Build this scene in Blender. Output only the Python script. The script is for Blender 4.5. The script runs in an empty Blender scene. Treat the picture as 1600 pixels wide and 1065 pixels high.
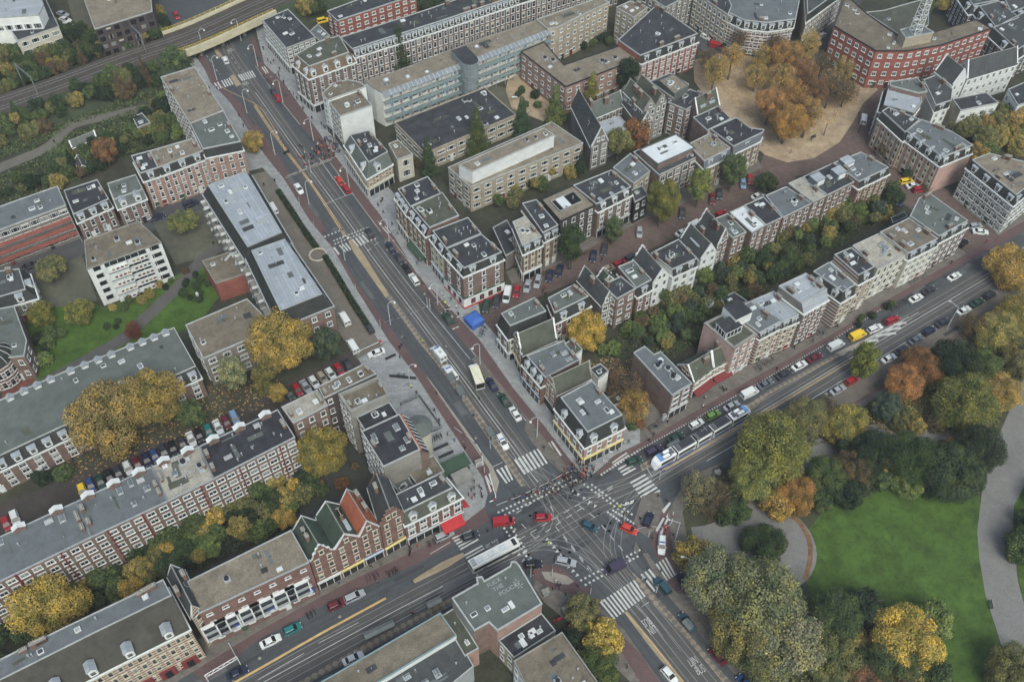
import bpy,bmesh,math,random
from math import radians,sin,cos,pi,sqrt,atan2
from mathutils import Vector,Matrix
random.seed(11)
SC=bpy.context.scene
COL=SC.collection
H=200.0
PITCH,ROLL,FPX=radians(51.3),radians(0.76),1556.0
cam_d=bpy.data.cameras.new('camera');cam=bpy.data.objects.new('camera',cam_d);COL.objects.link(cam)
cam_d.sensor_width=36.0;cam_d.lens=36.0*FPX/1600.0
cam_d.clip_start=1.0;cam_d.clip_end=3000.0
_r=Vector((1,0,0));_f=Vector((0,cos(PITCH),-sin(PITCH)));_u=Vector((0,sin(PITCH),cos(PITCH)))
CR=cos(ROLL)*_r+sin(ROLL)*_u;CU=-sin(ROLL)*_r+cos(ROLL)*_u;CF=_f
m=Matrix((CR,CU,-CF)).transposed().to_4x4();m.translation=Vector((0,0,H))
cam.matrix_world=m
SC.camera=cam
w=bpy.data.worlds.new('World');SC.world=w;w.use_nodes=True
nt=w.node_tree;bg=nt.nodes['Background']
sky=nt.nodes.new('ShaderNodeTexSky');sky.sky_type='NISHITA';sky.sun_disc=False
SUN_EL,SUN_AZ=radians(52),radians(160)
sky.sun_elevation=SUN_EL;sky.sun_rotation=SUN_AZ
sky.air_density=1.0;sky.dust_density=5.0;sky.ozone_density=1.6
nt.links.new(sky.outputs[0],bg.inputs[0]);bg.inputs[1].default_value=0.14
sd=bpy.data.lights.new('sun','SUN');sd.energy=1.35;sd.angle=radians(25);sd.color=(1,.985,.96)
so=bpy.data.objects.new('sun',sd);COL.objects.link(so)
sv=Vector((sin(SUN_AZ)*cos(SUN_EL),cos(SUN_AZ)*cos(SUN_EL),sin(SUN_EL)))
so.rotation_euler=sv.to_track_quat('Z','Y').to_euler();so.location=(0,200,300)
SC.view_settings.view_transform='Standard';SC.view_settings.look='None'
SC.view_settings.gamma=1.0;SC.view_settings.exposure=0.43
SC.cycles.max_bounces=5;SC.cycles.diffuse_bounces=3;SC.cycles.transparent_max_bounces=8
def G(x,y,z=0.0):
 d=CF*FPX+CR*(x-800)-CU*(y-532.5)
 k=(z-H)/d.z
 return Vector((d.x*k,d.y*k))
def PX(s):
 return[tuple(float(v)for v in q.split(','))for q in s.split()]
def GP(s,z=0.0):
 return[G(x,y,z)for x,y in(PX(s)if isinstance(s,str)else s)]
def s2l(c,sat=1.0):
 g=.3*c[0]+.59*c[1]+.11*c[2];c=[g+(v-g)*sat for v in c];c=[c[0]*.972,c[1]*1.004,c[2]*.985]
 return tuple(((v/255.0)/12.92 if v/255.0<=.04045 else((v/255.0+.055)/1.055)**2.4)for v in c)
MATS={}
def newmat(name):
 mt=bpy.data.materials.new(name);mt.use_nodes=True;n=mt.node_tree
 b=n.nodes['Principled BSDF'];b.inputs['Roughness'].default_value=.85
 b.inputs['Specular IOR Level'].default_value=.3
 return mt,n,b
def nd(n,t,**k):
 q=n.nodes.new(t)
 for a,v in k.items():
  if a.startswith('i_'):q.inputs[a[2:].replace('_',' ')].default_value=v
  else:setattr(q,a,v)
 return q
def mixc(n,fac,a,b,mode='MIX'):
 q=nd(n,'ShaderNodeMix',data_type='RGBA',blend_type=mode)
 for k,v in((0,fac),(6,a),(7,b)):
  if hasattr(v,'links')or isinstance(v,bpy.types.NodeSocket):n.links.new(v,q.inputs[k])
  else:q.inputs[k].default_value=(*v,1)if isinstance(v,tuple)and len(v)==3 else v
 return q.outputs[2]
def ramp(n,fac,pts):
 q=nd(n,'ShaderNodeValToRGB');n.links.new(fac,q.inputs[0]);e=q.color_ramp.elements
 while len(e)<len(pts):e.new(.5)
 for k,(p,c)in enumerate(pts):e[k].position=p;e[k].color=(*c,1)if len(c)==3 else c
 return q.outputs[0]
def mul(c,k):return tuple(min(1.0,v*k)for v in c)
def mat(name,rgb,var=.25,scale=1.5,rough=.85,fine=6.0,kind='noise',spec=.3,c2=None,period=1.0,metal=0.0,bump=0.0,sat=.8):
 """rgb in sRGB 0..255 of the bare material; var = how far its patches differ"""
 if name in MATS:return MATS[name]
 mt,n,b=newmat(name);c=s2l(rgb,sat)
 tc=nd(n,'ShaderNodeTexCoord');L=n.links
 no=nd(n,'ShaderNodeTexNoise',i_Scale=scale*.12,i_Detail=6.0,i_Roughness=.65);L.new(tc.outputs['Object'],no.inputs['Vector'])
 nf=nd(n,'ShaderNodeTexNoise',i_Scale=fine,i_Detail=2.0);L.new(tc.outputs['Object'],nf.inputs['Vector'])
 r1=ramp(n,no.outputs[0],[(.3,mul(c,1-var)),(.7,mul(c,1+var))])
 r2=ramp(n,nf.outputs[0],[(.3,(.72,.72,.72)),(.7,(1.25,1.25,1.25))])
 out=mixc(n,.8 if kind=='gravel' else.45,r1,r2,'MULTIPLY')
 n3=nd(n,'ShaderNodeTexNoise',i_Scale=.55,i_Detail=5.0,i_Roughness=.7,i_Distortion=.6);L.new(tc.outputs['Object'],n3.inputs['Vector'])
 out=mixc(n,.8,out,ramp(n,n3.outputs[0],[(.36,(1-var*.9,)*3),(.5,(1,1,1)),(.66,(1+var*.7,)*3)]),'MULTIPLY')
 if kind in('seam','seamx'):
  br=nd(n,'ShaderNodeTexBrick',i_Scale=1.0,i_Mortar_Size=.035,i_Brick_Width=9.0,i_Row_Height=period)
  if kind=='seamx':
   mp=nd(n,'ShaderNodeMapping');mp.inputs['Rotation'].default_value[2]=pi/2;L.new(tc.outputs['Object'],mp.inputs[0]);L.new(mp.outputs[0],br.inputs['Vector'])
  else:L.new(tc.outputs['Object'],br.inputs['Vector'])
  k=1.0
  br.inputs['Color1'].default_value=(1,1,1,1);br.inputs['Color2'].default_value=(.82,.82,.82,1)
  br.inputs['Mortar'].default_value=(*([.55]*3 if c2 is None else mul(s2l(c2,sat),1/max(c))),1)
  out=mixc(n,1.0,out,br.outputs[0],'MULTIPLY')
 if kind in('band',):
  sx=nd(n,'ShaderNodeSeparateXYZ');L.new(tc.outputs['Object'],sx.inputs[0])
  mm=nd(n,'ShaderNodeMath',operation='MODULO');mm.inputs[1].default_value=period;L.new(sx.outputs[2],mm.inputs[0])
  g=nd(n,'ShaderNodeMath',operation='GREATER_THAN');g.inputs[1].default_value=period*.6;L.new(mm.outputs[0],g.inputs[0])
  out=mixc(n,g.outputs[0],out,s2l(c2,sat))
 if kind in('brick','pave'):
  br=nd(n,'ShaderNodeTexBrick',i_Scale=1.0,i_Mortar_Size=.02,i_Brick_Width=(.9 if kind=='brick' else 1.2),i_Row_Height=(.3 if kind=='brick' else.6))
  br.inputs['Color1'].default_value=(1.12,1.12,1.12,1);br.inputs['Color2'].default_value=(.86,.86,.86,1);br.inputs['Mortar'].default_value=(.8,.8,.8,1)
  mp=nd(n,'ShaderNodeMapping')
  if kind=='brick':mp.inputs['Rotation'].default_value[0]=pi/2
  L.new(tc.outputs['Object'],mp.inputs[0]);L.new(mp.outputs[0],br.inputs['Vector'])
  out=mixc(n,1.0,out,br.outputs[0],'MULTIPLY')
 if kind=='check':
  ck=nd(n,'ShaderNodeTexChecker',i_Scale=1/1.1)
  mp=nd(n,'ShaderNodeMapping');mp.inputs['Rotation'].default_value[2]=radians(13);L.new(tc.outputs['Object'],mp.inputs[0]);L.new(mp.outputs[0],ck.inputs['Vector'])
  out=mixc(n,ck.outputs['Fac'],out,s2l(c2,sat))
 L.new(out,b.inputs['Base Color'])
 b.inputs['Roughness'].default_value=rough;b.inputs['Specular IOR Level'].default_value=spec;b.inputs['Metallic'].default_value=metal
 if kind=='gravel' or bump:
  bp=nd(n,'ShaderNodeBump',i_Strength=.5,i_Distance=.05);L.new(nf.outputs[0],bp.inputs['Height']);L.new(bp.outputs[0],b.inputs['Normal'])
 MATS[name]=mt;return mt
def objmat(name,rough=.35,spec=.5,coat=0.0,var=0.0):
 """material whose paint is the object's own colour"""
 if name in MATS:return MATS[name]
 mt,n,b=newmat(name);oi=nd(n,'ShaderNodeObjectInfo');col=oi.outputs['Color']
 if var:
  tc=nd(n,'ShaderNodeTexCoord');no=nd(n,'ShaderNodeTexNoise',i_Scale=2.0,i_Detail=3.0);n.links.new(tc.outputs['Object'],no.inputs['Vector'])
  col=mixc(n,1.0,col,ramp(n,no.outputs[0],[(.3,(1-var,)*3),(.7,(1+var,)*3)]),'MULTIPLY')
 n.links.new(col,b.inputs['Base Color'])
 b.inputs['Roughness'].default_value=rough;b.inputs['Specular IOR Level'].default_value=spec;b.inputs['Coat Weight'].default_value=coat
 MATS[name]=mt;return mt
def flat(name,rgb,rough=.6,spec=.4,metal=0.0):
 return mat(name,rgb,var=.1,scale=4,rough=rough,spec=spec,metal=metal)
M=dict(white=mat('white_paint',(204,207,207),.1,3,.6),cream=mat('cream_plaster',(182,176,158),.12,3),offwhite=mat('white_plaster',(216,219,216),.1,2),dark=mat('dark_paint',(42,44,48),.2,3,.5),glass=mat('window_glass',(30,34,40),.3,8,.12,spec=.7),glass2=mat('window_curtain',(128,130,130),.25,9,.3,spec=.6),glass3=mat('window_blind',(66,70,76),.3,9,.2,spec=.6),edge=mat('roof_edge_metal',(156,160,160),.15,3),steel=mat('pale_steel',(150,155,160),.1,3,.45),brick=mat('brown_brick',(120,98,90),.22,2.5,kind='brick'),brickd=mat('dark_brick',(78,68,66),.2,2.5,kind='brick'),brickr=mat('red_brown_brick',(120,88,80),.2,2.5,kind='brick'),bricko=mat('orange_red_brick',(152,84,72),.16,2,kind='brick'),brickp=mat('pinkish_brick',(158,124,112),.16,2,kind='brick'),brickg=mat('grey_brick',(120,114,108),.2,2,kind='brick'),beige=mat('beige_brick',(158,146,126),.15,2,kind='brick'),pink=mat('pink_plaster',(176,142,134),.2,2),cement=mat('grey_cement',(132,130,124),.2,2),slatewall=mat('blue_grey_boards',(96,104,114),.12,2),striped=mat('brick_with_white_courses',(118,84,78),.15,2,kind='band',c2=(198,192,182),period=1.15),stripew=mat('pale_brick_with_dark_courses',(196,192,180),.1,2,kind='band',c2=(92,76,72),period=1.15),stripec=mat('brick_with_cream_courses',(134,96,84),.1,2,kind='band',c2=(186,178,160),period=.95),gravel=mat('roof_gravel',(120,110,94),.22,2.2,fine=3.2,kind='gravel'),gravelb=mat('brown_roof_gravel',(106,97,82),.25,2.2,fine=3.2,kind='gravel'),gravell=mat('pale_roof_gravel',(150,145,134),.24,2.4,fine=3.2,kind='gravel'),bit=mat('dark_bitumen',(56,60,65),.3,2.2,kind='seam',period=1.3),bitx=mat('black_bitumen',(50,52,58),.35,2.2,kind='seamx',period=1.3),green=mat('green_grey_roofing',(86,94,90),.16,2.2),grey=mat('grey_roofing',(92,99,103),.16,2.2),mossd=mat('dark_mossy_roofing',(64,63,55),.25,3),moss=mat('mossy_roofing',(74,78,66),.25,3),bitstripe=mat('ribbed_black_roofing',(52,54,60),.2,2,kind='seam',period=1.9,c2=(112,112,116)),zinc=mat('zinc_sheet',(156,163,172),.1,2,.5,kind='seam',period=.9),zincx=mat('zinc_sheet_across',(150,158,168),.1,2,.5,kind='seamx',period=.9),whiteroof=mat('white_roofing',(192,197,202),.08,2),slate=mat('slate_tiles',(70,74,76),.2,3,kind='seamx',period=.45),slated=mat('dark_mansard_slate',(46,50,48),.3,3),tile=mat('orange_roof_tiles',(180,92,62),.2,3,kind='seamx',period=.4),tileg=mat('mossy_green_tiles',(62,80,66),.22,3,kind='seamx',period=.4),tileb=mat('brown_roof_tiles',(112,92,72),.2,3,kind='seamx',period=.4),glassroof=mat('roof_glazing',(120,128,134),.2,5,.15,spec=.8),red=mat('red_cloth',(188,40,44),.1,3),dred=mat('dark_red_cloth',(122,44,46),.1,3),yellow=mat('yellow_sign',(214,184,40),.1,3),blue=mat('blue_sign',(48,76,142),.1,3),lblue=mat('pale_blue_sign',(128,158,200),.1,3),teal=mat('teal_paint',(112,140,146),.1,3),dgreen=mat('green_cloth',(54,80,62),.12,3),wood=mat('timber',(150,122,86),.2,3),chim=mat('chimney_brick',(116,88,76),.2,4),pot=mat('clay_pot',(168,160,148),.2,4),rubber=mat('tyre_rubber',(26,26,28),.1,4),black=mat('black_plastic',(26,27,30),.2,4,.4),)
class MB:
 def __init__(s):s.v=[];s.f=[];s.m=[];s.ms=[]
 def mi(s,m):
  if m not in s.ms:s.ms.append(m)
  return s.ms.index(m)
 def face(s,pts,m):
  k=len(s.v);s.v+=[tuple(p)for p in pts];s.f.append(list(range(k,k+len(pts))));s.m.append(s.mi(m))
 def prism(s,pts,z0,z1,m,top=None,bottom=False):
  n=len(pts)
  for i in range(n):
   a,b=pts[i],pts[(i+1)%n]
   s.face([(b[0],b[1],z0),(a[0],a[1],z0),(a[0],a[1],z1),(b[0],b[1],z1)],m)
  s.face([(p[0],p[1],z1)for p in reversed(pts)],top or m)
  if bottom:s.face([(p[0],p[1],z0)for p in pts],m)
 def box(s,c,d,m,rz=0.0,top=None):
  x,y=d[0]/2,d[1]/2;cs,sn=cos(rz),sin(rz)
  P=[(c[0]+cs*a-sn*b,c[1]+sn*a+cs*b)for a,b in((-x,y),(x,y),(x,-y),(-x,-y))]
  s.prism(P,c[2],c[2]+d[2],m,top,True)
 def loft(s,rings,m,caps=True,closed=True):
  k=len(s.v);n=len(rings[0]);mi=s.mi(m)
  for r in rings:s.v+=[tuple(p)for p in r]
  for i in range(len(rings)-1):
   for j in range(n if closed else n-1):
    a=k+i*n+j;b=k+i*n+(j+1)%n
    s.f.append([a,b,b+n,a+n]);s.m.append(mi)
  if caps:
   s.f.append([k+j for j in reversed(range(n))]);s.m.append(mi)
   s.f.append([k+(len(rings)-1)*n+j for j in range(n)]);s.m.append(mi)
 def tube(s,pts,rs,m,n=6):
  rings=[]
  for i,p in enumerate(pts):
   p=Vector(p);a=Vector(pts[max(0,i-1)]);b=Vector(pts[min(len(pts)-1,i+1)]);d=(b-a).normalized()
   u=d.cross(Vector((0,0,1))if abs(d.z)<.9 else Vector((1,0,0))).normalized();v=d.cross(u)
   r=rs[i]if isinstance(rs,(list,tuple))else rs
   rings.append([p+u*(r*cos(2*pi*j/n))+v*(r*sin(2*pi*j/n))for j in range(n)])
  s.loft(rings,m)
 def mesh(s,name,smooth=False):
  me=bpy.data.meshes.new(name);me.from_pydata(s.v,[],s.f)
  for q in s.ms:me.materials.append(q)
  me.polygons.foreach_set('material_index',s.m)
  if smooth:me.polygons.foreach_set('use_smooth',[True]*len(s.f))
  bm=bmesh.new();bm.from_mesh(me)
  if smooth:bmesh.ops.remove_doubles(bm,verts=bm.verts,dist=1e-4)
  bmesh.ops.recalc_face_normals(bm,faces=bm.faces);bm.to_mesh(me);bm.free()
  me.update();return me
def link(name,me,parent=None,loc=None,rz=None):
 o=bpy.data.objects.new(name,me);COL.objects.link(o)
 if parent:o.parent=parent
 if loc is not None:o.location=loc
 if rz is not None:o.rotation_euler[2]=rz
 return o
def put(name,mb,parent=None,smooth=False,**k):return link(name,mb.mesh(name,smooth),parent,**k)
def tag(o,label=None,cat=None,group=None,kind=None):
 if label:o['label']=label
 if cat:o['category']=cat
 if group:o['group']=group
 if kind:o['kind']=kind
 return o
def root(name,loc,rz,label,cat,group=None):
 o=bpy.data.objects.new(name,None);COL.objects.link(o);o.location=(loc[0],loc[1],loc[2]if len(loc)>2 else 0);o.rotation_euler[2]=rz
 o.empty_display_size=.5
 return tag(o,label,cat,group)
def copy_tree(o,parent=None):
 c=o.copy();COL.objects.link(c);c.parent=parent
 for ch in KIDS.get(o.name,[]):copy_tree(ch,c)
 return c
KIDS={}
def proto_done(o):
 """remember a prototype's children so that copies can be made quickly"""
 for q in[o]+list(o.children_recursive):KIDS[q.name]=list(q.children)
ORD='first second third fourth fifth sixth seventh eighth ninth tenth eleventh twelfth thirteenth fourteenth fifteenth sixteenth seventeenth eighteenth nineteenth twentieth'.split()
ORD+=['twenty-'+q for q in ORD[:9]]+['thirtieth']+['thirty-'+q for q in ORD[:9]]+['fortieth']+['forty-'+q for q in ORD[:9]]
def centroid(ps):return sum((Vector(p[:2])for p in ps),Vector((0,0)))/len(ps)
GM=dict(soil=mat('garden_soil',(58,60,46),.35,1.2,fine=2),asphalt=mat('asphalt',(69,74,79),.14,.8,fine=3,bump=1),asphalt2=mat('side_street_asphalt',(72,73,76),.16,.8,fine=3),redpath=mat('red_brown_cycle_asphalt',(94,72,72),.14,.8,fine=3),palepave=mat('pale_concrete_paving',(136,138,140),.12,1.6,kind='pave',fine=2),brownpave=mat('brown_grey_paving',(104,98,92),.16,1.2,kind='pave',fine=2),redbrick=mat('street_brick',(98,80,74),.16,1.2,kind='pave',fine=2),yard=mat('courtyard_paving',(86,87,72),.22,1.2,fine=2),track=mat('tram_bed_paving',(79,78,77),.14,1,fine=3),kerb=mat('kerb_stone',(140,134,122),.12,2),tan=mat('tan_median',(150,132,104),.14,2),check=mat('chequered_median',(136,122,104),.1,2,kind='check',c2=(98,94,90)),grass=mat('lawn_grass',(60,88,26),.36,1.6,fine=2.2,sat=.85),park=mat('park_floor',(62,66,44),.3,1.6,fine=1.6),sand=mat('sandy_gravel',(158,136,108),.26,2,fine=2.5),greyp=mat('park_path_asphalt',(114,113,111),.14,.8,fine=2.5),leafy=mat('leaf_litter',(118,86,58),.3,2,fine=1.5),ballast=mat('rail_ballast',(72,66,58),.22,2,fine=3,kind='gravel'),bank=mat('embankment_grass',(50,62,40),.3,1.5,fine=1.5),line=mat('road_paint',(182,183,180),.12,3,.6),yline=mat('yellow_kerb_paint',(196,158,96),.15,3),rail=mat('worn_steel_rail',(138,140,142),.1,3,.35,spec=.6),)
def structure(name,mb):return tag(put(name,mb),kind='structure')
def sheet(name,pts,z,m,kind='structure'):
 P=GP(pts)if isinstance(pts,str)else pts
 b=MB();b.face([(p[0],p[1],0)for p in P],m);o=put(name,b)
 if o.data.polygons[0].normal.z<0:o.data.flip_normals()
 o.location.z=z;return tag(o,kind=kind)
def slab(name,pts,z,m,side=None,h=.12):
 P=GP(pts)if isinstance(pts,str)else pts
 A=sum(P[i][0]*P[(i+1)%len(P)][1]-P[(i+1)%len(P)][0]*P[i][1]for i in range(len(P)))
 if A>0:P=P[::-1]
 b=MB();b.prism(P,-.05,h,side or GM['kerb'],m);o=put(name,b);o.location.z=z;return tag(o,kind='structure')
def smooth_line(P,n=6):
 """Catmull-Rom through the points"""
 P=[Vector(p)for p in P];Q=[P[0]*2-P[1]]+P+[P[-1]*2-P[-2]];out=[]
 for i in range(1,len(Q)-2):
  a,b,c,d=Q[i-1:i+3]
  for k in range(n):
   t=k/n;out.append(.5*((2*b)+(c-a)*t+(2*a-5*b+4*c-d)*t*t+(3*b-a-3*c+d)*t**3))
 out.append(P[-1]);return out
def offset(P,d):
 out=[]
 for i,p in enumerate(P):
  a=P[max(0,i-1)];b=P[min(len(P)-1,i+1)];t=(b-a).normalized();out.append(p+Vector((t.y,-t.x))*d)
 return out
def stripf(b,P,wd,m,z=0.0,off=0.0,dash=None):
 L=offset(P,off-wd/2);R=offset(P,off+wd/2);acc=0;last=None
 if dash is None:
  for i in range(len(P)-1):b.face([(L[i].x,L[i].y,z),(L[i+1].x,L[i+1].y,z),(R[i+1].x,R[i+1].y,z),(R[i].x,R[i].y,z)],m)
 else:
  on,gap=dash;P2=resample(P,.5);L=offset(P2,off-wd/2);R=offset(P2,off+wd/2);k=0
  while k*.5<.5*(len(P2)-1):
   e=min(len(P2)-1,k+int(on/.5))
   b.face([(L[k].x,L[k].y,z),(L[e].x,L[e].y,z),(R[e].x,R[e].y,z),(R[k].x,R[k].y,z)],m);k=e+max(1,int(gap/.5))
def resample(P,st):
 out=[P[0].copy()];acc=0.0
 for i in range(len(P)-1):
  a,b=P[i],P[i+1];l=(b-a).length;t=st-acc
  while t<=l:out.append(a+(b-a)*(t/l));t+=st
  acc=l-(t-st)
 return out
def strip(name,pts,wd,z,m,smooth=True,kind='structure'):
 P=GP(pts)if isinstance(pts,str)else pts
 if smooth and len(P)>2:P=smooth_line(P)
 b=MB();stripf(b,P,wd,m);o=put(name,b);o.location.z=z;return tag(o,kind=kind)
bg_=MB();bg_.face([(-1500,-700,0),(1500,-700,0),(1500,2600,0),(-1500,2600,0)],GM['soil']);o=structure('ground',bg_);o.location.z=-.03
sheet('park_ground','1085,745 1180,712 1290,672 1405,600 1500,545 1600,475 1760,380 1900,700 1800,1300 1250,1160 1190,1060 1120,975 1075,900 1055,850',-.02,GM['park'])
sheet('road','190,-80 330,-80 372,0 398,58 413,100 445,132 500,210 529,251 596,339 650,426 707,486 750,532 800,602 895,724 935,742 1050,790 1050,850 1080,930 1128,1000 1195,1065 1240,1130 1000,1130 1010,1065 972,1003 905,925 850,880 760,850 745,800 750,775 692,655 607,534 550,443 484,347 440,282 387,204 340,142 302,72 270,40',0.0,GM['asphalt'])
sheet('road','900,745 960,708 1000,690 1100,632 1156,600 1300,520 1380,470 1600,343 1760,250 1780,350 1600,472 1490,540 1405,600 1290,672 1180,715 1090,745 1060,790 1000,850 900,845',.004,GM['asphalt'])
sheet('road','770,800 715,824 683,842 650,859 550,905 500,932 400,987 300,1049 200,1110 330,1160 560,1040 700,965 770,930 860,905 900,840 860,790',.008,GM['asphalt'])
sheet('side_street','750,497 800,441 875,409 1010,339 1132,289 1200,255 1235,262 1245,282 1200,302 1142,330 1070,364 1000,397 905,437 800,482 775,522',.004,GM['redbrick'])
strip('side_street','1190,252 1235,262 1290,246 1325,216 1345,180 1365,154 1400,140',7.5,.012,GM['redbrick'])
strip('side_street','1340,205 1375,245 1420,290 1480,330 1545,382',15,.008,GM['redbrick'])
strip('side_street','1345,-40 1310,15 1265,70 1230,100',11,.008,GM['asphalt2'])
strip('side_street','1000,5 1060,30 1110,68 1180,88 1230,95',10,.012,GM['asphalt2'])
sheet('square','1083,95 1120,84 1200,80 1262,76 1325,108 1372,140 1350,160 1332,192 1312,222 1272,247 1230,254 1195,242 1150,205 1112,165 1085,128',.02,GM['sand'])
strip('side_street','-30,440 0,428 120,382 240,342 325,318',9,0,GM['asphalt2'])
strip('service_road','405,270 420,300 470,375 520,455 575,535 606,575',9.5,.004,mat('service_road_paving',(104,98,88),.18,1,fine=2))
strip('side_street','-60,850 0,812 150,748 350,668 460,612 560,560 600,545',7,0,mat('parking_street',(66,60,56),.2,1.2))
sheet('courtyard','35,437 128,398 152,470 105,478 60,484',.004,GM['yard'])
sheet('courtyard','240,352 330,322 352,392 275,414',.004,GM['yard'])
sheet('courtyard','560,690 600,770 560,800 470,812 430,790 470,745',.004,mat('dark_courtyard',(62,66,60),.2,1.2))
sheet('lawn','50,600 58,560 46,528 38,446 104,424 128,466 165,482 272,432 300,418 322,392 345,400 345,460 305,512 205,540 130,574',.0,GM['grass'])
strip('path','345,385 322,400 275,451 217,506 187,532 100,582 40,612',3.6,.008,mat('garden_path',(84,82,80),.15,1.2))
sheet('forecourt','8,592 46,566 60,612 0,636',.004,mat('red_forecourt',(120,66,56),.15,1.2,kind='pave'))
strip('path','-40,282 0,262 75,230 112,196 175,180 260,163',4,.004,mat('pinkish_path',(100,96,88),.12,1.2))
sheet('yard','95,-60 135,-60 152,55 122,58 105,0',.004,GM['yard'])
sheet('yard','800,100 830,120 870,160 850,190 800,170 790,140',.004,GM['sand'])
sheet('yard','600,160 760,130 800,140 830,200 700,250 640,235',-.004,GM['yard'])
grass='1258,900 1262,860 1262,828 1285,800 1335,772 1420,762 1500,766 1532,775 1530,850 1540,925 1560,1000 1575,1065 1590,1120 1480,1110 1400,1050 1320,985 1275,950'
sheet('lawn',grass,-.01,GM['grass'])
sheet('lawn','1582,770 1600,764 1900,700 1900,1150 1640,1150 1592,900 1583,830',-.012,GM['grass'])
sheet('lawn','1410,640 1450,615 1500,650 1480,680 1420,672',-.008,mat('leafy_lawn',(84,90,46),.2,1.6,fine=1.6))
sheet('path','1527,830 1534,770 1556,690 1600,590 1680,520 1700,700 1600,760 1584,790 1583,830 1590,905 1620,1020 1650,1130 1600,1130 1575,1040 1540,930 1530,870',-.004,GM['greyp'])
strip('path','1085,842 1110,838 1150,824 1180,800',6,-.006,GM['greyp'])
q_=G(1203,853);sheet('path',[q_+Vector((10.2*cos(-k*pi/18),10.6*sin(-k*pi/18)))for k in range(36)],-.0045,GM['greyp'])
strip('path','1150,830 1180,785 1215,745 1265,712 1330,685 1380,678 1450,680 1550,722',6,-.002,GM['greyp'])
strip('leaf_litter','1215,796 1245,812 1263,840 1266,870 1258,905',1.1,.002,GM['leafy'],kind='stuff')
slab('pavement','302,71 309,93 320,109 329,130 340,140 360,161 387,202 412,240 437,272 425,278 410,262 385,268 372,215 330,160 290,110 270,60 285,50',0,GM['palepave'])
slab('pavement','437,272 444,280 470,322 484,345 520,388 550,441 607,532 595,538 538,446 509,396 472,348 434,292 426,277',0,GM['palepave'])
slab('pavement','607,532 650,587 692,652 725,702 755,747 762,772 757,792 715,824 690,835 640,760 600,640 560,560 590,545',0,GM['palepave'])
slab('pavement','715,824 683,842 650,859 550,905 500,932 400,987 300,1049 200,1110 170,1070 300,1005 400,940 500,880 640,810 690,835',.002,GM['brownpave'])
slab('pavement','398,40 413,100 445,132 500,210 529,251 596,339 625,385 650,426 707,486 750,532 800,604 850,665 895,724 915,746 930,738 960,711 1000,692 1000,640 930,650 850,570 800,535 775,524 752,498 740,440 640,330 560,240 480,120 430,30',0,GM['palepave'])
slab('pavement','1000,692 1100,634 1156,602 1300,522 1380,472 1480,414 1510,396 1470,360 1300,450 1150,550 1000,640',.002,GM['brownpave'])
slab('pavement','1560,368 1600,345 1760,250 1740,220 1590,310 1555,350',.002,GM['brownpave'])
slab('pavement','800,443 875,411 1010,341 1132,291 1190,262 1180,240 1000,310 870,390 790,425',.004,GM['brownpave'])
slab('pavement','1075,745 1130,722 1090,760 1066,800 1078,860 1100,915 1140,975 1200,1040 1245,1110 1200,1100 1178,1065 1060,928 1075,925 1050,850 1043,800',.002,GM['brownpave'])
slab('pavement','908,921 975,983 1032,1065 1060,1110 1030,1130 985,1065 905,985 850,940 833,915 845,890 880,905',.002,GM['brownpave'])
slab('pavement','1165,732 1290,672 1400,604 1500,545 1600,478 1600,466 1490,534 1405,592 1290,660 1160,725',.002,GM['brownpave'])
red=lambda s,z=.014:sheet('cycle_path',s,z,GM['redpath'])
red('302,71 309,93 320,109 329,130 340,140 360,161 387,202 412,240 444,280 470,322 484,345 520,388 550,441 607,532 650,587 692,652 725,702 755,747 763,772 772,772 767,732 712,652 664,585 625,532 560,446 535,406 502,345 475,304 454,275 410,205 380,166 340,125 318,84 310,60')
red('390,60 398,58 413,100 445,132 500,210 529,251 596,339 650,426 707,486 750,532 800,604 850,665 895,724 885,740 841,675 805,630 760,572 722,532 700,504 650,441 625,406 580,345 550,300 517,254 470,195 426,140 409,116 400,103')
red('930,740 960,711 1000,692 1100,634 1156,602 1300,522 1380,472 1600,345 1600,362 1480,425 1375,485 1300,532 1200,589 1157,614 1087,654 1000,702 940,741',.018)
red('1285,661 1400,586 1480,531 1600,456 1600,467 1490,535 1405,595 1290,669',.018)
red('757,792 715,824 683,842 650,859 550,905 500,932 400,987 300,1049 320,1065 400,1002 500,947 550,925 650,881 690,860 720,842 765,812',.018)
red('833,890 850,880 880,888 905,912 930,925 905,931 880,925 850,915 835,905',.135)
red('960,985 975,996 1000,1020 1030,1065 1050,1100 1020,1100 1000,1065 972,1020',.135)
red('1033,790 1047,796 1055,850 1080,925 1126,1003 1191,1065 1230,1110 1205,1110 1171,1065 1110,1000 1060,930 1030,880 1015,845 1025,825',.018)
slab('traffic_island','1003,775 1030,768 1037,790 1026,823 1013,839 998,830 990,815',0,GM['brownpave'])
slab('traffic_island','993,845 999,856 996,866 990,858',0,GM['brownpave'])
slab('traffic_island','846,893 862,893 885,899 897,908 888,913 868,911 852,905',.02,GM['kerb'])
slab('traffic_island','737,561 755,586 775,608 812,640 822,656 820,672 832,692 862,724 884,741 892,736 841,673 805,630 760,572 745,555',0,GM['brownpave'])
slab('traffic_island','664,585 672,594 720,660 770,729 780,752 775,772 768,750 764,732 712,655',0,GM['kerb'],h=.08)
slab('traffic_island','1004,864 1012,864 1040,905 1062,930 1110,990 1178,1065 1160,1065 1122,1023 1068,958 1038,923',0,GM['brownpave'])
slab('traffic_island','988,893 1010,914 1034,941 1105,1023 1142,1065 1180,1110 1160,1110 1129,1065 1075,1000 1000,920',0,GM['check'])
slab('traffic_island','1000,727 1037,703 1100,665 1175,628 1200,610 1305,553 1310,557 1200,617 1180,636 1110,672 1042,711 1003,735',0,GM['check'])
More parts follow.
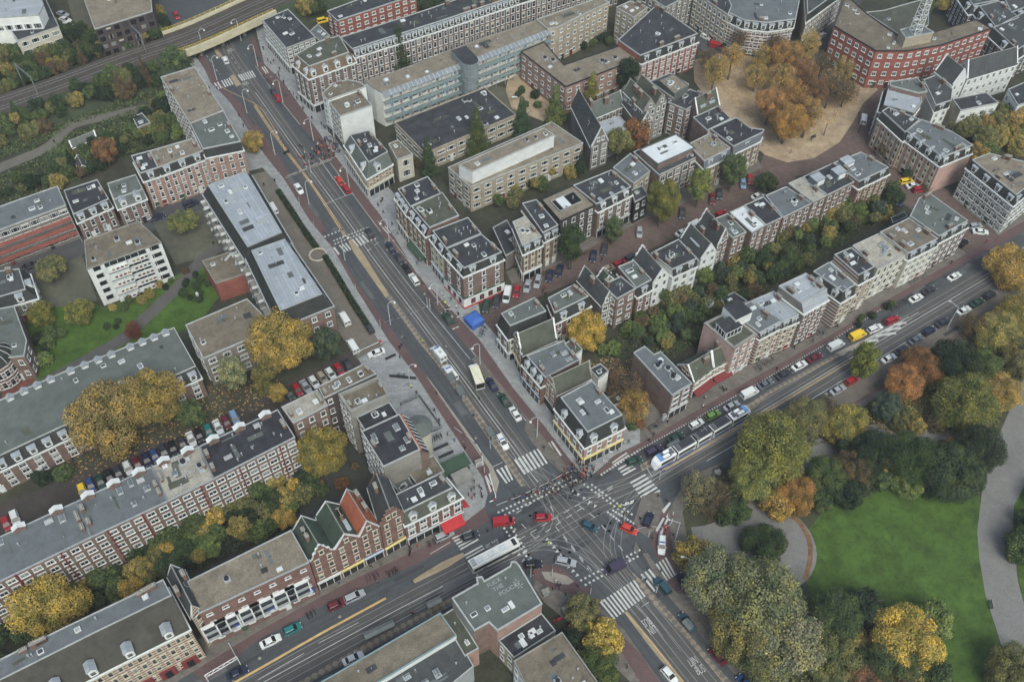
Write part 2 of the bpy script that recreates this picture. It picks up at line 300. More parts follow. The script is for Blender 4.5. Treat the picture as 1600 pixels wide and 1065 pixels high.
slab('traffic_island','747,908 700,935 620,978 540,1022 440,1080 452,1083 560,1025 640,981 720,938 750,918',.004,GM['check'])
slab('traffic_island','604,464 610,462 660,530 688,562 735,627 772,679 805,728 822,757 814,760 795,732 760,681 724,627 680,565 652,532',0,GM['check'])
slab('traffic_island','1305,551 1350,531 1352,534 1312,556',0,GM['kerb'])
slab('traffic_island','331,74 335,72 347,88 342,91',0,GM['tan'])
slab('traffic_island','359,120 365,117 377,132 369,136',0,GM['tan'])
slab('traffic_island','544,377 549,374 565,392 609,463 603,466 552,394',0,GM['tan'])
slab('traffic_island','532,361 537,360 541,367 536,370',0,GM['tan'])
slab('traffic_island','723,863 690,878 645,906 648,911 700,886 727,868',.008,GM['tan'])
slab('traffic_island','975,956 980,954 1018,1000 1070,1065 1062,1068 1010,1003',0,GM['tan'],h=.06)
sheet('parking_bay','640,915 672,905 590,950 520,985 440,1030 402,1056 390,1056 500,985 560,950',.016,GM['asphalt2'])
sheet('parking_bay','1270,628 1320,594 1380,557 1475,502 1600,427 1600,466 1490,534 1405,592 1290,660',.016,mat('parking_strip_paving',(100,92,84),.15,1))
sheet('parking_bay','600,372 640,430 700,503 690,507 640,445 592,378',.016,GM['asphalt2'])
slab('pavement','600,375 607,371 640,415 645,424 640,428',.004,GM['brownpave'],h=.08)
W1=smooth_line(GP('345,60 358,85 378,115 414,166 483,263 544,346 585,406 645,486 700,560 797,693 850,765 930,858 1003,946 1098,1065 1150,1130'))
W2=smooth_line(GP('1700,335 1600,400 1547,431 1420,506 1330,559 1200,637 1039,732 900,806 738,891 600,963 412,1065 300,1127'))
bed=MB();stripf(bed,W1,6.6,GM['track']);o=structure('tram_track_bed',bed);o.location.z=.010
bed=MB();stripf(bed,W2,6.6,GM['track'],z=.0);o=structure('tram_track_bed',bed);o.location.z=.0115
R=MB()
for Wl,zz in((W1,.03),(W2,.032)):
 for c in(-1.62,1.62):
  for g in(-.72,.72):stripf(R,Wl,.1,GM['rail'],zz,c+g)
for s in('690,915 760,878 840,848 900,856 950,893 1010,955 1060,1020','640,950 740,897 830,856 885,862 935,897 1000,960','1150,668 1040,730 975,790 950,835 955,880 1000,940 1040,990','1170,660 1050,728 985,788 966,835 973,880 1020,945','640,480 740,615 800,697 850,775 858,815 830,850 760,885 690,920','700,560 810,705 895,760 960,757 1040,722 1120,678','690,560 800,707 890,775 965,772 1050,728'):
 P=smooth_line(GP(s))
 for g in(-.72,.72):stripf(R,P,.09,GM['rail'],.034,g)
structure('tram_rails',R)
MK=MB();LN=GM['line']
def ln(s,wd=.18,off=0,dash=None,z=.026,m=None,sm=True):
 P=GP(s)if isinstance(s,str)else s
 if sm and len(P)>2:P=smooth_line(P)
 stripf(MK,P,wd,m or LN,z,off,dash)
ln(W1[16:60],.16,0,z=.036);ln(W1[78:],.2,0,z=.036)
ln(W2[6:38],.15,0,z=.036);ln(W2[50:],.15,0,z=.036)
def zebra(q,n,fillr=.5,z=.04):
 a,b,c,d=GP(q)
 for i in range(n):
  t0,t1=(i+.0)/(n-1+fillr),(i+fillr)/(n-1+fillr)
  p=[a.lerp(b,t0),a.lerp(b,t1),d.lerp(c,t1),d.lerp(c,t0)]
  MK.face([(v.x,v.y,z)for v in p],LN)
for q,n in(('334,130 341,128 347,138 341,140',2),('345.5,126.5 359,122 365,132 352,137',4),('371.5,117.5 394,110.5 400,120.5 378.5,127',7),('408.5,105.5 413.5,104 420,114 415.5,115.5',2),('515,389 523,386 531,397 523,400',2),('529,383.5 541,379.5 549,390 539,394',3),('549,374.5 578,362 588,373 558,386',6),('597,356 602,353 611,364 606,366',2),('757,743 766,739 774,765 766,769',2),('775,734 791,726 802,749 791,755',3),('803,718 841,700 856,723 819,741',7),('855,692 863,688.5 878,711 870,714.5',2),('937,940 991,905 1009,931 959,967',11),('1000.5,897 1015,888 1036,914 1022,924',3),('1024,881 1041,870 1056,898 1042,907',4),('984,753 1006,783 1032,767 1008,740',6),('965,732 974,743 994,732 983,722',3),('956,722 959,727 983,712 979,706',2),('1034,797 1044,812 1053,790 1046,784',2),('706,840 720,859 748,843 736,827',5),('725,866 729,873 758,857 753,851',2),('1024,828 1034,836 1044,812 1036,808',2)):zebra(q,n)
def dots(s,n,z=.042,sz=.55):
 a,b=GP(s)
 t=(b-a).normalized();u=Vector((t.y,-t.x))
 for i in range(n):
  c=a.lerp(b,i/(n-1));p=[c+t*sz/2+u*sz/2,c-t*sz/2+u*sz/2,c-t*sz/2-u*sz/2,c+t*sz/2-u*sz/2]
  MK.face([(v.x,v.y,z)for v in p],LN)
for s,n in(('779,800 892,745',19),('783,807 897,751',19),('907,752 972,799',12),('925,757 987,803',12),('950,800 985,826',9),('958,797 990,817',8),('999,859 908,906',15),('996,869 915,913',14),('788,825 800,842',4),('799,824 826,866',8),('826,866 839,888',5),('807,845 830,880',7),('491,376 530,361',8),('522,376 573,356',12),('524,381 576,360',12),('1000,702 1087,654',24),('1087,654 1157,614',20),('1157,614 1300,532',40),('1300,532 1375,484',20),('940,741 1000,702',15),):dots(s,n,sz=.48 if n<20 else.3)
def teeth(s,n):
 a,b=GP(s);t=(b-a).normalized();u=Vector((t.y,-t.x))
 for i in range(n):
  c=a.lerp(b,i/(n-1));MK.face([(*(c+t*.35-u*.3),.043),(*(c-t*.35-u*.3),.043),(*(c+u*.6),.043)],LN)
teeth('855,842 876,867',5);teeth('889,885 902,898',3);teeth('808,855 820,862',2);teeth('811,866 818,875',2);teeth('895,766 930,790',5)
for s in('322,86 344,118','356,82 378,113','562,402 592,378'):ln(s,.16,dash=(1.5,1.5))
ln('345,133 352,141 400,165 420,190 447,240',.14,off=-.3,m=GM['yline'],z=.02)
for of in(-.22,.22):ln('398,165 421,200 433,216 455,246 490,292 525,346 533,359',.2,off=of,m=GM['yline'],z=.05)
ln('603,934 500,990 400,1047 300,1102',.5,m=GM['yline'],z=.05)
ln('1039,734 1200,641 1330,563',.2,m=GM['yline'],z=.045)
ln('978,957 1018,1003 1068,1066',.15,m=GM['yline'],z=.07)
for s in('517,254 550,300 596,362','585,372 640,445 690,505 736,561','400,103 426,140 470,195'):ln(s,.12,off=.2)
ln('505,320 540,306 552,302',.15,sm=False);ln('540,306 498,247',.15)
ln('590,345 640,410 700,490',.12,off=0)
ln('700,560 760,640 805,700',.14,off=-6.4,dash=(3,3),z=.028)
for s in('1200,657 1330,579 1470,495','1100,715 1200,657'):ln(s,.14,off=1,z=.027)
ln('1305,552 1352,531 1420,495 1425,497 1357,535 1312,556',.16,sm=False);
for s in('1397,507 1416,504','1383,516 1408,512','1368,525 1400,520','1350,534 1372,531'):ln(s,.7,sm=False,z=.03)
ln('1352,532 1425,494',.16);ln('1316,555 1435,488',.16)
for s in('835,842 960,760','812,842 900,790 960,757','868,822 905,870 920,890','880,835 935,905','790,812 870,760','815,818 840,845','940,820 990,880','905,790 935,812','860,790 880,825'):ln(s,.15,dash=(1.5,1.8),z=.038)
for s in('672,865 704,846','1003,947 1014,940','744,893 748,902','770,729 785,722','945,715 950,722','1010,730 1018,743','403,1061 475,1020','498,1004 560,972'):ln(s,.13,z=.044)
def road_text(txt,a,b,size):
 cu=bpy.data.curves.new('lettering','FONT');cu.body=txt;cu.size=size;cu.align_x='CENTER';cu.align_y='CENTER';cu.resolution_u=2;cu.offset=-.005
 o=bpy.data.objects.new('lettering',cu);COL.objects.link(o);A,B=GP(a+' '+b)
 o.location=(A.x,A.y,.045);o.rotation_euler[2]=atan2((B-A).y,(B-A).x);bpy.context.view_layer.update()
 me=bpy.data.meshes.new_from_object(o.evaluated_get(bpy.context.evaluated_depsgraph_get()));bpy.data.objects.remove(o)
 me.transform(Matrix.LocRotScale(Vector((A.x,A.y,.045)),Matrix.Rotation(atan2((B-A).y,(B-A).x),3,'Z'),Vector((1,2.2,1))))
 me.materials.clear();me.materials.append(LN)
 q=link('road_lettering',me);return tag(q,kind='structure')
road_text('LIJN','1019,983','1007,990',1.1);road_text('BUS','1010,971','998,978',1.15)
road_text('BUS','1094,1046','1108,1039',1.15);road_text('LIJN','1083,1033','1096,1026',1.1)
road_text('BUS','775,848','767,834',1.0);road_text('LIJN','764,854','756,840',.9)
road_text('BUS','360,79','366,76',1.1)
road_text('BUS','384,131','391,128',1.1)
MK2=structure('road_markings',MK)
WR=MB();dk=mat('tyre_worn_asphalt',(66,69,72),.12,1.5,fine=3);pt=mat('asphalt_repair',(58,60,63),.15,1.5,fine=3);lt=mat('old_asphalt',(88,90,92),.15,1.5,fine=3);random.seed(3)
for Wl,os_ in((W1[6:],(5.0,6.5,-5.4,-6.9)),(W2,(5.3,6.8,-5.3,-6.8))):
 for of in os_:stripf(WR,Wl,.55,dk,0,of)
o=structure('worn_wheel_tracks',WR);o.location.z=.0125
WR=MB()
for k in range(150):
 Wl=random.choice((W1,W2));i=random.randrange(4,len(Wl)-3);t=(Wl[i+1]-Wl[i]).normalized();nn=Vector((t.y,-t.x));c=Wl[i].lerp(Wl[i+1],random.random())+nn*random.choice((-1,1))*random.uniform(3.8,8);a,b_=random.uniform(.5,4),random.uniform(.3,.9);z=.0004*k/10
 if random.random()<.3:WR.face([(c.x+.35*cos(-q),c.y+.35*sin(-q),z)for q in range(6)],GM['kerb']if k%2 else pt);continue
 p=[c+t*a+nn*b_,c-t*a+nn*b_,c-t*a-nn*b_,c+t*a-nn*b_];WR.face([(v.x,v.y,z)for v in p],random.choice((pt,lt,dk)))
o=structure('road_repairs',WR);o.location.z=.0135
for s in('1003,947 1014,939','1014,939 1032,963'):pass
def scatter_leaves(poly,n,cols,name='fallen_leaves',z=.03,sz=(.12,.3)):
 P=GP(poly);xs=[p.x for p in P];ys=[p.y for p in P];b=MB();k=0
 while k<n:
  x,y=random.uniform(min(xs),max(xs)),random.uniform(min(ys),max(ys))
  if not inside((x,y),P):continue
  k+=1;a=random.random()*6.3;s=random.uniform(*sz);u=Vector((cos(a),sin(a)))*s;v=Vector((-sin(a),cos(a)))*s*.7
  b.face([(x+u.x,y+u.y,z),(x+v.x,y+v.y,z+.03),(x-u.x,y-u.y,z),(x-v.x,y-v.y,z+.02)],random.choice(cols))
 return tag(put(name,b),kind='stuff')
def inside(p,P):
 c=False;j=len(P)-1
 for i in range(len(P)):
  if(P[i][1]>p[1])!=(P[j][1]>p[1])and p[0]<(P[j][0]-P[i][0])*(p[1]-P[i][1])/(P[j][1]-P[i][1])+P[i][0]:c=not c
  j=i
 return c
LV=[mat('leaf_orange',(176,112,56),.2),mat('leaf_yellow',(190,158,70),.2),mat('leaf_brown',(116,84,56),.2)]
scatter_leaves('1085,95 1200,80 1320,110 1340,160 1290,200 1240,220 1160,180',6000,LV,sz=(.1,.25))
scatter_leaves('1060,930 1180,1060 1230,1100 1210,1040 1110,930',1100,LV)
scatter_leaves('1320,640 1470,560 1500,640 1420,690',1500,LV,z=.02)
scatter_leaves('100,760 450,620 440,590 330,600 100,700',1000,LV,z=.02)
scatter_leaves('890,560 1010,560 1000,650 950,650',900,LV,z=.02)
rl=GP('-60,180 0,163 100,128 200,91 300,57 400,12 480,-22 560,-50',5.2);RLc=smooth_line(rl)
def bank(P,w0,w1,z1,top,side,name):
 b=MB();A0=offset(P,-w0);A1=offset(P,-w1);B1=offset(P,w1);B0=offset(P,w0)
 for i in range(len(P)-1):
  b.face([(*A0[i],0),(*A0[i+1],0),(*A1[i+1],z1),(*A1[i],z1)],side)
  b.face([(*A1[i],z1),(*A1[i+1],z1),(*B1[i+1],z1),(*B1[i],z1)],top)
  b.face([(*B1[i],z1),(*B1[i+1],z1),(*B0[i+1],0),(*B0[i],0)],side)
 for k in(0,len(P)-1):b.face([(*A0[k],0),(*A1[k],z1),(*B1[k],z1),(*B0[k],0)],GM['kerb'])
 return structure(name,b)
i0=22;i1=31
bank(RLc[:i0+1],13,4.9,5.0,GM['ballast'],GM['bank'],'railway_embankment');bank(RLc[i1:],13,4.9,5.0,GM['ballast'],GM['bank'],'railway_embankment')
R=MB()
for c in(-2.1,2.1):
 for g in(-.72,.72):stripf(R,RLc,.16,GM['rail'],5.3,c+g)
sl=mat('railway_sleeper',(84,76,72),.2)
P2=resample(RLc,1.3)
for i in range(1,len(P2)-1):
 d=(P2[i+1]-P2[i-1]).normalized()
 for c in(-2.1,2.1):
  q=P2[i]+Vector((d.y,-d.x))*c;R.box((q.x,q.y,5.03),(2.6,.3,.12),sl,atan2(-d.x,d.y))
structure('railway_tracks',R)
BR=RLc[i0:i1+1];c0=BR[len(BR)//2]
br=root('railway_bridge',(c0.x,c0.y,0),0,'cream sided railway bridge crossing over the wide main road','bridge')
b=MB();cc=[p-c0 for p in BR]
A,Bq=offset(cc,-6.6),offset(cc,6.6);b.prism([*A,*Bq[::-1]]if True else[],3.9,5.0,GM['kerb'],GM['ballast'],True);put('deck',b,br)
for s_ in(-1,1):
 b=MB();A,Bq=offset(cc,s_*6.7-.35),offset(cc,s_*6.7+.35)
 b.prism([*A,*Bq[::-1]],3.4,6.0,mat('cream_girder',(186,178,148),.15,2),None,True);g=put('girder',b,br)
 b=MB()
 for off in(.0,):
  Q=resample(offset(cc,s_*6.75),2.0)
  for q in Q:b.box((q.x,q.y,6.0),(.08,.08,1.0),M['yellow'])
  b.tube([(q.x,q.y,7.0)for q in Q],.06,M['yellow'],4);b.tube([(q.x,q.y,6.5)for q in Q],.04,M['yellow'],4)
 put('railing',b,br)
b=MB()
for t in(.0,.25,.5,.75,1.0):
 k=t*(len(cc)-1);q=cc[int(k)]
 d=(cc[-1]-cc[0]).normalized()
 for off in(-4,0,4):
  x=q+Vector((d.y,-d.x))*off;b=MB();b.box((x.x,x.y,0),(.9,.9,3.9),GM['kerb']);put('pier',b,br)
def solve_h(hb):
 (rx,ry),(bx,by)=PX(hb);b=G(bx,by);d=CF*FPX+CR*(rx-800)-CU*(ry-532.5)
 k=(b.x*d.x+b.y*d.y)/(d.x**2+d.y**2);return H+k*d.z
def poly_off(P,ds):
 n=len(P);out=[]
 for i in range(n):
  a,b,c=P[i-1],P[i],P[(i+1)%n]
  u=(b-a).normalized();v=(c-b).normalized();nu=Vector((-u.y,u.x));nv=Vector((-v.y,v.x))
  A=a+nu*ds[i-1];Bp=b+nv*ds[i];cr=u.x*v.y-u.y*v.x
  if abs(cr)<.05:out.append(b+nv*(ds[i-1]+ds[i])/2)
  else:
   w_=Bp-A;t=(w_.x*v.y-w_.y*v.x)/cr;out.append(A+u*t)
 return out
WIN={}
FR=dict(A='white',C='white',P='cream',D='dark',W='white',S='white',T='cream')
def win_mesh(t,w,h,g):
 k=(t,round(w,2),round(h,2),g)
 if k in WIN:return WIN[k]
 b=MB();fm=M[FR[t]];gm=M[('glass','glass2','glass3','glass','glass3')[g]];fw={'A':.15,'C':.17,'P':.24,'D':.07,'W':.2,'S':.12,'T':.15}[t]
 def slab_(x0,z0,x1,z1,y,m):b.face([(x0,y,z0),(x0,y,z1),(x1,y,z1),(x1,y,z0)],m)
 X=w/2
 slab_(-X+fw*.5,fw*.5,X-fw*.5,h-fw*.5,.03,gm)
 if g==3:slab_(-X+fw,fw,-X*.45,h-fw,.04,M['glass2']);slab_(X*.45,fw,X-fw,h-fw,.04,M['glass2'])
 if g==4:slab_(-X+fw,h*.55,X-fw,h-fw,.04,M['cream'])
 for q in((-X,0,-X+fw,h),(X-fw,0,X,h),(-X+fw,0,X-fw,fw),(-X+fw,h-fw,X-fw,h)):slab_(*q,.1,fm)
 for(x0,z0,x1,z1)in((-X,0,-X,h),(X,h,X,0),(-X,h,X,h),(X,0,-X,0)):b.face([(x0,0,z0),(x0,.1,z0),(x1,.1,z1),(x1,0,z1)],fm)
 bw=.09
 if t in 'APT':slab_(-X+fw,h*.58-bw/2,X-fw,h*.58+bw/2,.08,fm)
 if t in 'CW':slab_(-bw/2,fw,bw/2,h-fw,.08,fm);slab_(-X+fw,h*.66,-bw/2,h*.66+bw,.08,fm);slab_(bw/2,h*.66,X-fw,h*.66+bw,.08,fm)
 if t=='S':
  for q in(-.25,.25):slab_(q*w-bw/2,fw,q*w+bw/2,h-fw,.08,fm)
 if t!='D':b.box((0,.1,-.1),(w+.2,.24,.1),fm)
 if t in 'PT':b.box((0,.07,h),(w+.25,.14,.22),fm)
 WIN[k]=b.mesh('window');return WIN[k]
class Bd:pass
def facade(o,a,b,z0,z1,nf,wt,sp,ww,wh,parent,lim=None,skip=0,jit=.5,off=0.0):
 """windows in rows on the wall from a to b (local, clockwise order)"""
 L=(b-a).length;d=(b-a)/L;ang=atan2(d.y,d.x);n=max(0,int(round((L-.4)/sp)));sp=L/max(1,n);fh=(z1-z0)/max(1,nf)
 if n==0 and L>ww+.5:n=1
 s0=(L-(n-1)*sp)/2;wh=min(wh,fh*.72)
 for k in range(nf):
  for i in range(n):
   if skip and random.random()<skip:continue
   p=a+d*(s0+i*sp);g=random.choices((0,1,2,3,4),(4,1.5,2.5,2.5,1.5))[0]
   if o.nw<92:
    q=link('window',win_mesh(wt,ww,wh,g),parent,(p.x,p.y,z0+k*fh+fh*.5-wh*.42),ang);o.nw+=1
   else:o.extra.append((win_mesh(wt,ww,wh,g),Matrix.Translation((p.x,p.y,z0+k*fh+fh*.5-wh*.42))@Matrix.Rotation(ang,4,'Z')))
def flush(o):
 if not o.extra:return
 bm=bmesh.new();ms=[]
 for me,mx in o.extra:
  t=me.copy();t.transform(mx)
  for k,q in enumerate(t.materials):
   if q not in ms:ms.append(q)
  mp=[ms.index(q)for q in t.materials]
  for p in t.polygons:p.material_index=mp[p.material_index]
  bm.from_mesh(t);bpy.data.meshes.remove(t)
 me=bpy.data.meshes.new('window_rows');bm.to_mesh(me);bm.free()
 for q in ms:me.materials.append(q)
 tag(link('window_rows',me,o.root),kind='stuff')
def wallbox(b,P,z0,z1,m):
 n=len(P)
 for i in range(n):
  a,c=P[i],P[(i+1)%n];b.face([(c.x,c.y,z0),(a.x,a.y,z0),(a.x,a.y,z1),(c.x,c.y,z1)],m)
def ring(b,P,i0,o0,z0,z1,m):
 I=poly_off(P,[-i0]*len(P));O=poly_off(P,[o0]*len(P));n=len(P)
 for k in range(n):
  a,c=k,(k+1)%n
  b.face([(*O[c],z0),(*O[a],z0),(*O[a],z1),(*O[c],z1)],m)
  b.face([(*O[a],z1),(*I[a],z1),(*I[c],z1),(*O[c],z1)],m)
  b.face([(*I[a],z0),(*I[c],z0),(*I[c],z1),(*I[a],z1)],m)
  b.face([(*O[a],z0),(*O[c],z0),(*I[c],z0),(*I[a],z0)],m)
def seen(o,a,b):
 d=(b-a);n=Vector((-d.y,d.x));R2=Matrix.Rotation(o.rz,2);mid=R2@((a+b)/2)+o.c;return(R2@n).dot(-mid)>0
def chimney(o,x,y,z,w=.7,l=1.5,h=1.3,rz=0,pots=3,m=None):
 b=MB();b.box((0,0,0),(w,l,h),m or M['chim']);b.box((0,0,h),(w+.16,l+.16,.12),M['cement'])
 for k in range(pots):b.tube([(0,-l/2+l*(k+.5)/pots,h+.1),(0,-l/2+l*(k+.5)/pots,h+.55)],[.14,.11],M['pot'],6)
 return put('chimney',b,o.root,loc=(x,y,z),rz=rz)
def skylight(o,x,y,z,w=1.3,l=1.0,h=.35,rz=0,kind='box'):
 b=MB()
 if kind=='box':b.box((0,0,0),(w,l,h),M['white']);b.face([(-w*.4,l*.38,h+.02),(w*.4,l*.38,h+.02),(w*.4,-l*.38,h+.02),(-w*.4,-l*.38,h+.02)],M[random.choice(('whiteroof','glassroof','glass3','steel'))])
 elif kind=='glass':
  b.box((0,0,0),(w+.2,l+.2,.3),M['steel'])
  for s in(-1,1):b.face([(-w/2,s*l/2,.3),(w/2,s*l/2,.3),(w/2,0,h+.5),(-w/2,0,h+.5)],M['glassroof'])
  for k in range(int(w)+1):b.box((-w/2+k*w/max(1,int(w)),0,.3),(.09,l,.08),M['white'])
  b.face([(-w/2,-l/2,.3),(-w/2,l/2,.3),(-w/2,0,h+.5)],M['steel']);b.face([(w/2,-l/2,.3),(w/2,l/2,.3),(w/2,0,h+.5)],M['steel'])
 elif kind=='dome':
  b.box((0,0,0),(w,w,.2),M['steel'])
  rg=[[(w*.42*cos(a)*cos(t),w*.42*sin(a)*cos(t),.2+w*.3*sin(t))for a in[2*pi*j/8 for j in range(8)]]for t in(0,.5,1.0,1.45)]
  b.loft(rg,M['whiteroof'])
 elif kind=='vent':b.tube([(0,0,0),(0,0,.8)],.13,M['steel'],6);b.tube([(0,0,.8),(0,0,.95)],.22,M['steel'],6)
 elif kind=='fan':b.box((0,0,0),(w,w,.5),M['steel']);b.tube([(0,0,.5),(0,0,.9)],w*.36,M['dark'],10)
 return put({'box':'skylight','glass':'skylight','dome':'skylight','vent':'roof_vent','fan':'roof_fan'}[kind],b,o.root,loc=(x,y,z),rz=rz)
def dormer(o,p,ang,z,w=1.7,h=2.0,d=2.2,m=None,top=None,peak=False):
 b=MB();m=m or M['white'];b.box((0,-d/2,0),(w,d,h),m);
 if peak:
  b.face([(-w/2-.2,.15,h-.05),(-w/2-.2,-d,h-.05),(0,-d,h+.75),(0,.15,h+.75)],top or M['zinc']);b.face([(0,.15,h+.75),(0,-d,h+.75),(w/2+.2,-d,h-.05),(w/2+.2,.15,h-.05)],top or M['zinc'])
  b.face([(-w/2,.05,h),(w/2,.05,h),(0,.05,h+.68)],m)
 else:b.box((0,-d/2+.1,h),(w+.3,d+.3,.14),top or M['zinc'])
 q=put('dormer',b,o.root,loc=(p.x,p.y,z),rz=ang)
 link('window',win_mesh('A' if w<2.2 else 'C',w*.72,h*.74,random.choice((0,0,2))),q,(0,.01,h*.14),0)
 return q
def shopfront(o,a,b,sign='white',awn=None,z=3.3):
 L=(b-a).length;d=(b-a)/L;ang=atan2(d.y,d.x);c=(a+b)/2
 m_=MB();m_.box((0,.03,.35),(L-.5,.1,z-1.0),M['glass']);n=max(1,int(L/1.8))
 for i in range(n+1):m_.box((-L/2+.3+i*(L-.6)/n,.08,0),(.13,.16,z-.6),M['white']if sign!='dark' else M['dark'])
 m_.box((0,.08,z-.72),(L-.1,.26,.85),M[sign]);m_.box((0,.1,z),(L-.1,.5,.12),M['white']);m_.box((0,.06,0),(L-.5,.14,.35),M['dark'])
 q=put('shopfront',m_,o.root,loc=(c.x,c.y,0),rz=ang)
 if awn:
  m2=MB();W=min(L-.6,7.5);t=[(-W/2,.05,z-.1),(W/2,.05,z-.1),(W/2,1.8,z-1.1),(-W/2,1.8,z-1.1)]
  m2.face(t,M[awn]);m2.face([(x,y,zz-.04)for x,y,zz in t],M[awn]);m2.face([(-W/2,1.8,z-1.1),(W/2,1.8,z-1.1),(W/2,1.82,z-1.4),(-W/2,1.82,z-1.4)],M[awn])
  for s in(-1,1):m2.face([(s*W/2,.05,z-.1),(s*W/2,1.8,z-1.1),(s*W/2,.05,z-1.1)],M[awn])
  put('awning',m2,o.root,loc=(c.x,c.y,0),rz=ang)
def start(label,pts,h,name,cat):
 o=Bd();P=GP(pts,h)
 A=sum(P[i].x*P[(i+1)%len(P)].y-P[(i+1)%len(P)].x*P[i].y for i in range(len(P)))
 assert A<0,'order '+label
 o.c=centroid(P);d=P[1]-P[0];o.rz=atan2(d.y,d.x);Ri=Matrix.Rotation(-o.rz,2)
 o.P=[Ri@(p-o.c)for p in P];o.root=root(name,o.c,o.rz,label,cat);o.nw=0;o.extra=[];o.h=h;return o
def B(label,pts,h=13,wall='brick',roof='bit',nf=4,f=None,wt='A',sp=2.5,ww=1.15,wh=1.8,mans='',mh=2.8,mo=1.2,mm='slated',dorm=0,dt=None,ch=2,sky=3,trim='white',shop=None,awn=None,shopf=None,name='row_house',cat='house',par=.22,skip=0.0,corn=True,fan=0,wallf=None,shutter=None,peak=False,sk='box',tw=.17):
 if isinstance(h,str):h=solve_h(h)
 o=start(label,pts,h,name,cat);P=o.P;n=len(P);me=[int(c)for c in mans];he=h-mh if me else h;o.he=he
 ds=[mo if i in me else 0 for i in range(n)];Pe=poly_off(P,ds)if me else P;o.Pe=Pe
 b=MB();W=M[wall];
 for i in range(n):
  a,c=Pe[i],Pe[(i+1)%n];ww_=M[wallf[str(i)]]if wallf and str(i)in wallf else W
  b.face([(c.x,c.y,0),(a.x,a.y,0),(a.x,a.y,he),(c.x,c.y,he)],ww_)
 put('wall',b,o.root)
 if me:
  b=MB()
  for i in range(n):
   a,c=Pe[i],Pe[(i+1)%n];a1,c1=P[i],P[(i+1)%n]
   b.face([(c.x,c.y,he),(a.x,a.y,he),(a1.x,a1.y,h),(c1.x,c1.y,h)],M[mm]if i in me else W)
  put('mansard_roof',b,o.root)
  if corn:
   b=MB();ring(b,Pe,.02,.28,he-.3,he+.06,M[trim or 'white']);put('cornice',b,o.root)
 b=MB();b.face([(p.x,p.y,h-.05)for p in reversed(P)],M[roof]);put('roof',b,o.root)
 b=MB();ring(b,P,tw,.06,h-.2,h+par,M['edge' if trim=='white' else trim or 'cement']);put('roof_edge',b,o.root)
 fs=[int(c)for c in f]if f is not None else[i for i in range(n)if seen(o,Pe[i],Pe[(i+1)%n])and(Pe[(i+1)%n]-Pe[i]).length>3]
 sf=[int(c)for c in shopf]if shopf is not None else fs;o.fs=fs
 for i in fs:
  a,c=Pe[i],Pe[(i+1)%n];z0=3.6 if(shop and i in sf)else.5
  facade(o,a,c,z0,he-.3,nf,wt,sp,ww,wh,o.root,skip=skip)
  if shop and i in sf:shopfront(o,a,c,shop,awn)
  elif(c-a).length>5:
   d=(c-a).normalized();k=0;L=(c-a).length
   for t in[x for x in(L*.3,L*.72)]:
    q=a+d*t;m_=MB();m_.box((0,.05,0),(1.15,.12,2.4),M[random.choice(('dgreen','dark','dred','white'))]);m_.box((0,.07,2.4),(1.35,.16,.14),M['white'])
    put('door',m_,o.root,loc=(q.x,q.y,0),rz=atan2(d.y,d.x))
 for i in me:
  if dorm and seen(o,Pe[i],Pe[(i+1)%n]):
   a,c=Pe[i],Pe[(i+1)%n];d=(c-a).normalized();L=(c-a).length
   k=max(1,int(round(dorm*L/max((Pe[(j+1)%n]-Pe[j]).length for j in me))))
   for j in range(k):
    p=a+d*(L*(j+.5)/k);nn=Vector((-d.y,d.x));dormer(o,p-nn*.3,atan2(d.y,d.x),he+.15,h=min(2.0,mh-.5),peak=peak)
 decor(o,h,ch,sky,fan,sk)
 flush(o);return o
def decor(o,h,ch,sky,fan=0,sk='box'):
 P=o.P;xs=[p.x for p in P];ys=[p.y for p in P];n=len(P);b=MB();I=poly_off(P,[-1.0]*n);sky+=1+int(len(o.fs))if hasattr(o,'fs')else 0
 for k in range(int(4+(max(xs)-min(xs))/4)):
  x,y=random.uniform(min(xs),max(xs)),random.uniform(min(ys),max(ys));w_,l_=random.uniform(.4,2.2),random.uniform(.2,.9)
  if random.random()<.5:w_,l_=l_,w_
  if not all(inside((x+s*w_,y+t*l_),I)for s in(-1,1)for t in(-1,1)):continue
  z=h-.05+.006*(k+1);b.face([(x-w_,y+l_,z),(x+w_,y+l_,z),(x+w_,y-l_,z),(x-w_,y-l_,z)],random.choice((M['bit'],M['green'],M['grey'],M['moss'])))
  if k%3==0:b.tube([(x,y,h-.05),(x,y,h+.55)],.1,M['steel'],5)
  if k%4==0:b.tube([(x,y,h),(x+w_*1.5,y,h)],.07,M['dark'],4)
 if b.f:put('roof_repairs',b,o.root)
 for k in range(ch):
  i=(1,3)[k%2]if n>=4 else 1;a,c=P[i],P[(i+1)%n];t=random.uniform(.25,.75);p=a.lerp(c,t);d=(c-a).normalized();nn=Vector((-d.y,d.x));p=p-nn*.75
  chimney(o,p.x,p.y,h,rz=atan2(d.y,d.x)-pi/2,h=random.uniform(.9,1.4),pots=random.choice((2,3,4)))
 tries=0;k=0
 while k<sky+fan and tries<200:
  tries+=1;x,y=random.uniform(min(xs),max(xs)),random.uniform(min(ys),max(ys))
  I=poly_off(P,[-1.3]*n)
  if not inside((x,y),I):continue
  k+=1;kd='fan' if k>sky else random.choice((sk,sk,'vent','vent'))
  skylight(o,x,y,h-.04,random.uniform(1,1.7),random.uniform(.8,1.2),.35,random.choice((0,pi/2)),kd)
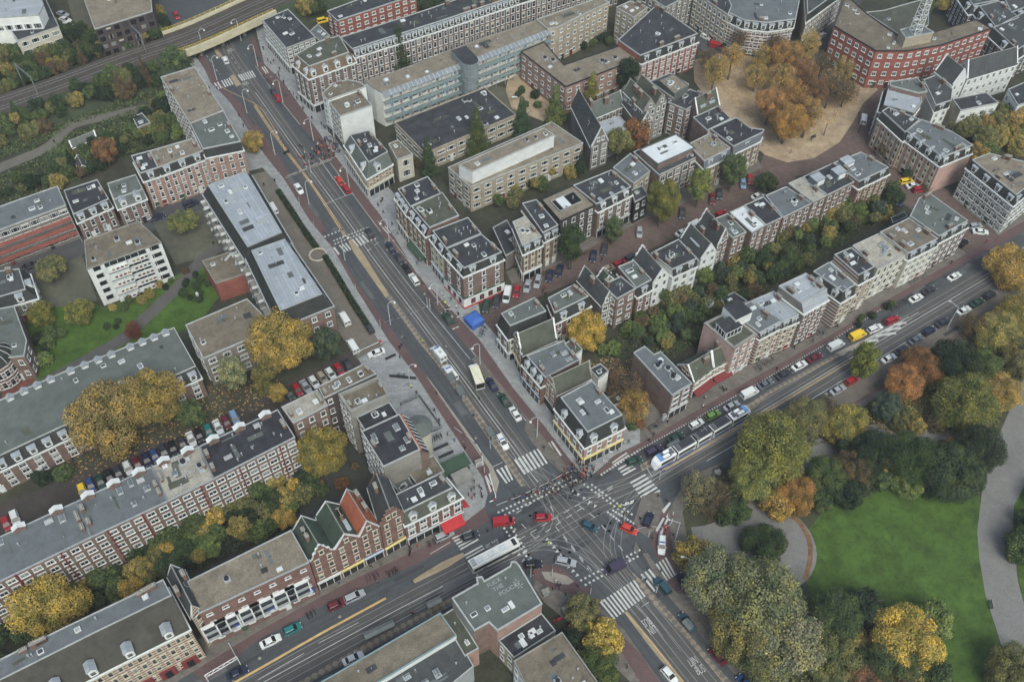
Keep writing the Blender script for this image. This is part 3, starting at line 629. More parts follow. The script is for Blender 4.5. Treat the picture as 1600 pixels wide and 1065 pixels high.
def gable_profile(w,h0,style,rise):
 """outline of a street gable, x from -w/2 to w/2, z from 0 (eave) upward"""
 X=w/2
 if style=='step':
  pts=[(-X,0)];n=4
  for k in range(n):x=-X+X*.84*k/n;z=rise*(k+1)/n;pts+=[(x,z),(-X+X*.84*(k+1)/n,z)]
  return pts+[(-x,z)for x,z in reversed(pts)]
 if style=='curl':
  pts=[(-X,0),(-X,.5),(-X*.86,.5),(-X*.72,rise*.28),(-X*.66,rise*.5),(-X*.46,rise*.58),(-X*.36,rise*.86),(-X*.22,rise*.9),(-X*.12,rise*1.08),(0,rise*1.12)]
  return pts+[(-x,z)for x,z in reversed(pts[:-1])]
 return[(-X,0),(-X,.3),(0,rise+.35),(X,.3),(X,0)]
def GH(label,pts,he,rise,wall='brick',roof='slate',nf=3,axis='y',st=('plain','plain'),f=None,wt='A',sp=2.3,ww=1.1,wh=1.7,name='gabled_house',cat='house',ch=1,shop=None,awn=None,trim='white',sky=1,gw=2,cap='white',shopf=None,wallf=None,dormers=()):
 if isinstance(he,str):he=solve_h(he)
 o=start(label,pts,he,name,cat);P=o.P;o.he=he;o.Pe=P
 b=MB()
 for i in range(4):
  a,c=P[i],P[(i+1)%4];b.face([(c.x,c.y,0),(a.x,a.y,0),(a.x,a.y,he),(c.x,c.y,he)],M[wallf[str(i)]]if wallf and str(i)in wallf else M[wall])
 put('wall',b,o.root)
 ends=(0,2)if axis=='y' else(3,1)
 r0=(P[ends[0]]+P[(ends[0]+1)%4])/2;r1=(P[ends[1]]+P[(ends[1]+1)%4])/2;zr=he+rise
 b=MB();e0,e1=ends
 s1=(P[(e0+1)%4],P[e1]);s2=(P[(e1+1)%4],P[e0])
 for(p,q),(u,v)in((s1,(r0,r1)),(s2,(r1,r0))):
  d=(q-p).normalized();nn=Vector((-d.y,d.x))*.25
  b.face([(u.x,u.y,zr),(p.x+nn.x,p.y+nn.y,he-.12),(q.x+nn.x,q.y+nn.y,he-.12),(v.x,v.y,zr)],M[roof])
  b.face([(p.x+nn.x,p.y+nn.y,he-.14),(p.x+nn.x*1.5,p.y+nn.y*1.5,he-.3),(q.x+nn.x*1.5,q.y+nn.y*1.5,he-.3),(q.x+nn.x,q.y+nn.y,he-.14)],M[trim])
 put('roof',b,o.root)
 b=MB();b.tube([(r0.x,r0.y,zr+.02),(r1.x,r1.y,zr+.02)],.14,M['cement'],6);put('ridge',b,o.root)
 for k,e in enumerate(ends):
  a,c=P[e],P[(e+1)%4];w_=(c-a).length;d=(c-a)/w_;ang=atan2(d.y,d.x);mid=(a+c)/2;pr=gable_profile(w_,he,st[k],rise)
  b=MB();n=len(pr);y0,y1=-.28,.04
  F0=[(x,y1,z)for x,z in pr];F1=[(x,y0,z)for x,z in pr]
  b.face(F0,M[wallf[str(e)]]if wallf and str(e)in wallf else M[wall]);b.face(F1[::-1],M[wall])
  for i in range(n-1):b.face([(pr[i][0],y1+.05,pr[i][1]),(pr[i][0],y0-.03,pr[i][1]),(pr[i+1][0],y0-.03,pr[i+1][1]),(pr[i+1][0],y1+.05,pr[i+1][1])],M[cap])
  for i in range(n-1):
   x0,z0=pr[i];x1,z1=pr[i+1];s=.9
   b.face([(x0,y1+.04,z0),(x0*s,y1+.04,z0-.05),(x1*s,y1+.04,z1-.28),(x1,y1+.04,z1)],M[cap])
  g=put('gable',b,o.root,loc=(mid.x,mid.y,he),rz=ang)
  if seen(o,a,c)and gw:
   for i in range(gw):link('window',win_mesh(wt,min(ww,1.0),min(1.5,rise*.35),0),g,((i-(gw-1)/2)*1.5,.05,rise*.22),0)
 fs=[int(x)for x in f]if f is not None else[i for i in range(4)if seen(o,P[i],P[(i+1)%4])and(P[(i+1)%4]-P[i]).length>3]
 sf=[int(c)for c in shopf]if shopf is not None else fs
 for i in fs:
  a,c=P[i],P[(i+1)%4];z0=3.6 if shop and i in sf else.5;facade(o,a,c,z0,he,nf,wt,sp,ww,wh,o.root)
  if shop and i in sf:shopfront(o,a,c,shop,awn)
 L=(r1-r0).length;d=(r1-r0)/L
 for k in range(ch):
  p=r0+d*(L*random.uniform(.25,.75));s=random.choice((-1,1));p=p+Vector((-d.y,d.x))*s*1.2;chimney(o,p.x,p.y,zr-1.2,h=2.0,rz=atan2(d.y,d.x)-pi/2)
 for(t,s,w_)in dormers:
  side=s1 if s>0 else s2;p=side[0].lerp(side[1],t);dd=(side[1]-side[0]).normalized();nn=Vector((-dd.y,dd.x))
  dormer(o,p-nn*1.0,atan2(dd.y,dd.x),he+.4,w=w_,h=1.7,d=2.6)
 hw=(P[1]-P[0]).length/2 if axis=='y' else(P[2]-P[1]).length/2
 for k in range(sky):
  t=random.uniform(.25,.75);s=random.choice((s1,s2));p=s[0].lerp(s[1],t);q=r0.lerp(r1,t if s is s1 else 1-t);x=p.lerp(q,.5)
  dd=(s[1]-s[0]).normalized();b=MB();b.box((0,0,0),(1.0,1.3,.12),M['steel']);b.box((0,0,.12),(.8,1.1,.03),M['glass3'])
  z=put('skylight',b,o.root,loc=(x.x,x.y,he+rise/2-.1),rz=atan2(dd.y,dd.x));z.rotation_euler[0]=-atan2(rise,hw)
 flush(o);return o
def gallery(o,i,z0,z1,nf,dep=1.6,mat_='offwhite',rail='teal',post=4.0,t0=0.0,t1=1.0):
 a,c=o.Pe[i],o.Pe[(i+1)%len(o.Pe)];a,c=a.lerp(c,t0),a.lerp(c,t1);L=(c-a).length;d=(c-a)/L;ang=atan2(d.y,d.x);mid=(a+c)/2;fh=(z1-z0)/nf
 for k in range(nf):
  b=MB();b.box((0,dep/2,0),(L,dep,.22),M[mat_]);b.box((0,dep,.22),(L,.08,.95),M[rail])
  put('gallery',b,o.root,loc=(mid.x,mid.y,z0+k*fh),rz=ang)
 b=MB()
 for j in range(int(L/post)+1):b.box((-L/2+.2+j*post,dep+.05,0),(.16,.16,z1),M['steel'])
 put('gallery_posts',b,o.root,loc=(mid.x,mid.y,0),rz=ang)
o=B('long brown brick block with gravel roof running down the main road from the railway bridge','251,121 304,105 349,173 297,193',15.5,'brickr','gravel',5,f='3',sp=2.7,sky=7,ch=2,sk='vent',name='apartment_block',cat='apartment block')
B('pink brick corner block with green roof and dark mansard facing the courtyard street','297,193 349,174 376,221 317,233',15,'brickp','green',4,f='23',sp=2.6,mans='2',mh=2.6,mo=.9,sky=5,ch=1,name='apartment_block',cat='apartment block')
B('red brick terrace wing with a gravel roof joining the pink corner block','235,236 300,217 317,236 247,262','247,262 263,318','brickp','gravel',4,f='2',sp=2.2,mans='2',mh=2.4,mo=.9,dorm=3,sky=4,name='apartment_block',cat='apartment block')
B('pink brick house with a blue grey flat roof beside the gravel roofed wing','205,244 234,236 247,262 219,271',13,'brickp','bit',4,f='2',mans='2',mh=2.4,mo=.9,dorm=1,sky=1)
B('low brown brick houses with hipped green roof and two white dormers','168,287 212,273 223,296 178,312',10,'brick','green',3,f='2',mans='2',mh=2.2,mo=1.8,mm='green',dorm=2,peak=True,ch=0,sky=2,sp=2.4)
B('low house with striped black roof and wide white roof dormer facing the courtyard','100,298 152,281 170,311 115,335',9.5,'brick','bitstripe',2,f='2',mans='2',mh=2.2,mo=1.3,dorm=3,ch=1,sky=2,wh=2.2,sp=2.4)
o=B('modern terraced flats with grey roof and orange brick balcony bands at the left edge','-60,344 90,291 103,321 -50,378',12.5,'brickg','grey',4,f='2',wt='S',sp=2.6,ww=2.2,wh=1.6,ch=0,sky=3,name='apartment_block',cat='apartment block')
gallery(o,2,3.0,11,3,1.5,'bricko','bricko',99)
a6=B('white apartment block with gravel roof and stepped balconies standing on the lawn','132,376 217,346 252,379 136,421',14,'white','gravelb',4,f='',ch=0,sky=1,fan=3,name='apartment_block',cat='apartment block',trim='cement')
a,c=a6.P[2],a6.P[3];L=(c-a).length;d=(c-a)/L;ang=atan2(d.y,d.x);nn=Vector((-d.y,d.x))
for k in range(5):
 for j,(t0,t1,dp)in enumerate(((.04,.17,.1),(.22,.5,1.0),(.5,.78,1.5),(.83,.93,.1))):
  if k==4 and j in(0,3):pass
  w_=(t1-t0)*L;p=a+d*((t0+t1)/2*L);z=.5+k*2.72
  b=MB();b.box((0,.03,1.15),(w_,.1,1.35),M['glass']);
  for q in range(int(w_/2)+1):b.box((-w_/2+.1+q*2,.07,1.15),(.1,.12,1.35),M['white'])
  put('window_band',b,a6.root,loc=(p.x,p.y,z),rz=ang)
  if dp>.5:
   b=MB();b.box((0,dp/2,0),(w_,dp,.15),M['white']);b.box((0,dp,.1),(w_,.12,1.0),M['white']);b.box((-w_/2,dp/2,.1),(.12,dp,1.0),M['white']);b.box((w_/2,dp/2,.1),(.12,dp,1.0),M['white'])
   for q in range(int(w_/1.1)):b.box((-w_/2+.5+q*1.1,dp+.1,.75),(.7,.3,.35),random.choice((M['dred'],M['dgreen'],M['wood'])))
   put('balcony',b,a6.root,loc=(p.x,p.y,z),rz=ang)
z_=dict(mans='0123',mh=3.8,mo=1.7,trim='steel')
o=B('large block with pale zinc roof and stacked balconies nearest the courtyard houses','325,290 384,268 440,363 387,386',15,'brick','zincx',3,f='23',sp=3.2,ch=0,sky=2,name='apartment_block',cat='apartment block',mm='slated',tw=.15,**z_)
for k in range(4):
 for t in(.12,.32,.52,.72,.9):
  a,c=o.Pe[3],o.Pe[0];p=a.lerp(c,t);d=(c-a).normalized();b=MB();b.box((0,.8,0),(2.8,1.6,.15),M['cement']);b.box((0,1.6,.1),(2.8,.08,.95),M['glassroof']);b.box((-1.4,.8,.1),(.08,1.6,.95),M['white']);b.box((1.4,.8,.1),(.08,1.6,.95),M['white'])
  put('balcony',b,o.root,loc=(p.x,p.y,1.6+k*2.7),rz=atan2(d.y,d.x))
b=MB()
for x,y,w_,l_,h_ in((2,-6,3,2.2,.7),(-2,5,2.2,2.2,.6),(1,9,3,2.4,.8)):b=MB();b.box((x,y,0),(w_,l_,h_),M['steel'],0,M['zinc']);put('roof_housing',b,o.root,loc=(0,0,14.95))
o=B('large block with pale zinc roof whose brick end wall faces the orange tree','393,392 445,374 503,459 438,485',16,'brick','zincx',3,f='123',sp=3.4,ww=1.4,ch=0,sky=3,name='apartment_block',cat='apartment block',mm='slated',tw=.15,wt='C',**z_)
for t in(.1,.3,.5,.7,.9):
 a,c=o.Pe[1],o.Pe[2];dormer(o,a.lerp(c,t)-Vector((1.2,0)),atan2((c-a).y,(c-a).x),12.6,w=1.6,h=1.7)
 a,c=o.Pe[3],o.Pe[0]
 for k in range(4):
  p=a.lerp(c,t);d=(c-a).normalized();b=MB();b.box((0,.8,0),(2.8,1.6,.15),M['cement']);b.box((0,1.6,.1),(2.8,.08,.95),M['glassroof']);b.box((-1.4,.8,.1),(.08,1.6,.95),M['white']);put('balcony',b,o.root,loc=(p.x,p.y,1.6+k*2.9),rz=atan2(d.y,d.x))
o=B('low annex with orange red brick wall and snaking silver duct on its gravel roof','316,408 362,393 383,428 337,443',7,'bricko','gravelb',1,f='',ch=0,sky=1,name='annex_building',cat='building',trim='cement')
b=MB();b.tube([(-2,1,.3),(0,1.8,1.2),(1.5,1.4,1.4),(2.0,.2,1.2),(.8,-.6,1.2),(.2,-1.8,.3)],.38,M['steel'],8);put('duct',b,o.root,loc=(3,1,6.9))
B('long institutional wing with a brown gravel roof beside the green car park lawn','290,508 386,467 430,512 318,560','318,560 330,604','brickg','gravelb',3,f='23',wt='C',sp=3.6,ww=2.0,wh=1.7,ch=0,sky=1,name='school_wing',cat='school building')
o=B('long low building with curved grey green roof and a row of small white dormers','-60,655 0,625 95,583 190,545 272,512 306,572 180,628 80,674 -50,735',10,'brick','green',3,f='5678',mans='5678',mh=2.8,mo=1.8,wt='C',sp=3.6,ww=1.7,wh=1.5,dorm=6,ch=0,sky=3,name='school_wing',cat='school building')
for i in range(3):
 for t in(.15,.38,.6,.82):
  a,c=o.P[1+i],o.P[2+i];d=(c-a).normalized();p=a.lerp(c,t);dormer(o,p,atan2(d.y,d.x),9.0,w=1.5,h=1.3,d=1.5,peak=True)
B('small brick hall with flat green roof at the left edge above the lawn','-40,490 22,478 42,532 38,556 -40,565',9,'brick','green',2,f='23',wt='C',ch=0,sky=3,name='school_wing',cat='school building')
B('house with dark green hipped roof and white dormers at the left edge','-60,440 -5,424 30,420 40,452 -50,478',9,'brickg','slate',2,mans='23',mh=2.5,mo=1.8,dorm=2,ch=1,name='school_wing',cat='school building')
o=root('domed_bay',G(10,590),0,'round brick bay with white bands and dark glass dome above the red forecourt','building')
b=MB();n=14;b.loft([[(4.5*cos(2*pi*j/n),4.5*sin(2*pi*j/n),z)for j in range(n)]for z in(0,8.5)],M['striped']);put('wall',b,o)
b=MB();b.loft([[(r*cos(2*pi*j/n),r*sin(2*pi*j/n),z)for j in range(n)]for r,z in((4.7,8.5),(4.0,10.0),(2.6,11.4),(.2,12.2))],M['slated']);
for j in range(n):b.tube([(4.7*cos(2*pi*j/n),4.7*sin(2*pi*j/n),8.6),(4.02*cos(2*pi*j/n),4.02*sin(2*pi*j/n),10.1),(2.62*cos(2*pi*j/n),2.62*sin(2*pi*j/n),11.5),(.2,0,12.3)],.07,M['white'],4)
put('roof',b,o)
for j in range(7,14):
 for z in(1.2,4.6):link('window',win_mesh('A',1.3,2.2,0),o,(4.45*cos(2*pi*(j+.5)/n),4.45*sin(2*pi*(j+.5)/n),z),2*pi*(j+.5)/n-pi/2)
kw=dict(wt='W',sp=2.45,ww=1.85,wh=1.5,f='2',name='apartment_block',cat='apartment block',trim='steel')
HB=solve_h('150,833 183,885')
def downpipes(o,ts,m='dred'):
 a,c=o.Pe[2],o.Pe[3]
 for t in ts:p=a.lerp(c,t);b=MB();b.box((0,.12,0),(.3,.2,o.he),M[m]);put('downpipe',b,o.root,loc=(p.x,p.y,0),rz=atan2((c-a).y,(c-a).x))
def street_gables(o,n):
 a,c=o.P[0],o.P[1];d=(c-a).normalized()
 for k in range(n):dormer(o,a.lerp(c,(k+.5)/n)+Vector((0,.2)),atan2(d.y,d.x),o.h-.6,w=2.4,h=1.6,d=1.2,m=M['brick'],peak=True,top=M['white'])
o=B('plain grey roofed section of the long brick block, white windows in five rows','-60,866 115,783 262,783 -60,937'.replace('115,783 262,783','118,784 143,839'),HB,'brick','grey',5,sky=6,ch=5,sk='glass',**kw);downpipes(o,(.25,.6,.95));street_gables(o,3)
o=B('grey roofed section of the long brick block next to the littered pale gravel roof','118,784 237,729 262,783 143,839',HB,'brick','grey',5,sky=6,ch=4,sk='glass',**kw);downpipes(o,(.35,.8));street_gables(o,3)
o=B('section of the long brick block whose pale gravel roof is littered with vents','237,729 312,697 334,748 262,783',HB,'brick','gravell',5,sky=9,ch=4,fan=2,sk='glass',**kw);downpipes(o,(.3,));street_gables(o,2)
o=B('section of the long brick block with patchy black bitumen roof','312,697 434,640 461,683 334,748',HB,'brick','bitx',5,sky=10,ch=5,sk='glass',**kw);downpipes(o,(.2,.7));street_gables(o,3)
B('short brick section with plain pale gravel roof at the end of the long block','440,636 496,609 512,633 458,661',HB,'brick','gravell',4,sky=1,ch=3,f='2',sp=2.8,ww=1.3,name='apartment_block',cat='apartment block')
B('tall brick block with long brown gravel roof at the top of the plaza','497,604 570,568 588,584 506,622',16,'brickd','gravelb',4,f='23',ch=2,sky=3,name='apartment_block',cat='apartment block')
B('tall block with mossy brown roof and cement parapets beside the plaza','529,618 593,590 609,620 548,646',16.5,'cement','gravelb',5,f='3',ch=3,sky=4,wallf={'3':'brick'},trim='cement',par=.8,tw=.6,sp=2.1,name='apartment_block',cat='apartment block')
B('narrow block with sunken black roof between two taller plaza blocks','557,652 608,628 622,648 570,672',14.5,'brick','bitx',5,f='3',ch=0,sky=2,name='apartment_block',cat='apartment block')
o=B('flat roofed black topped block with bare grey end wall and orange gutter on the plaza','565,674 624,647 656,702 599,729',16,'brick','bitx',5,f='3',sp=2.0,ww=1.3,ch=2,sky=4,wallf={'2':'cement'},sk='glass',name='apartment_block',cat='apartment block')
a,c=o.P[1],o.P[2];d=(c-a).normalized();mid=(a+c)/2;ang=atan2(d.y,d.x);L=(c-a).length
b=MB();b.box((0,.25,0),(L,.45,.3),M['tile']);put('orange_gutter',b,o.root,loc=(mid.x,mid.y,15.7),rz=ang)
b=MB();
for j in range(9):b.face([(-L/2+j*L/9,.5,15.6),(-L/2+(j+.35)*L/9,.5,15.6),(-L/2+(j+.35)*L/9,2.2,13.1),(-L/2+j*L/9,2.2,13.1)],M['white'])
b.face([(-L/2,.45,15.5),(L/2,.45,15.5),(L/2,2.2,13.0),(-L/2,2.2,13.0)],M['slated']);put('mansard_roof',b,o.root,loc=(mid.x,mid.y,0),rz=ang)
b=MB();b.box((0,1.0,0),(L,2.0,13.0),M['brick']);put('front_bay',b,o.root,loc=(mid.x,mid.y,0),rz=ang)
t=root('round_stair_tower',G(655,667,12)[:],0,'round cream turret with a green cone cap standing on the plaza','tower');n=16
b=MB();b.loft([[(2.6*cos(2*pi*j/n),2.6*sin(2*pi*j/n),z)for j in range(n)]for z in(0,12.3)],M['cream']);put('wall',b,t)
b=MB();b.loft([[(r*cos(2*pi*j/n),r*sin(2*pi*j/n),z)for j in range(n)]for r,z in((3.1,12.2),(3.1,12.5),(.4,13.6),(.1,14.4))],M['green']);put('roof',b,t)
B('low building with mossy brown roof tucked behind the corner shops','634,733 677,711 694,736 652,757',8,'cement','gravelb',1,f='',ch=0,sky=3,name='annex_building',cat='building')
B('small dark flat roofed annex with open light well behind the corner shops','612,754 634,740 650,764 628,776',7,'dark','green',1,f='',ch=0,sky=2,name='annex_building',cat='building')
HS=solve_h('314,960 345,1005')
o=B('modern red brick building with deep gravel roof and framed white balcony bays','293,908 455,828 483,878 311,958',HS,'brickr','gravel',4,f='2',wt='S',sp=3.4,ww=1.3,wh=.9,ch=0,sky=1,fan=1,name='shop_building',cat='building',trim='steel')
a,c=o.P[2],o.P[3];L=(c-a).length;d=(c-a)/L
for t in(.17,.3,.5,.63,.82,.94):
 p=a+d*(L*t);b=MB();b.box((0,.35,3.4),(5.0,.7,.3),M['white']);b.box((0,.35,9.2),(5.0,.7,.3),M['white'])
 for s in(-2.4,2.4):b.box((s,.35,3.4),(.3,.7,6.0),M['white'])
 b.box((0,.1,3.7),(4.6,.2,5.4),M['glass3']);b.box((0,.6,6.2),(4.6,.12,1.0),M['steel']);b.box((0,.6,3.7),(4.6,.12,.9),M['steel']);put('bay',b,o.root,loc=(p.x,p.y,0),rz=atan2(d.y,d.x))
for t in(.02,.4,.72):
 p=a+d*(L*t+1);b=MB();b.box((0,.5,3.4),(1.6,.25,1.6),M['blue']);b.box((0,.65,3.8),(.7,.1,.8),M['white']);put('sign_board',b,o.root,loc=(p.x,p.y,0),rz=atan2(d.y,d.x))
H2=solve_h('484,877 499,921')
GH('red brick gabled house with mossy green tiled roof next to the deep gravel roof','457,829 494,813 523,858 484,877',H2,4.2,'brickr','tileg',3,st=('plain','curl'),f='2',wt='T',sp=2.3,shop='white',wallf=None,cap='white',ch=2,gw=1)
GH('brick house with dark mossy roof between the green and the orange tiled roofs','494,805 531,788 561,838 523,858',H2,3.6,'brickr','tileg',3,st=('plain','plain'),f='2',wt='T',sp=2.3,shop='yellow',ch=3,gw=1,dormers=((.7,1,2.6),))
GH('gabled house with bright orange tiled roof and white edged gable over the shops','531,786 560,773 593,822 561,838',H2,4.2,'brickr','tile',3,st=('plain','plain'),f='2',wt='T',sp=2.3,shop='lblue',ch=2,gw=1,wallf=None)
GH('red brick house with pointed brick gable and slate roof left of the long corner mansard','575,760 606,748 630,801 594,822',H2,4.4,'brickr','slate',3,st=('plain','step'),f='2',wt='T',sp=2.3,shop='yellow',ch=1,gw=2,cap='chim')
o=B('corner shop block with black flat roof, long mossy mansard and red awning by the junction','615,774 688,739 707,762 627,801',12.5,'brickr','bit',2,f='12',wt='W',sp=2.5,ww=1.7,mans='12',mh=3.4,mo=1.4,mm='moss',dorm=3,shop='steel',ch=1,sky=4,peak=True,name='shop_building',cat='building')
a,c=o.Pe[2],o.Pe[3];d=(c-a).normalized();p=a+d*3.4;b=MB();b.face([(-2.6,.2,3.3),(2.6,.2,3.3),(2.6,2.6,2.3),(-2.6,2.6,2.3)],M['red']);b.box((0,2.62,1.95),(5.2,.06,.38),M['red']);put('awning',b,o.root,loc=(p.x,p.y,0),rz=atan2(d.y,d.x))
a,c=o.Pe[1],o.Pe[2];d=(c-a).normalized();p=a.lerp(c,.7);b=MB();b.face([(-1.3,.2,3.3),(1.3,.2,3.3),(1.3,2.0,2.4),(-1.3,2.0,2.4)],M['red']);b.box((0,2.02,2.1),(2.6,.06,.32),M['red']);put('awning',b,o.root,loc=(p.x,p.y,0),rz=atan2(d.y,d.x))
H4=solve_h('318,965 346,1007')
o=B('long brick and cream block with deep mossy roof and zinc dormers at the bottom left','-60,1062 0,1030 90,985 195,935 255,905 268,930 150,987 -60,1092',H4+4,'stripec','grey',4,f='56',wt='T',sp=1.9,ww=1.05,mans='56',mh=4,mo=6.3,mm='mossd',dorm=4,peak=True,ch=9,sky=6,name='apartment_block',cat='apartment block')
for t in(.2,.5,.8):
 a,c=o.Pe[5],o.Pe[6];p=a.lerp(c,t);d=(c-a).normalized();b=MB();b.box((0,.1,0),(3.2,.5,3.6),M['dred']);b.box((0,.36,.1),(1.4,.1,2.8),M['black']);put('entrance',b,o.root,loc=(p.x,p.y,0),rz=atan2(d.y,d.x))
GH('steep grey roof end wing of the long cream block beside the gravel roof','262,899 286,889 314,950 300,966',H4+.5,3.5,'stripec','slate',4,f='2',wt='T',ch=2,gw=0)
o=B('long gravel roofed building with a teal roof edge at the bottom of the picture','400,1122 530,1049 688,957 713,992 590,1066 480,1140',10,'white','gravelb',3,f='',ch=0,sky=2,trim='teal',name='apartment_block',cat='apartment block')
B('ribbed grey roofs with sunken roof gardens below the teal edged building','592,1067 713,993 740,1040 630,1130',8,'steel','slate',2,f='',ch=0,sky=4,sk='glass',name='apartment_block',cat='apartment block')
FT=13.5
o=B('tall corner block whose mossy flat roof carries large white graffiti lettering','706,934 746,911 744,902 753,900 757,907 797,884 799,877 806,877 812,884 847,943 777,985 764,972 741,985',FT,'cement','green',3,f='58',sp=3,ch=0,sky=3,trim='white',skip=.3,wallf={'9':'brickp','10':'brickp','11':'brick'},tw=.25,name='apartment_block',cat='apartment block')
def roof_text(o,lines,px,px2,z,size,sp):
 A,Bq=GP(px+' '+px2,z);ang=atan2((Bq-A).y,(Bq-A).x);dn=Vector((sin(ang),-cos(ang)))
 for k,tx in enumerate(lines):
  cu=bpy.data.curves.new('t','FONT');cu.body=tx;cu.size=size;cu.offset=-.002;q=bpy.data.objects.new('t',cu);COL.objects.link(q)
  bpy.context.view_layer.update();me=bpy.data.meshes.new_from_object(q.evaluated_get(bpy.context.evaluated_depsgraph_get()));bpy.data.objects.remove(q)
  p=A+dn*sp*k+(Bq-A).normalized()*(k*.55);R2=Matrix.Rotation(-o.rz,2);l=R2@(p-o.c)
  me.materials.clear();me.materials.append(M['steel']);link('graffiti',me,o.root,(l.x,l.y,z+.03),ang-o.rz)
roof_text(o,['FUCK','THE','POLICE'],'763,918','785,905',FT-.03,1.25,1.4)
for(x,y)in((807,909),(812,914)):
 l=Matrix.Rotation(-o.rz,2)@(G(x,y,FT)-o.c);b=MB()
 for k in range(5):a=k*2*pi/5;b.face([(0,0,0),(.7*cos(a-.1),.7*sin(a-.1),0),(.7*cos(a+.1),.7*sin(a+.1),0)],LN)
 put('graffiti',b,o.root,loc=(l.x,l.y,FT+.01))
B('low black roofed building in the gap below the graffiti roof','779,1000 846,958 868,985 803,1027',9,'beige','bitx',2,f='3',ch=0,sky=5,name='annex_building',cat='building')
B('brown gravel roofed block with a white side wall at the bottom edge','803,1033 878,988 940,1075 850,1130',11,'white','gravelb',3,f='3',ch=0,sky=1,fan=1,trim='cement',par=.5,name='apartment_block',cat='apartment block')
B('brick rear extension with small paved roof terrace left of the graffiti roof','690,962 709,950 748,1012 726,1024',8.5,'brickp','moss',2,f='',ch=0,sky=4,name='annex_building',cat='building')
B('dark roofed corner block just below the railway bridge, rows of pale windows facing the road','410,32 450,15 493,59 447,76','447,75 457,116','brickg','bit',4,f='23',wt='W',sp=2.2,ww=1.6,shop='white',ch=0,sky=4,fan=1,name='apartment_block',cat='apartment block')
B('low grey annex with a roof terrace between the dark corner block and the red row','484,50 497,38 516,57 500,66',7,'brickg','grey',1,f='',ch=0,sky=1,name='annex_building',cat='building')
B('brick corner building with brown tiled mansard, ornate gable and white ground floor','462,86 497,66 530,56 545,82 483,104','475,100 484,167','brick','moss',4,f='34',wt='A',sp=2.7,mans='234',mh=3.2,mo=1.6,mm='tileb',dorm=4,shop='white',ch=2,sky=3,peak=True,name='corner_building',cat='building')
B('long brick terrace with blue black roof and many small dormers behind the white galleries','532,59 660,18 800,-30 812,-8 680,36 550,77',15,'brick','bit',4,f='34',wt='A',sp=1.9,ww=1.2,wh=2.1,mans='34',mh=2.6,mo=1.0,dorm=14,ch=12,sky=8,name='apartment_block',cat='apartment block')
B('eastern end of the long brick terrace, partly outside the top edge','801,-30 960,-90 970,-55 813,-8',15,'brick','bit',4,f='2',wt='A',sp=1.9,ww=1.2,wh=2.1,mans='2',mh=2.6,mo=1.0,dorm=6,ch=4,sky=3,name='apartment_block',cat='apartment block')
B('red brick flats with purple grey roof and pale windows beside the railway thicket','511,18 640,-30 650,-8 527,33',11,'bricko','bit',4,f='23',wt='W',sp=3,ww=1.5,wh=1.3,ch=0,sky=4,name='apartment_block',cat='apartment block')
o=B('long curved gravel roofed school with white glazed galleries and coloured doors','572,128 640,104 700,80 760,58 800,46 838,32 857,47 722,99 597,145 584,138','597,145 601,198','offwhite','gravel',1,f='',ch=0,sky=12,sk='dome',trim='cement',name='school_building',cat='school building')
for i,(t0,t1)in((6,(0,.97)),(7,(.04,1))):
 gallery(o,i,3.0,12.4,3,1.7,'cement','teal',3.5,t0,t1)
 a,c=o.P[i],o.P[(i+1)%10];L=(c-a).length;d=(c-a)/L;ang=atan2(d.y,d.x)
 for k in range(4):
  for j in range(int(L/3.2)):
   p=a+d*(1.6+j*3.2);z=.3+k*3.15
   b=MB();b.box((-.5,.04,.9),(1.5,.08,1.3),M['glass3']);b.box((.95,.05,0),(.8,.08,2.2),random.choice((M['lblue'],M['pink'],M['white'],M['teal'],M['white'])));
   if o.nw<98:put('door_and_window',b,o.root,loc=(p.x,p.y,z),rz=ang);o.nw+=1
   else:o.extra.append((b.mesh('x'),Matrix.Translation((p.x,p.y,z))@Matrix.Rotation(ang,4,'Z')))
 b=MB();b.face([(-L/2,.1,13.1),(L/2,.1,13.1),(L/2,1.9,12.3),(-L/2,1.9,12.3)],M['glassroof']);m_=(a+c)/2
 for j in range(int(L/1.5)):b.tube([(-L/2+j*1.5,.1,13.15),(-L/2+j*1.5,1.9,12.35)],.05,M['white'],4)
 put('glazed_canopy',b,o.root,loc=(m_.x,m_.y,0),rz=ang)
flush(o)
t=root('glass_stair_tower',G(730,120,8)[:],radians(32),'blue green glass stair tower with rounded end projecting from the white galleries','stair tower')
b=MB();pr=[(-2.6,5),(2.6,5)]+[(2.6*cos(a),-2-2.6*sin(a))for a in[k*pi/8 for k in range(9)]];b.prism([Vector(p)for p in pr],0,15.5,M['glassroof'],M['bit'])
for z in range(1,16,2):b.prism([Vector(p)*1.02 for p in pr],z-.08,z+.08,M['teal'],None,True)
put('glazing',b,t)
B('sand coloured flats with stepped roof terraces behind the school galleries','838,31 935,-3 952,4 905,26 872,43 856,46',13.5,'beige','gravel',4,f='234',wt='C',sp=2.6,ww=1.2,wh=1.4,ch=0,sky=3,name='apartment_block',cat='apartment block')
B('beige flats with brown roof behind the red painted terrace','963,12 985,2 1012,12 990,28',13,'beige','gravelb',4,f='23',wt='C',sp=2.8,ww=1.2,wh=1.3,ch=1,sky=1,name='apartment_block',cat='apartment block')
B('L shaped brown brick building with broad gravel roof and corner balconies','814,81 850,66 881,102 972,71 997,92 884,136',10.5,'brickp','gravel',3,f='345',wt='C',sp=3.0,ww=1.4,wh=1.3,ch=0,sky=1,fan=5,name='apartment_block',cat='apartment block',trim='dark')
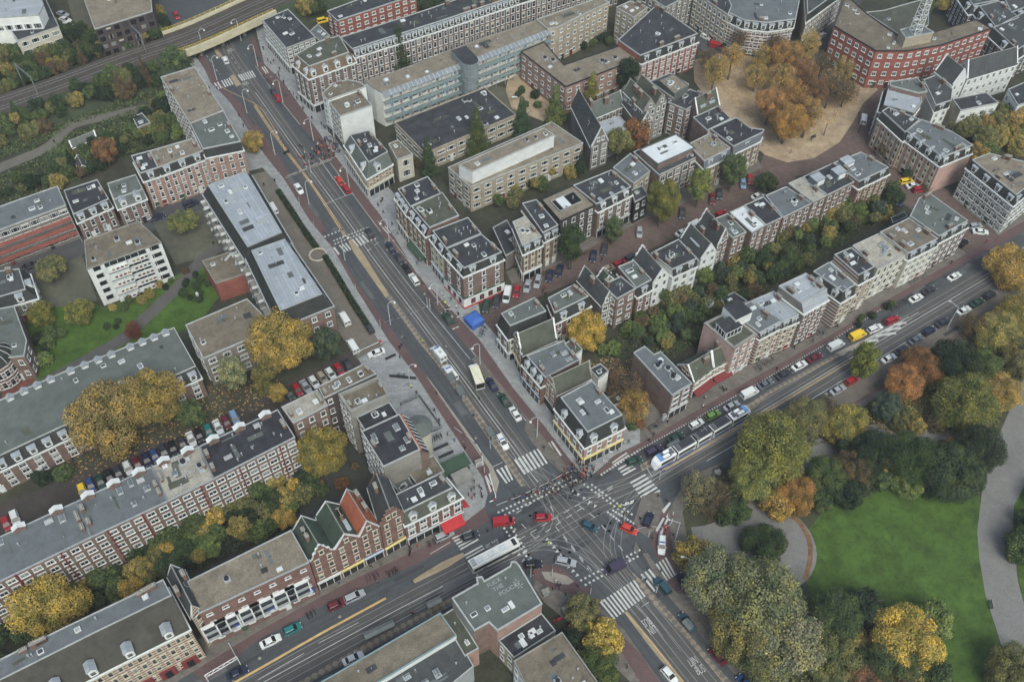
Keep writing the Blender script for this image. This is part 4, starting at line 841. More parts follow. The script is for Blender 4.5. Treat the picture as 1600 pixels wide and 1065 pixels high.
B('bright red painted terrace with dark roof, chimneys and a white end wall','966,63 1026,13 1045,22 1090,53 1000,87'.replace('1026,13 1045,22','1024,10 1043,20'),12.6,'bricko','bit',4,f='3',wt='W',sp=2.6,ww=1.5,mans='3',mh=2.7,mo=.9,dorm=5,ch=6,sky=4,wallf={'4':'offwhite'},name='apartment_block',cat='apartment block')
B('tall block with a big blank white end wall and dark roof beside the crowd','513,158 560,141 581,165 531,182','531,183 541,238','brickg','gravelb',5,f='3',wt='A',sp=2.2,ch=1,sky=3,wallf={'2':'white'},shop='dark',name='apartment_block',cat='apartment block')
B('block with curved mossy gravel roof behind the big blank white wall','503,147 520,131 542,125 560,128 572,135 560,140 512,157',14,'offwhite','gravelb',5,f='6',wt='A',sp=2.2,ch=1,sky=2,shop='dark',name='apartment_block',cat='apartment block')
o=B('ornate cream corner building with green slate roof, little gable and dormers by the crowd','547,211 576,204 606,237 572,250'.replace('572,250','576,254'),10.2,'stripec','bit',2,f='23',wt='P',sp=2.3,ww=1.2,mans='23',mh=3.2,mo=2.2,mm='green',dorm=2,shop='cream',ch=3,sky=3,peak=True,name='corner_building',cat='building')
B('cream building with flat brown roof and high white windows next to the ornate corner','607,225 622,219 645,241 621,250',8.5,'cream','gravelb',2,f='2',wt='S',sp=3.4,ww=2.2,wh=2.2,ch=0,sky=0,name='corner_building',cat='building')
B('low dark flat roofed school with rooftop vents and long window bands','617,192 757,137 806,180 664,240',7,'beige','bit',2,f='23',wt='S',sp=3.4,ww=2.7,wh=1.3,ch=0,sky=9,fan=4,name='school_building',cat='school building',trim='beige')
B('pale flats with long gravel roof and white upper walls between the poplars','700,262 862,191 911,224 735,293','722,287 729,325','beige','gravel',3,f='23',wt='S',sp=3.6,ww=2.2,wh=1.4,ch=0,sky=2,fan=2,name='apartment_block',cat='apartment block')
B('white setback storey on the gravel roof of the pale flats','717,258 850,200 866,211 738,268',13.8,'white','gravel',1,f='',ch=0,sky=1,fan=2,name='roof_storey',cat='roof storey',par=.1)
GH('tall slate roofed hall with brick end gable behind the poplars','893,166 910,160 951,220 924,230',9,6,'brickg','slate',3,f='2',wt='W',sp=3,ww=1.7,wh=2.2,st=('plain','plain'),ch=1,name='church_hall',cat='hall')
GH('green slate roofed wing with brick chimneys north of the glass court','908,175 960,152 975,165 925,186',8,4,'brickg','green',2,axis='x',f='2',ch=3,name='church_hall',cat='hall')
GH('slate roofed wing running down to the orange tree','965,150 984,152 1020,190 1000,197',9,4,'brickg','slate',3,f='12',ch=1,name='church_hall',cat='hall')
B('pale glass roofed court between the slate wings','935,192 967,182 984,198 950,215',8,'steel','zinc',1,f='',ch=0,sky=0,name='court_roof',cat='building')
GH('grey stone building with left twin pointed gable and mossy roof','974,142 992,134 1025,166 1006,174',13,3.5,'cement','moss',4,f='23',wt='A',sp=2.5,ch=2,gw=1,cap='cement')
GH('grey stone building with right twin pointed gable next to the dark flat roof','992,134 1008,128 1042,158 1025,166',13,3.5,'cement','moss',4,f='2',wt='A',sp=2.5,ch=1,gw=1,cap='cement')
o=B('dark roofed corner house at the top of the row by the square','1015,128 1046,115 1076,132 1052,154',13,'brick','bit',4,f='23',ch=0,sky=0,name='corner_building',cat='building')
B('roof terrace storey with gravel top on the corner house by the square','1030,126 1053,116 1076,134 1054,147',14.6,'green','gravel',1,f='',ch=0,sky=5,trim='green',name='roof_storey',cat='roof storey',par=.1)
B('brown house with black roof and big white bay next to the corner house','1044,160 1078,140 1104,151 1072,172',12,'brick','bit',4,f='23',sp=2.4,wt='W',ww=1.5,ch=1,sky=2)
GH('house with steep mossy roof and brick gable dormers in the row by the square','1074,164 1106,148 1125,166 1090,182',11,4.5,'brick','moss',3,axis='x',f='2',wt='W',ww=1.4,sp=2.2,ch=1,gw=0,dormers=((.3,-1,1.8),(.7,-1,1.8)))
B('house with black roof and long grassy roof box in the row by the square','1083,184 1122,166 1142,186 1105,204',12,'brick','bit',4,f='2',sp=2.4,wt='W',ww=1.4,ch=1,sky=4)
B('black roofed corner building with blue grey mansard at the south end of the square','1110,202 1150,184 1172,200 1194,203 1192,207 1146,229','1147,229 1152,281','brick','bitx',4,f='34',wt='P',sp=2.4,ww=1.3,mans='4',mh=2.8,mo=.4,mm='slatewall',dorm=1,ch=1,sky=4,name='corner_building',cat='building')
B('building with white ribbed roof sheet sloping to mossy edges behind the street trees','1000,234 1056,210 1086,231 1028,257',12.5,'brick','whiteroof',3,f='',ch=0,sky=1,trim='green',name='school_building',cat='school building')
B('large brick school with slate slopes around the white ribbed roof','990,238 998,234 1028,258 1087,232 1101,240 1030,274',10.5,'brick','slate',3,f='34',wt='W',sp=2.8,ww=1.9,wh=2.2,ch=3,sky=0,name='school_building',cat='school building')
B('brick house with gravel roof terrace full of white skylights and blue grey mansard','1075,226 1110,208 1141,232 1100,252',12,'brick','gravel',4,f='2',wt='P',mans='2',mh=2.6,mo=.6,mm='slatewall',dorm=2,ch=1,sky=8)
B('house with domed pale gravel roof and small mansard beside the tall dark roof','801,347 821,338 846,370 816,384',13,'brick','gravell',3,f='23',wt='P',sp=2.3,mans='2',mh=2.6,mo=.8,dorm=2,shop='white',ch=1,sky=0)
B('tall house with black seamed roof and pale banded windows on the middle street','816,318 838,312 872,352 848,364','848,366 855,417','brick','bit',4,f='2',wt='P',sp=2.2,mans='2',mh=2.8,mo=.9,dorm=2,ch=1,sky=1)
o=B('grey brown building with gravel roof around a sunken light court','846,312 896,290 930,321 876,346',12,'brickd','gravel',4,f='2',wt='A',sp=2.5,ch=0,sky=0,fan=0,name='office_building',cat='building',trim='dark')
b=MB();b.box((0,0,-.02),(7.5,4.5,.04),M['black']);b.box((-1,0,.02),(2.6,4.4,.3),M['whiteroof']);
for s in((0,2.3,7.8,.3),(0,-2.3,7.8,.3),(3.8,0,.3,4.6),(-3.8,0,.3,4.6)):b.box((s[0],s[1],0),(s[2],s[3],.5),M['cement'])
put('light_court',b,o.root,loc=(0,.5,11.98))
B('brown brick building with black roof, big white skylight and ornate eaves','896,290 955,266 986,292 932,319',12.5,'brick','bit',3,f='2',wt='W',sp=2.6,ww=1.4,wh=2.1,mans='2',mh=2.4,mo=.9,dorm=3,shop='steel',ch=2,sky=4,peak=True,name='office_building',cat='building')
B('narrow dark painted house squeezed beside the big yellow green street tree','985,298 1003,290 1012,305 992,316',8.5,'dark','slate',2,f='2',wt='W',sp=2.2,ch=0,sky=0)
B('beige roofs and light well behind the narrow dark house','958,262 985,240 1016,268 990,287',10,'beige','grey',2,f='2',ch=1,sky=3,name='annex_building',cat='building')
B('low flat roofed yard building behind the corner block','770,356 792,344 815,385 790,400',5.5,'brickg','bit',1,f='',ch=0,sky=1,name='annex_building',cat='building')
B('striped black roofed terrace at the upper end of the corner block row','622,296 668,276 689,302 641,323',14,'brickr','bitstripe',3,f='3',wt='P',sp=2.2,mans='3',mh=2.8,mo=1.3,dorm=3,shop='cream',ch=2,sky=4)
B('terrace with mossy black roof and white dormers in the middle of the corner block row','643,323 691,301 717,337 671,356',14,'brickr','moss',3,f='3',wt='P',sp=2.2,mans='3',mh=2.8,mo=1.3,dorm=3,shop='dgreen',awn='dgreen',ch=2,sky=5)
B('cream plastered building with patched blue black roof and wide bay windows on the main road','676,361 731,340 752,365 697,388',14,'cream','bit',3,f='3',wt='P',sp=2.3,mans='3',mh=2.6,mo=1.0,dorm=2,shop='lblue',ch=2,sky=4,name='corner_building',cat='building')
CAFE=B('brown brick corner cafe with black roof and white ground floor','697,389 752,366 784,394 725,419','724,419 727,477','brick','bit',3,f='23',wt='A',sp=3.6,ww=1.2,mans='23',mh=2.2,mo=.8,dorm=2,shop='offwhite',ch=4,sky=3,name='corner_building',cat='building')
for i in(2,3):
 a,c=CAFE.Pe[i],CAFE.Pe[(i+1)%4];d=(c-a).normalized();L=(c-a).length;mid=(a+c)/2;b=MB();b.box((0,.1,.7),(L+.3,.34,3.3),M['white']);b.box((0,.14,0),(L+.4,.36,.7),M['red'])
 for k in range(int(L/2.6)):x=-L/2+1.6+k*2.6;b.box((x,.2,1.1),(1.3,.2,1.9),M['glass']);b.box((x,.22,1.1),(.8,.2,1.6),M['dred'])
 b.box((0,.14,4.0),(L+.4,.5,.18),M['dgreen']);put('ground_floor',b,CAFE.root,loc=(mid.x,mid.y,0),rz=atan2(d.y,d.x))
B('corner house with green flat roof and dark round windowed attic above the blue tent street','783,490 835,465 853,486 797,509',12,'brick','green',2,f='23',wt='A',sp=2.2,mans='23',mh=3.6,mo=1.2,dorm=0,shop='white',ch=1,sky=1,wallf={'2':'cement'},name='corner_building',cat='building')
GH('gabled brick house with steep mossy roof and yellow shop sign on the main road','800,524 858,500 868,530 815,555'.replace('868,530','870,530'),8,4.5,'brickr','moss',2,axis='x',f='3',st=('curl','plain'),wt='P',sp=2.2,shop='yellow',ch=0,sky=2,cap='white')
B('house with grey barrel roof, glazed rooflight and dark slate dormers on the main road','823,556 881,532 905,562 852,590',10.5,'brickr','grey',2,f='3',wt='P',sp=2.2,mans='3',mh=3.0,mo=1.2,dorm=3,peak=True,shop='blue',ch=2,sky=2,sk='glass')
B('tall narrow white walled rear block with a mossy flat roof behind the yellow tree','882,537 895,530 910,546 897,556',11,'offwhite','moss',1,f='',ch=1,sky=1,name='annex_building',cat='building')
GH('brick house with stepped gable and ribbed mossy roof left of the yellow shop corner','852,596 915,568 924,590 868,617',8.5,4.0,'brickp','moss',3,axis='x',f='3',st=('step','plain'),wt='P',sp=2.2,shop='dark',ch=0,sky=2,cap='cement')
B('yellow shop corner building with grey flat roof, dark mansard and blank white billboard','876,621 925,595 972,648 918,675',11,'brickp','grey',2,f='23',wt='A',sp=2.6,mans='23',mh=3.4,mo=1.6,dorm=2,peak=True,shop='yellow',ch=1,sky=4,name='corner_building',cat='building')
o=B('small white walled back building with dark flat roof behind the grey roofed corner','921,577 938,568 951,580 935,592',8,'offwhite','bit',1,f='',ch=0,sky=1,name='annex_building',cat='building')
o=B('little brick shed with black roof under the orange garden tree','948,622 970,612 982,624 958,634',3.2,'beige','bit',1,f='',ch=0,sky=0,name='shed',cat='shed')
B('brick house with black and green roof and two white dormers above the yellow garden tree','856,466 896,445 919,463 866,489',11.5,'brickr','green',3,f='2',wt='A',sp=2.4,mans='2',mh=2.8,mo=1.2,dorm=2,ch=3,sky=2)
GH('narrow house with mossy slate roof and grey rear gable beside the yellow garden tree','902,437 921,430 961,470 941,478',9,4.5,'brickg','slate',3,f='2',wt='C',sp=2.2,ww=1.5,ch=2)
GH('house with green roof behind an ornate curly white street gable','926,441 955,427 964,440 938,452',10,3.5,'brick','tileg',2,axis='y',f='',st=('curl','plain'),ch=0,sky=0,cap='white')
B('brown house with purple black flat roof and white tripled window','941,446 970,432 993,451 964,467',12,'brick','bit',3,f='23',wt='C',sp=2.8,ww=1.5,ch=0,sky=0)
B('house with pale green grey roof and one white dormer next to the white gable','966,417 990,407 1018,437 994,450',12,'brickr','green',3,f='2',wt='A',sp=2.4,mans='2',mh=2.8,mo=1.0,dorm=1,ch=1,sky=2)
GH('white painted rear gable house with black slates, first of the white houses','988,407 1013,396 1045,432 1020,444',9.5,4.2,'white','slate',3,f='2',st=('curl','plain'),wt='A',sp=2.3,ch=1)
B('white painted house with black and grey flat roof and two white bays','1017,396 1060,374 1089,404 1050,421',11,'white','bit',3,f='2',wt='W',sp=2.5,ww=1.5,mans='2',mh=2.4,mo=.7,dorm=2,ch=2,sky=7)
GH('white painted rear gable house with a long black roof dormer, last of the white houses','1063,373 1086,361 1120,394 1095,406',9,4.5,'white','slate',3,f='2',wt='C',sp=2.4,ch=1,dormers=((.5,-1,3.6),))
GH('brown brick house with very steep bare slate roof and curly front gable','1085,357 1112,345 1138,374 1120,388',9,5.5,'brick','slate',3,f='2',st=('curl','plain'),wt='A',sp=2.4,ch=3)
B('brick house with green grey roof between steep slates and white roof','1112,344 1137,334 1166,363 1145,372',11,'brick','green',3,f='2',wt='A',sp=2.4,ch=1,sky=2)
B('brick house with bright white flat roof in the middle street row','1140,332 1162,322 1196,352 1175,364',10.5,'brick','whiteroof',3,f='2',wt='A',sp=2.3,ch=1,sky=1)
B('brick house with black ribbed roof next to the bright white flat roof','1163,321 1193,308 1222,340 1197,352',10.5,'brick','bitstripe',3,f='2',wt='A',sp=2.3,ch=1,sky=2)
B('brick house with patched grey roof and white rooflights in the middle street row','1196,306 1228,292 1268,318 1224,340',10.5,'brick','grey',3,f='2',wt='A',sp=2.3,ch=1,sky=5)
B('brick house with tan gravel roof before the blue grey attic boxes','1232,287 1252,278 1291,306 1270,316',11,'brick','gravell',3,f='2',wt='A',sp=2.3,ch=1,sky=1)
o=B('brick house with blue grey attic boxes and glass balconies on its roof','1254,277 1300,256 1335,284 1293,305',11,'brick','bit',3,f='2',wt='A',sp=2.3,ch=1,sky=2)
for x,y in((-4,1),(3,0),(8,2)):
 b=MB();b.box((x,y,0),(3.4,3,2.2),M['slatewall'],0,M['zinc']);b.box((x,y-1.6,.3),(2.4,.2,1.5),M['white']);put('attic_box',b,o.root,loc=(0,0,10.9))
B('end house of the middle street row with dark roof, by the car park street','1302,255 1345,238 1388,262 1342,284',12,'brickr','grey',3,f='12',wt='P',sp=2.3,mans='12',mh=2.4,mo=.6,dorm=2,ch=2,sky=3,name='corner_building',cat='building')
for k,px in enumerate(('1000,428','1078,398','1128,387')):
 p=G(*PX(px)[0]);
B('dark brick building with grey L shaped roof and metal flues beside the orange tree','990,551 1007,541 1022,554 1032,549 1081,599 1050,617','1050,617 1043,656','brick','grey',3,f='5'.replace('5','4'),wt='S',sp=3,ww=2,wh=1.4,ch=0,sky=1,fan=5,name='office_building',cat='building',shop='steel')
GH('low striped brick pub with a curly gable and dark red awning, first of two','1058,570 1101,549 1115,575 1084,598',6.5,3.5,'striped','moss',2,axis='x',f='2',wt='P',sp=2.2,shop='white',awn='dred',ch=1,sky=1)
GH('low striped brick pub with steep dark roof and dark red awning beside the pink wall','1101,549 1124,538 1145,560 1115,575',6.5,3.5,'striped','moss',2,axis='x',f='2',wt='P',sp=2.2,shop='white',awn='dred',ch=1,sky=0)
o=B('pink walled house with mossy sunken roof and a glazed roof room','1100,505 1137,487 1183,522 1147,545','1147,545 1143,597','pink','moss',4,f='2',wt='W',sp=2.3,ww=1.3,wallf={'2':'brickp'},ch=1,sky=1,tw=.6,trim='cement')
b=MB();b.box((-1,0,0),(5,4,2.4),M['white'],0,M['bit']);b.box((-1,-2.02,.5),(4.6,.1,1.6),M['glass']);b.box((-3.52,0,.5),(.1,3.6,1.6),M['glass'])
for q in range(5):b.box((-3.2+q*1.1,-2.06,.4),(.14,.14,1.8),M['white'])
for q in range(4):b.box((-3.56,-1.5+q,.4),(.14,.14,1.8),M['white'])
b.box((3.2,2.2,0),(5,5,3.2),M['white'],0,M['bitstripe']);put('roof_room',b,o.root,loc=(0,0,12.9 if o.h<12.9 else o.h-.1))
B('striped brick house with grey roof and white dormer next to the pink wall','1140,486 1172,471 1220,502 1186,520',12.5,'striped','grey',4,f='2',wt='P',sp=2.2,mans='2',mh=2.2,mo=.6,dorm=3,ch=2,sky=1)
B('brick house with pale zinc roof next to the raised brown walled zinc roof','1172,471 1209,455 1248,492 1221,503',12.5,'striped','zincx',4,f='2',wt='P',sp=2.2,mans='2',mh=2.2,mo=.6,dorm=2,ch=1,sky=1)
B('tall red brown house with raised zinc roof and bare side wall above its neighbours','1217,447 1259,427 1292,452 1253,474',16,'brickg','zinc',4,f='2',wt='A',sp=2.2,wallf={'2':'brickr'},mans='2',mh=2.8,mo=1.4,mm='zinc',ch=5,sky=1)
B('striped brick house with green grey roof sunk between two party walls','1271,424 1295,410 1336,445 1317,456',13,'striped','grey',4,f='2',wt='P',sp=2.1,mans='23',mh=2.8,mo=1.0,dorm=2,peak=True,ch=1,sky=2)
B('striped brick house with black roof, pale attic box and white dormer','1304,398 1330,387 1366,417 1341,430',14.5,'striped','bit',4,f='2',wt='P',sp=2.1,mans='2',mh=2.8,mo=1.0,dorm=1,peak=True,ch=2,sky=2,wallf={'3':'cream'})
B('cream plastered building with pale gravel roof and slanting white rooflight','1332,384 1373,365 1418,397 1371,421',12,'cream','gravell',4,f='2',wt='A',sp=2.2,ww=1.1,ch=2,sky=3,sk='glass',wh=2.0)
B('building with brown and black roof and scattered flues in the north east street row','1375,363 1420,341 1465,373 1419,396',13,'cream','gravelb',4,f='2',wt='W',sp=2.2,mans='2',mh=2.2,mo=.7,dorm=3,ch=4,sky=4)
B('end corner building with green and black roof and brick sides at the car park street','1422,338 1436,310 1452,302 1512,345 1467,369',13,'brick','green',4,f='23',wt='A',sp=2.3,mans='23',mh=2.4,mo=.6,dorm=4,ch=3,sky=4,name='corner_building',cat='building')
B('tall corner block of pale brick with dark courses at the right edge','1519,250 1545,240 1640,262 1588,305','1585,306 1561,364','stripew','gravel',4,f='23',wt='W',sp=2.3,ww=1.5,mans='23',mh=2.8,mo=1.0,dorm=4,ch=3,sky=4,name='apartment_block',cat='apartment block')
B('pinkish brick corner house with black roof and rounded white bays by the square','1378,174 1388,168 1437,187 1414,207',13,'brickp','bit',4,f='23',wt='P',sp=2.3,mans='23',mh=2.4,mo=.8,dorm=0,ch=1,sky=4,name='corner_building',cat='building')
B('pinkish brick terrace with dark mansard, white dormers and pink end wall','1416,205 1440,187 1487,206 1520,227 1473,246',13,'brickp','grey',4,f='4',wt='P',sp=2.3,mans='34',mh=2.6,mo=.8,dorm=4,peak=True,ch=4,sky=4,wallf={'3':'pink'},name='apartment_block',cat='apartment block')
B('house with glossy violet glazed roof at the corner of the square','1389,134 1436,128 1440,160 1428,176 1381,164',12,'brickg','zinc',4,f='34',wt='A',sp=2.3,mans='34',mh=2.2,mo=1.0,dorm=0,ch=0,sky=3,name='corner_building',cat='building')
B('house with dull green roof between the violet glazed roof and the red brick crescent','1391,128 1433,122 1449,143 1436,146 1391,134',13.5,'brick','green',4,f='1',ch=1,sky=0)
B('dark slate roofed house with white dormers beside the white school','1443,125 1462,118 1488,140 1487,158 1462,165'.replace('1487,158','1486,157'),10,'offwhite','slate',3,f='3',wt='W',mans='3',mh=2.2,mo=.6,dorm=1,ch=1,sky=2)
GH('white gabled school wing with plain slate roof','1461,111 1480,95 1510,122 1489,133'.replace('1480,95','1482,98'),11,4.5,'white','slate',3,f='12',wt='W',sp=3,ch=0,sky=0,gw=0)
GH('long white school building with slate roof and zinc lean to at the right','1498,102 1572,84 1590,100 1511,124',10.5,4.5,'white','slate',3,axis='x',f='2',wt='C',sp=2.6,ww=1.1,ch=0,sky=4)
B('white cubic school block with dark flat roof and beige side wall','1488,155 1540,145 1560,161 1501,173','1487,157 1491,203','white','bit',2,f='2',wt='C',sp=3.2,ww=1.7,wallf={'3':'beige'},ch=0,sky=0,name='school_building',cat='school building')
B('small white building with black roof at the right edge above the autumn trees','1575,140 1610,125 1640,150 1590,165',9,'white','bit',2,f='23',wt='C',ch=0,sky=1,name='school_building',cat='school building')
o=B('curved bright red brick building with broad gravel roof around the mast','1303,41 1322,-8 1352,20 1405,58 1455,52 1525,31 1549,45 1470,71 1418,80 1369,80','1369,81 1347,138','bricko','gravelb',4,f='6789',wt='W',sp=3.0,ww=1.5,wh=1.5,ch=0,sky=12,name='office_building',cat='building',trim='dark')
B('sand coloured lift tower base below the lattice mast','1406,47 1438,39 1459,51 1415,60',17.5,'beige','grey',1,f='',ch=0,sky=0,name='lift_tower',cat='building')
mast=root('lattice_mast',G(1422,57,19)[:]+(0,)if False else(*G(1430,50,17.5),0),radians(20),'white steel lattice mast rising from the red brick crescent, cut by the top edge','mast')
b=MB();mh_=24
for x,y in((-1,-1),(1,-1),(1,1),(-1,1)):b.tube([(x*1.3,y*1.3,17.5),(x*.8,y*.8,17.5+mh_)],.12,M['white'],5)
for k in range(14):
 z=17.5+k*1.7;s=1.3-.5*k/14;s2=1.3-.5*(k+1)/14
 for(x0,y0),(x1,y1)in(((-1,-1),(1,-1)),((1,-1),(1,1)),((1,1),(-1,1)),((-1,1),(-1,-1))):
  b.tube([(x0*s,y0*s,z),(x1*s2,y1*s2,z+1.7)],.07,M['white'],4);b.tube([(x0*s,y0*s,z),(x1*s,y1*s,z)],.07,M['white'],4)
put('lattice',b,mast)
B('sand coloured inner court block behind the red brick crescent','1352,20 1380,17 1440,0 1452,8 1450,40 1404,54',11.5,'beige','moss',3,f='',ch=0,sky=2,name='office_building',cat='building')
for k,(pl,lb)in enumerate((('1560,-20 1640,-40 1660,-10 1580,20','dark slate roofed house at the top right corner'),('1530,10 1560,2 1592,28 1555,42','grey brick house with slate roof beside the crescent end'),('1552,44 1600,20 1650,40 1590,78','dark brick terrace with slate roof and white dormers at the right edge'),('1500,-20 1548,-30 1562,0 1520,8','slate roofed house behind the autumn trees at the top edge'))):
 B(lb,pl,11,'brickd','slate',3,mans='23',mh=2.5,mo=1.5,dorm=2,ch=2,sky=2)
B('beige brick terrace with rows of pale windows left of the curved corner block','1080,-20 1135,-25 1143,10 1137,24'.replace('1080,-20','1085,-12').replace('1135,-25','1125,-35'),13,'beige','bit',4,f='3',wt='W',sp=2.4,ww=1.4,ch=2,sky=2,name='apartment_block',cat='apartment block')
B('rounded corner block with grey roof and striped brick walls at the top','1127,-30 1255,-30 1243,30 1200,36 1163,32 1138,20',12.5,'striped','grey',4,f='2345',wt='W',sp=2.4,ww=1.3,mans='2345',mh=2.6,mo=1.0,dorm=6,ch=3,sky=4,name='apartment_block',cat='apartment block')
B('striped brick terrace receding from the rounded corner block along the curving street','1258,-40 1335,-70 1320,-20 1262,22',12.5,'striped','slate',4,f='2',wt='W',sp=2.4,ww=1.3,mans='2',mh=2.6,mo=.6,ch=3,sky=2,name='apartment_block',cat='apartment block')
B('brown brick terrace with small windows at the very top, left of the beige terrace','985,-20 1040,-50 1085,-12 1040,12',12,'brickg','slate',4,f='23',ch=3,sky=2,name='apartment_block',cat='apartment block')
B('white office complex with blue grey flat roofs at the top left corner','-30,-10 60,-25 92,42 28,64 12,40 -30,52',10,'cream','bit',3,f='2345',wt='S',sp=3.0,ww=2.4,wh=1.5,ch=0,sky=4,fan=2,name='office_building',cat='building')
B('white upper office wing with zinc roof at the top left corner','-30,-30 50,-40 68,8 60,24 -30,30',15,'offwhite','zinc',2,f='3',wt='S',sp=3,ww=2.4,ch=0,sky=4,fan=1,name='office_building',cat='building')
B('dark brown office block with grid of square windows beside the railway','95,-100 225,-120 238,18 148,46',14,'brickd','gravel',5,f='2',wt='D',sp=2.5,ww=1.7,wh=1.6,ch=0,sky=0,name='office_building',cat='building')
B('small garden building with white roof panel and grey lean to near the brick terrace','207,183 222,177 235,192 215,200',4,'brickg','slate',1,f='',ch=0,sky=1,name='shed',cat='shed')
GH('long low shed with mossy grey roof in the left garden','108,222 148,206 151,214 112,231',3,1.4,'brick','green',1,axis='x',f='',ch=0,sky=0,gw=0,name='shed',cat='shed')
GH('small green garden shed among the bushes, at the lower end of the left garden','117,250 128,245 137,262 125,267',2.4,1.2,'dgreen','slate',1,f='',ch=0,sky=0,gw=0,name='shed',cat='shed')
for lb,pl,r_ in(('dark felt roofed shed in the middle gardens','1126,466 1147,456 1168,470 1136,482','bit'),('grey felt roofed shed in the middle gardens','1101,472 1111,466 1119,474 1107,480','slate'),('greenish tin roofed shed at the top end of the middle gardens','1392,340 1413,330 1418,338 1395,348','tileg')):
 B(lb,pl,2.8,'brickg',r_,1,f='',ch=0,sky=0,name='shed',cat='shed',par=.05)
def leafmat(name):
 mt=bpy.data.materials.new(name);mt.use_nodes=True;n=mt.node_tree;n.nodes.clear();L=n.links
 out=nd(n,'ShaderNodeOutputMaterial');df=nd(n,'ShaderNodeBsdfDiffuse');tr=nd(n,'ShaderNodeBsdfTranslucent');mx=nd(n,'ShaderNodeMixShader');mx.inputs[0].default_value=.22
 oi=nd(n,'ShaderNodeObjectInfo');ge=nd(n,'ShaderNodeNewGeometry');tc=nd(n,'ShaderNodeTexCoord')
 no=nd(n,'ShaderNodeTexNoise',i_Scale=2.2,i_Detail=3.0);L.new(tc.outputs['Object'],no.inputs['Vector'])
 r1=ramp(n,no.outputs[0],[(.34,(.56,.7,.62)),(.5,(1,1,1)),(.64,(1.5,1.38,.9))])
 r2=ramp(n,ge.outputs['Random Per Island'],[(0,(.62,.64,.6)),(.5,(.97,.97,.97)),(1,(1.36,1.3,1.15))])
 c=mixc(n,1.0,oi.outputs['Color'],r1,'MULTIPLY');c=mixc(n,1.0,c,r2,'MULTIPLY')
 L.new(c,df.inputs[0]);L.new(c,tr.inputs[0]);L.new(df.outputs[0],mx.inputs[1]);L.new(tr.outputs[0],mx.inputs[2]);L.new(mx.outputs[0],out.inputs[0])
 return mt
LEAF=leafmat('foliage');BARK=mat('bark',(88,82,74),.25,4)
def rv():
 while True:
  v=Vector((random.uniform(-1,1),random.uniform(-1,1),random.uniform(-1,1)))
  if.05<v.length<1:return v.normalized()
def crown_mesh(kind,n,ls,seed):
 random.seed(seed);bl=[]
 if kind=='round':nb,prof=30,lambda z:sqrt(max(.02,1-(z/.85)**2))*random.uniform(.82,1.06);zr=.78
 elif kind=='tall':nb,prof=26,lambda z:.95*max(.1,(1-(z+1.9)/4.0))*min(1,(z+2.15)*1.6);zr=1.9
 elif kind=='oval':nb,prof=22,lambda z:.8*sqrt(max(.03,1-(z/1.35)**2));zr=1.2
 elif kind=='spread':nb,prof=24,lambda z:sqrt(max(.02,1-(z/.55)**2));zr=.45
 for k in range(nb):
  z=-zr+2*zr*(k+.5)/nb;a=k*2.4+random.uniform(-.5,.5);R_=prof(z);rr=(.3 if kind!='tall' else.3)*random.uniform(.65,1.3)
  q=R_-rr*.55 if R_>rr*.6 else 0
  bl.append((Vector((q*cos(a),q*sin(a),z)),rr*min(1,.55+R_*.6)))
 bl.append((Vector((0,0,zr*.35)),.45 if kind!='tall' else.28));bl.append((Vector((0,0,-zr*.3)),.5 if kind!='tall' else.36))
 if kind=='tall':bl+=[(Vector((0,0,-1.6+.42*j)),.62-.055*j)for j in range(8)]
 V=[];F=[];tot=sum(r*r for _,r in bl);
 for c,r in bl:
  m_=int(n*r*r/tot)
  for _ in range(m_):
   d=rv();p=c+d*r*random.uniform(.7,1.2)
   if any((p-c2).length<r2*.72 for c2,r2 in bl if c2 is not c):continue
   nn=(d+rv()*.75+Vector((0,0,.35))).normalized();u=nn.cross(rv()).normalized();v=nn.cross(u);s=ls*random.uniform(.6,1.4)
   k=len(V);V+=[p+u*s,p+v*s*.7+nn*s*.15,p-u*s,p-v*s*.7+nn*s*.1];F.append((k,k+1,k+2,k+3))
 me=bpy.data.meshes.new('crown');me.from_pydata([tuple(v)for v in V],[],F);me.materials.append(LEAF);me.update();return me
def branch_mesh(seed,n=8,zs=.8,sparse=False):
 """limbs of a unit crown, starting at the point (0,0,-1)"""
 random.seed(seed);b=MB();st=Vector((0,0,-1.0*zs-.15))
 b.tube([st,(0.02,0,-.4*zs),(0,.03,.1*zs),(.02,0,.6*zs)],[.07,.055,.035,.01],BARK,6)
 for k in range(n):
  a=k*2.4+random.random();z0=random.uniform(-.8,.1)*zs;l=random.uniform(.6,.9);e=Vector((l*cos(a),l*sin(a),z0+random.uniform(.3,.7)*zs));m1=Vector((e.x*.45,e.y*.45,(z0+e.z)/2+.05))
  b.tube([(0,0,z0),m1,e],[.045,.03,.01]if sparse else[.035,.022,.006],BARK,4)
  for j in range(3 if sparse else 1):
   f=e+Vector((random.uniform(-.3,.3),random.uniform(-.3,.3),random.uniform(.1,.35)));b.tube([m1,(m1+f)/2+Vector((0,0,.06)),f],[.018,.012,.004],BARK,3)
 return b.mesh('limbs')
CRM={}
for kd in('round','oval','tall','spread'):
 CRM[kd,'L']=[crown_mesh(kd,30000,.027,s)for s in((1,2)if kd=='round' else(3,))]
 CRM[kd,'M']=[crown_mesh(kd,9500,.05,s)for s in(4,5)]
 CRM[kd,'S']=[crown_mesh(kd,3000,.085,s)for s in(6,7)]
CRM['round','P']=[crown_mesh('round',7000,.03,8),crown_mesh('oval',7000,.03,9)];CRM['oval','P']=[crown_mesh('oval',5000,.034,8)]
LIMB=[branch_mesh(s,9,.8)for s in(1,2)];LIMBS=[branch_mesh(s,16,.8,True)for s in(3,4)];LIMBT=[branch_mesh(5,12,1.7)]
TRK=[]
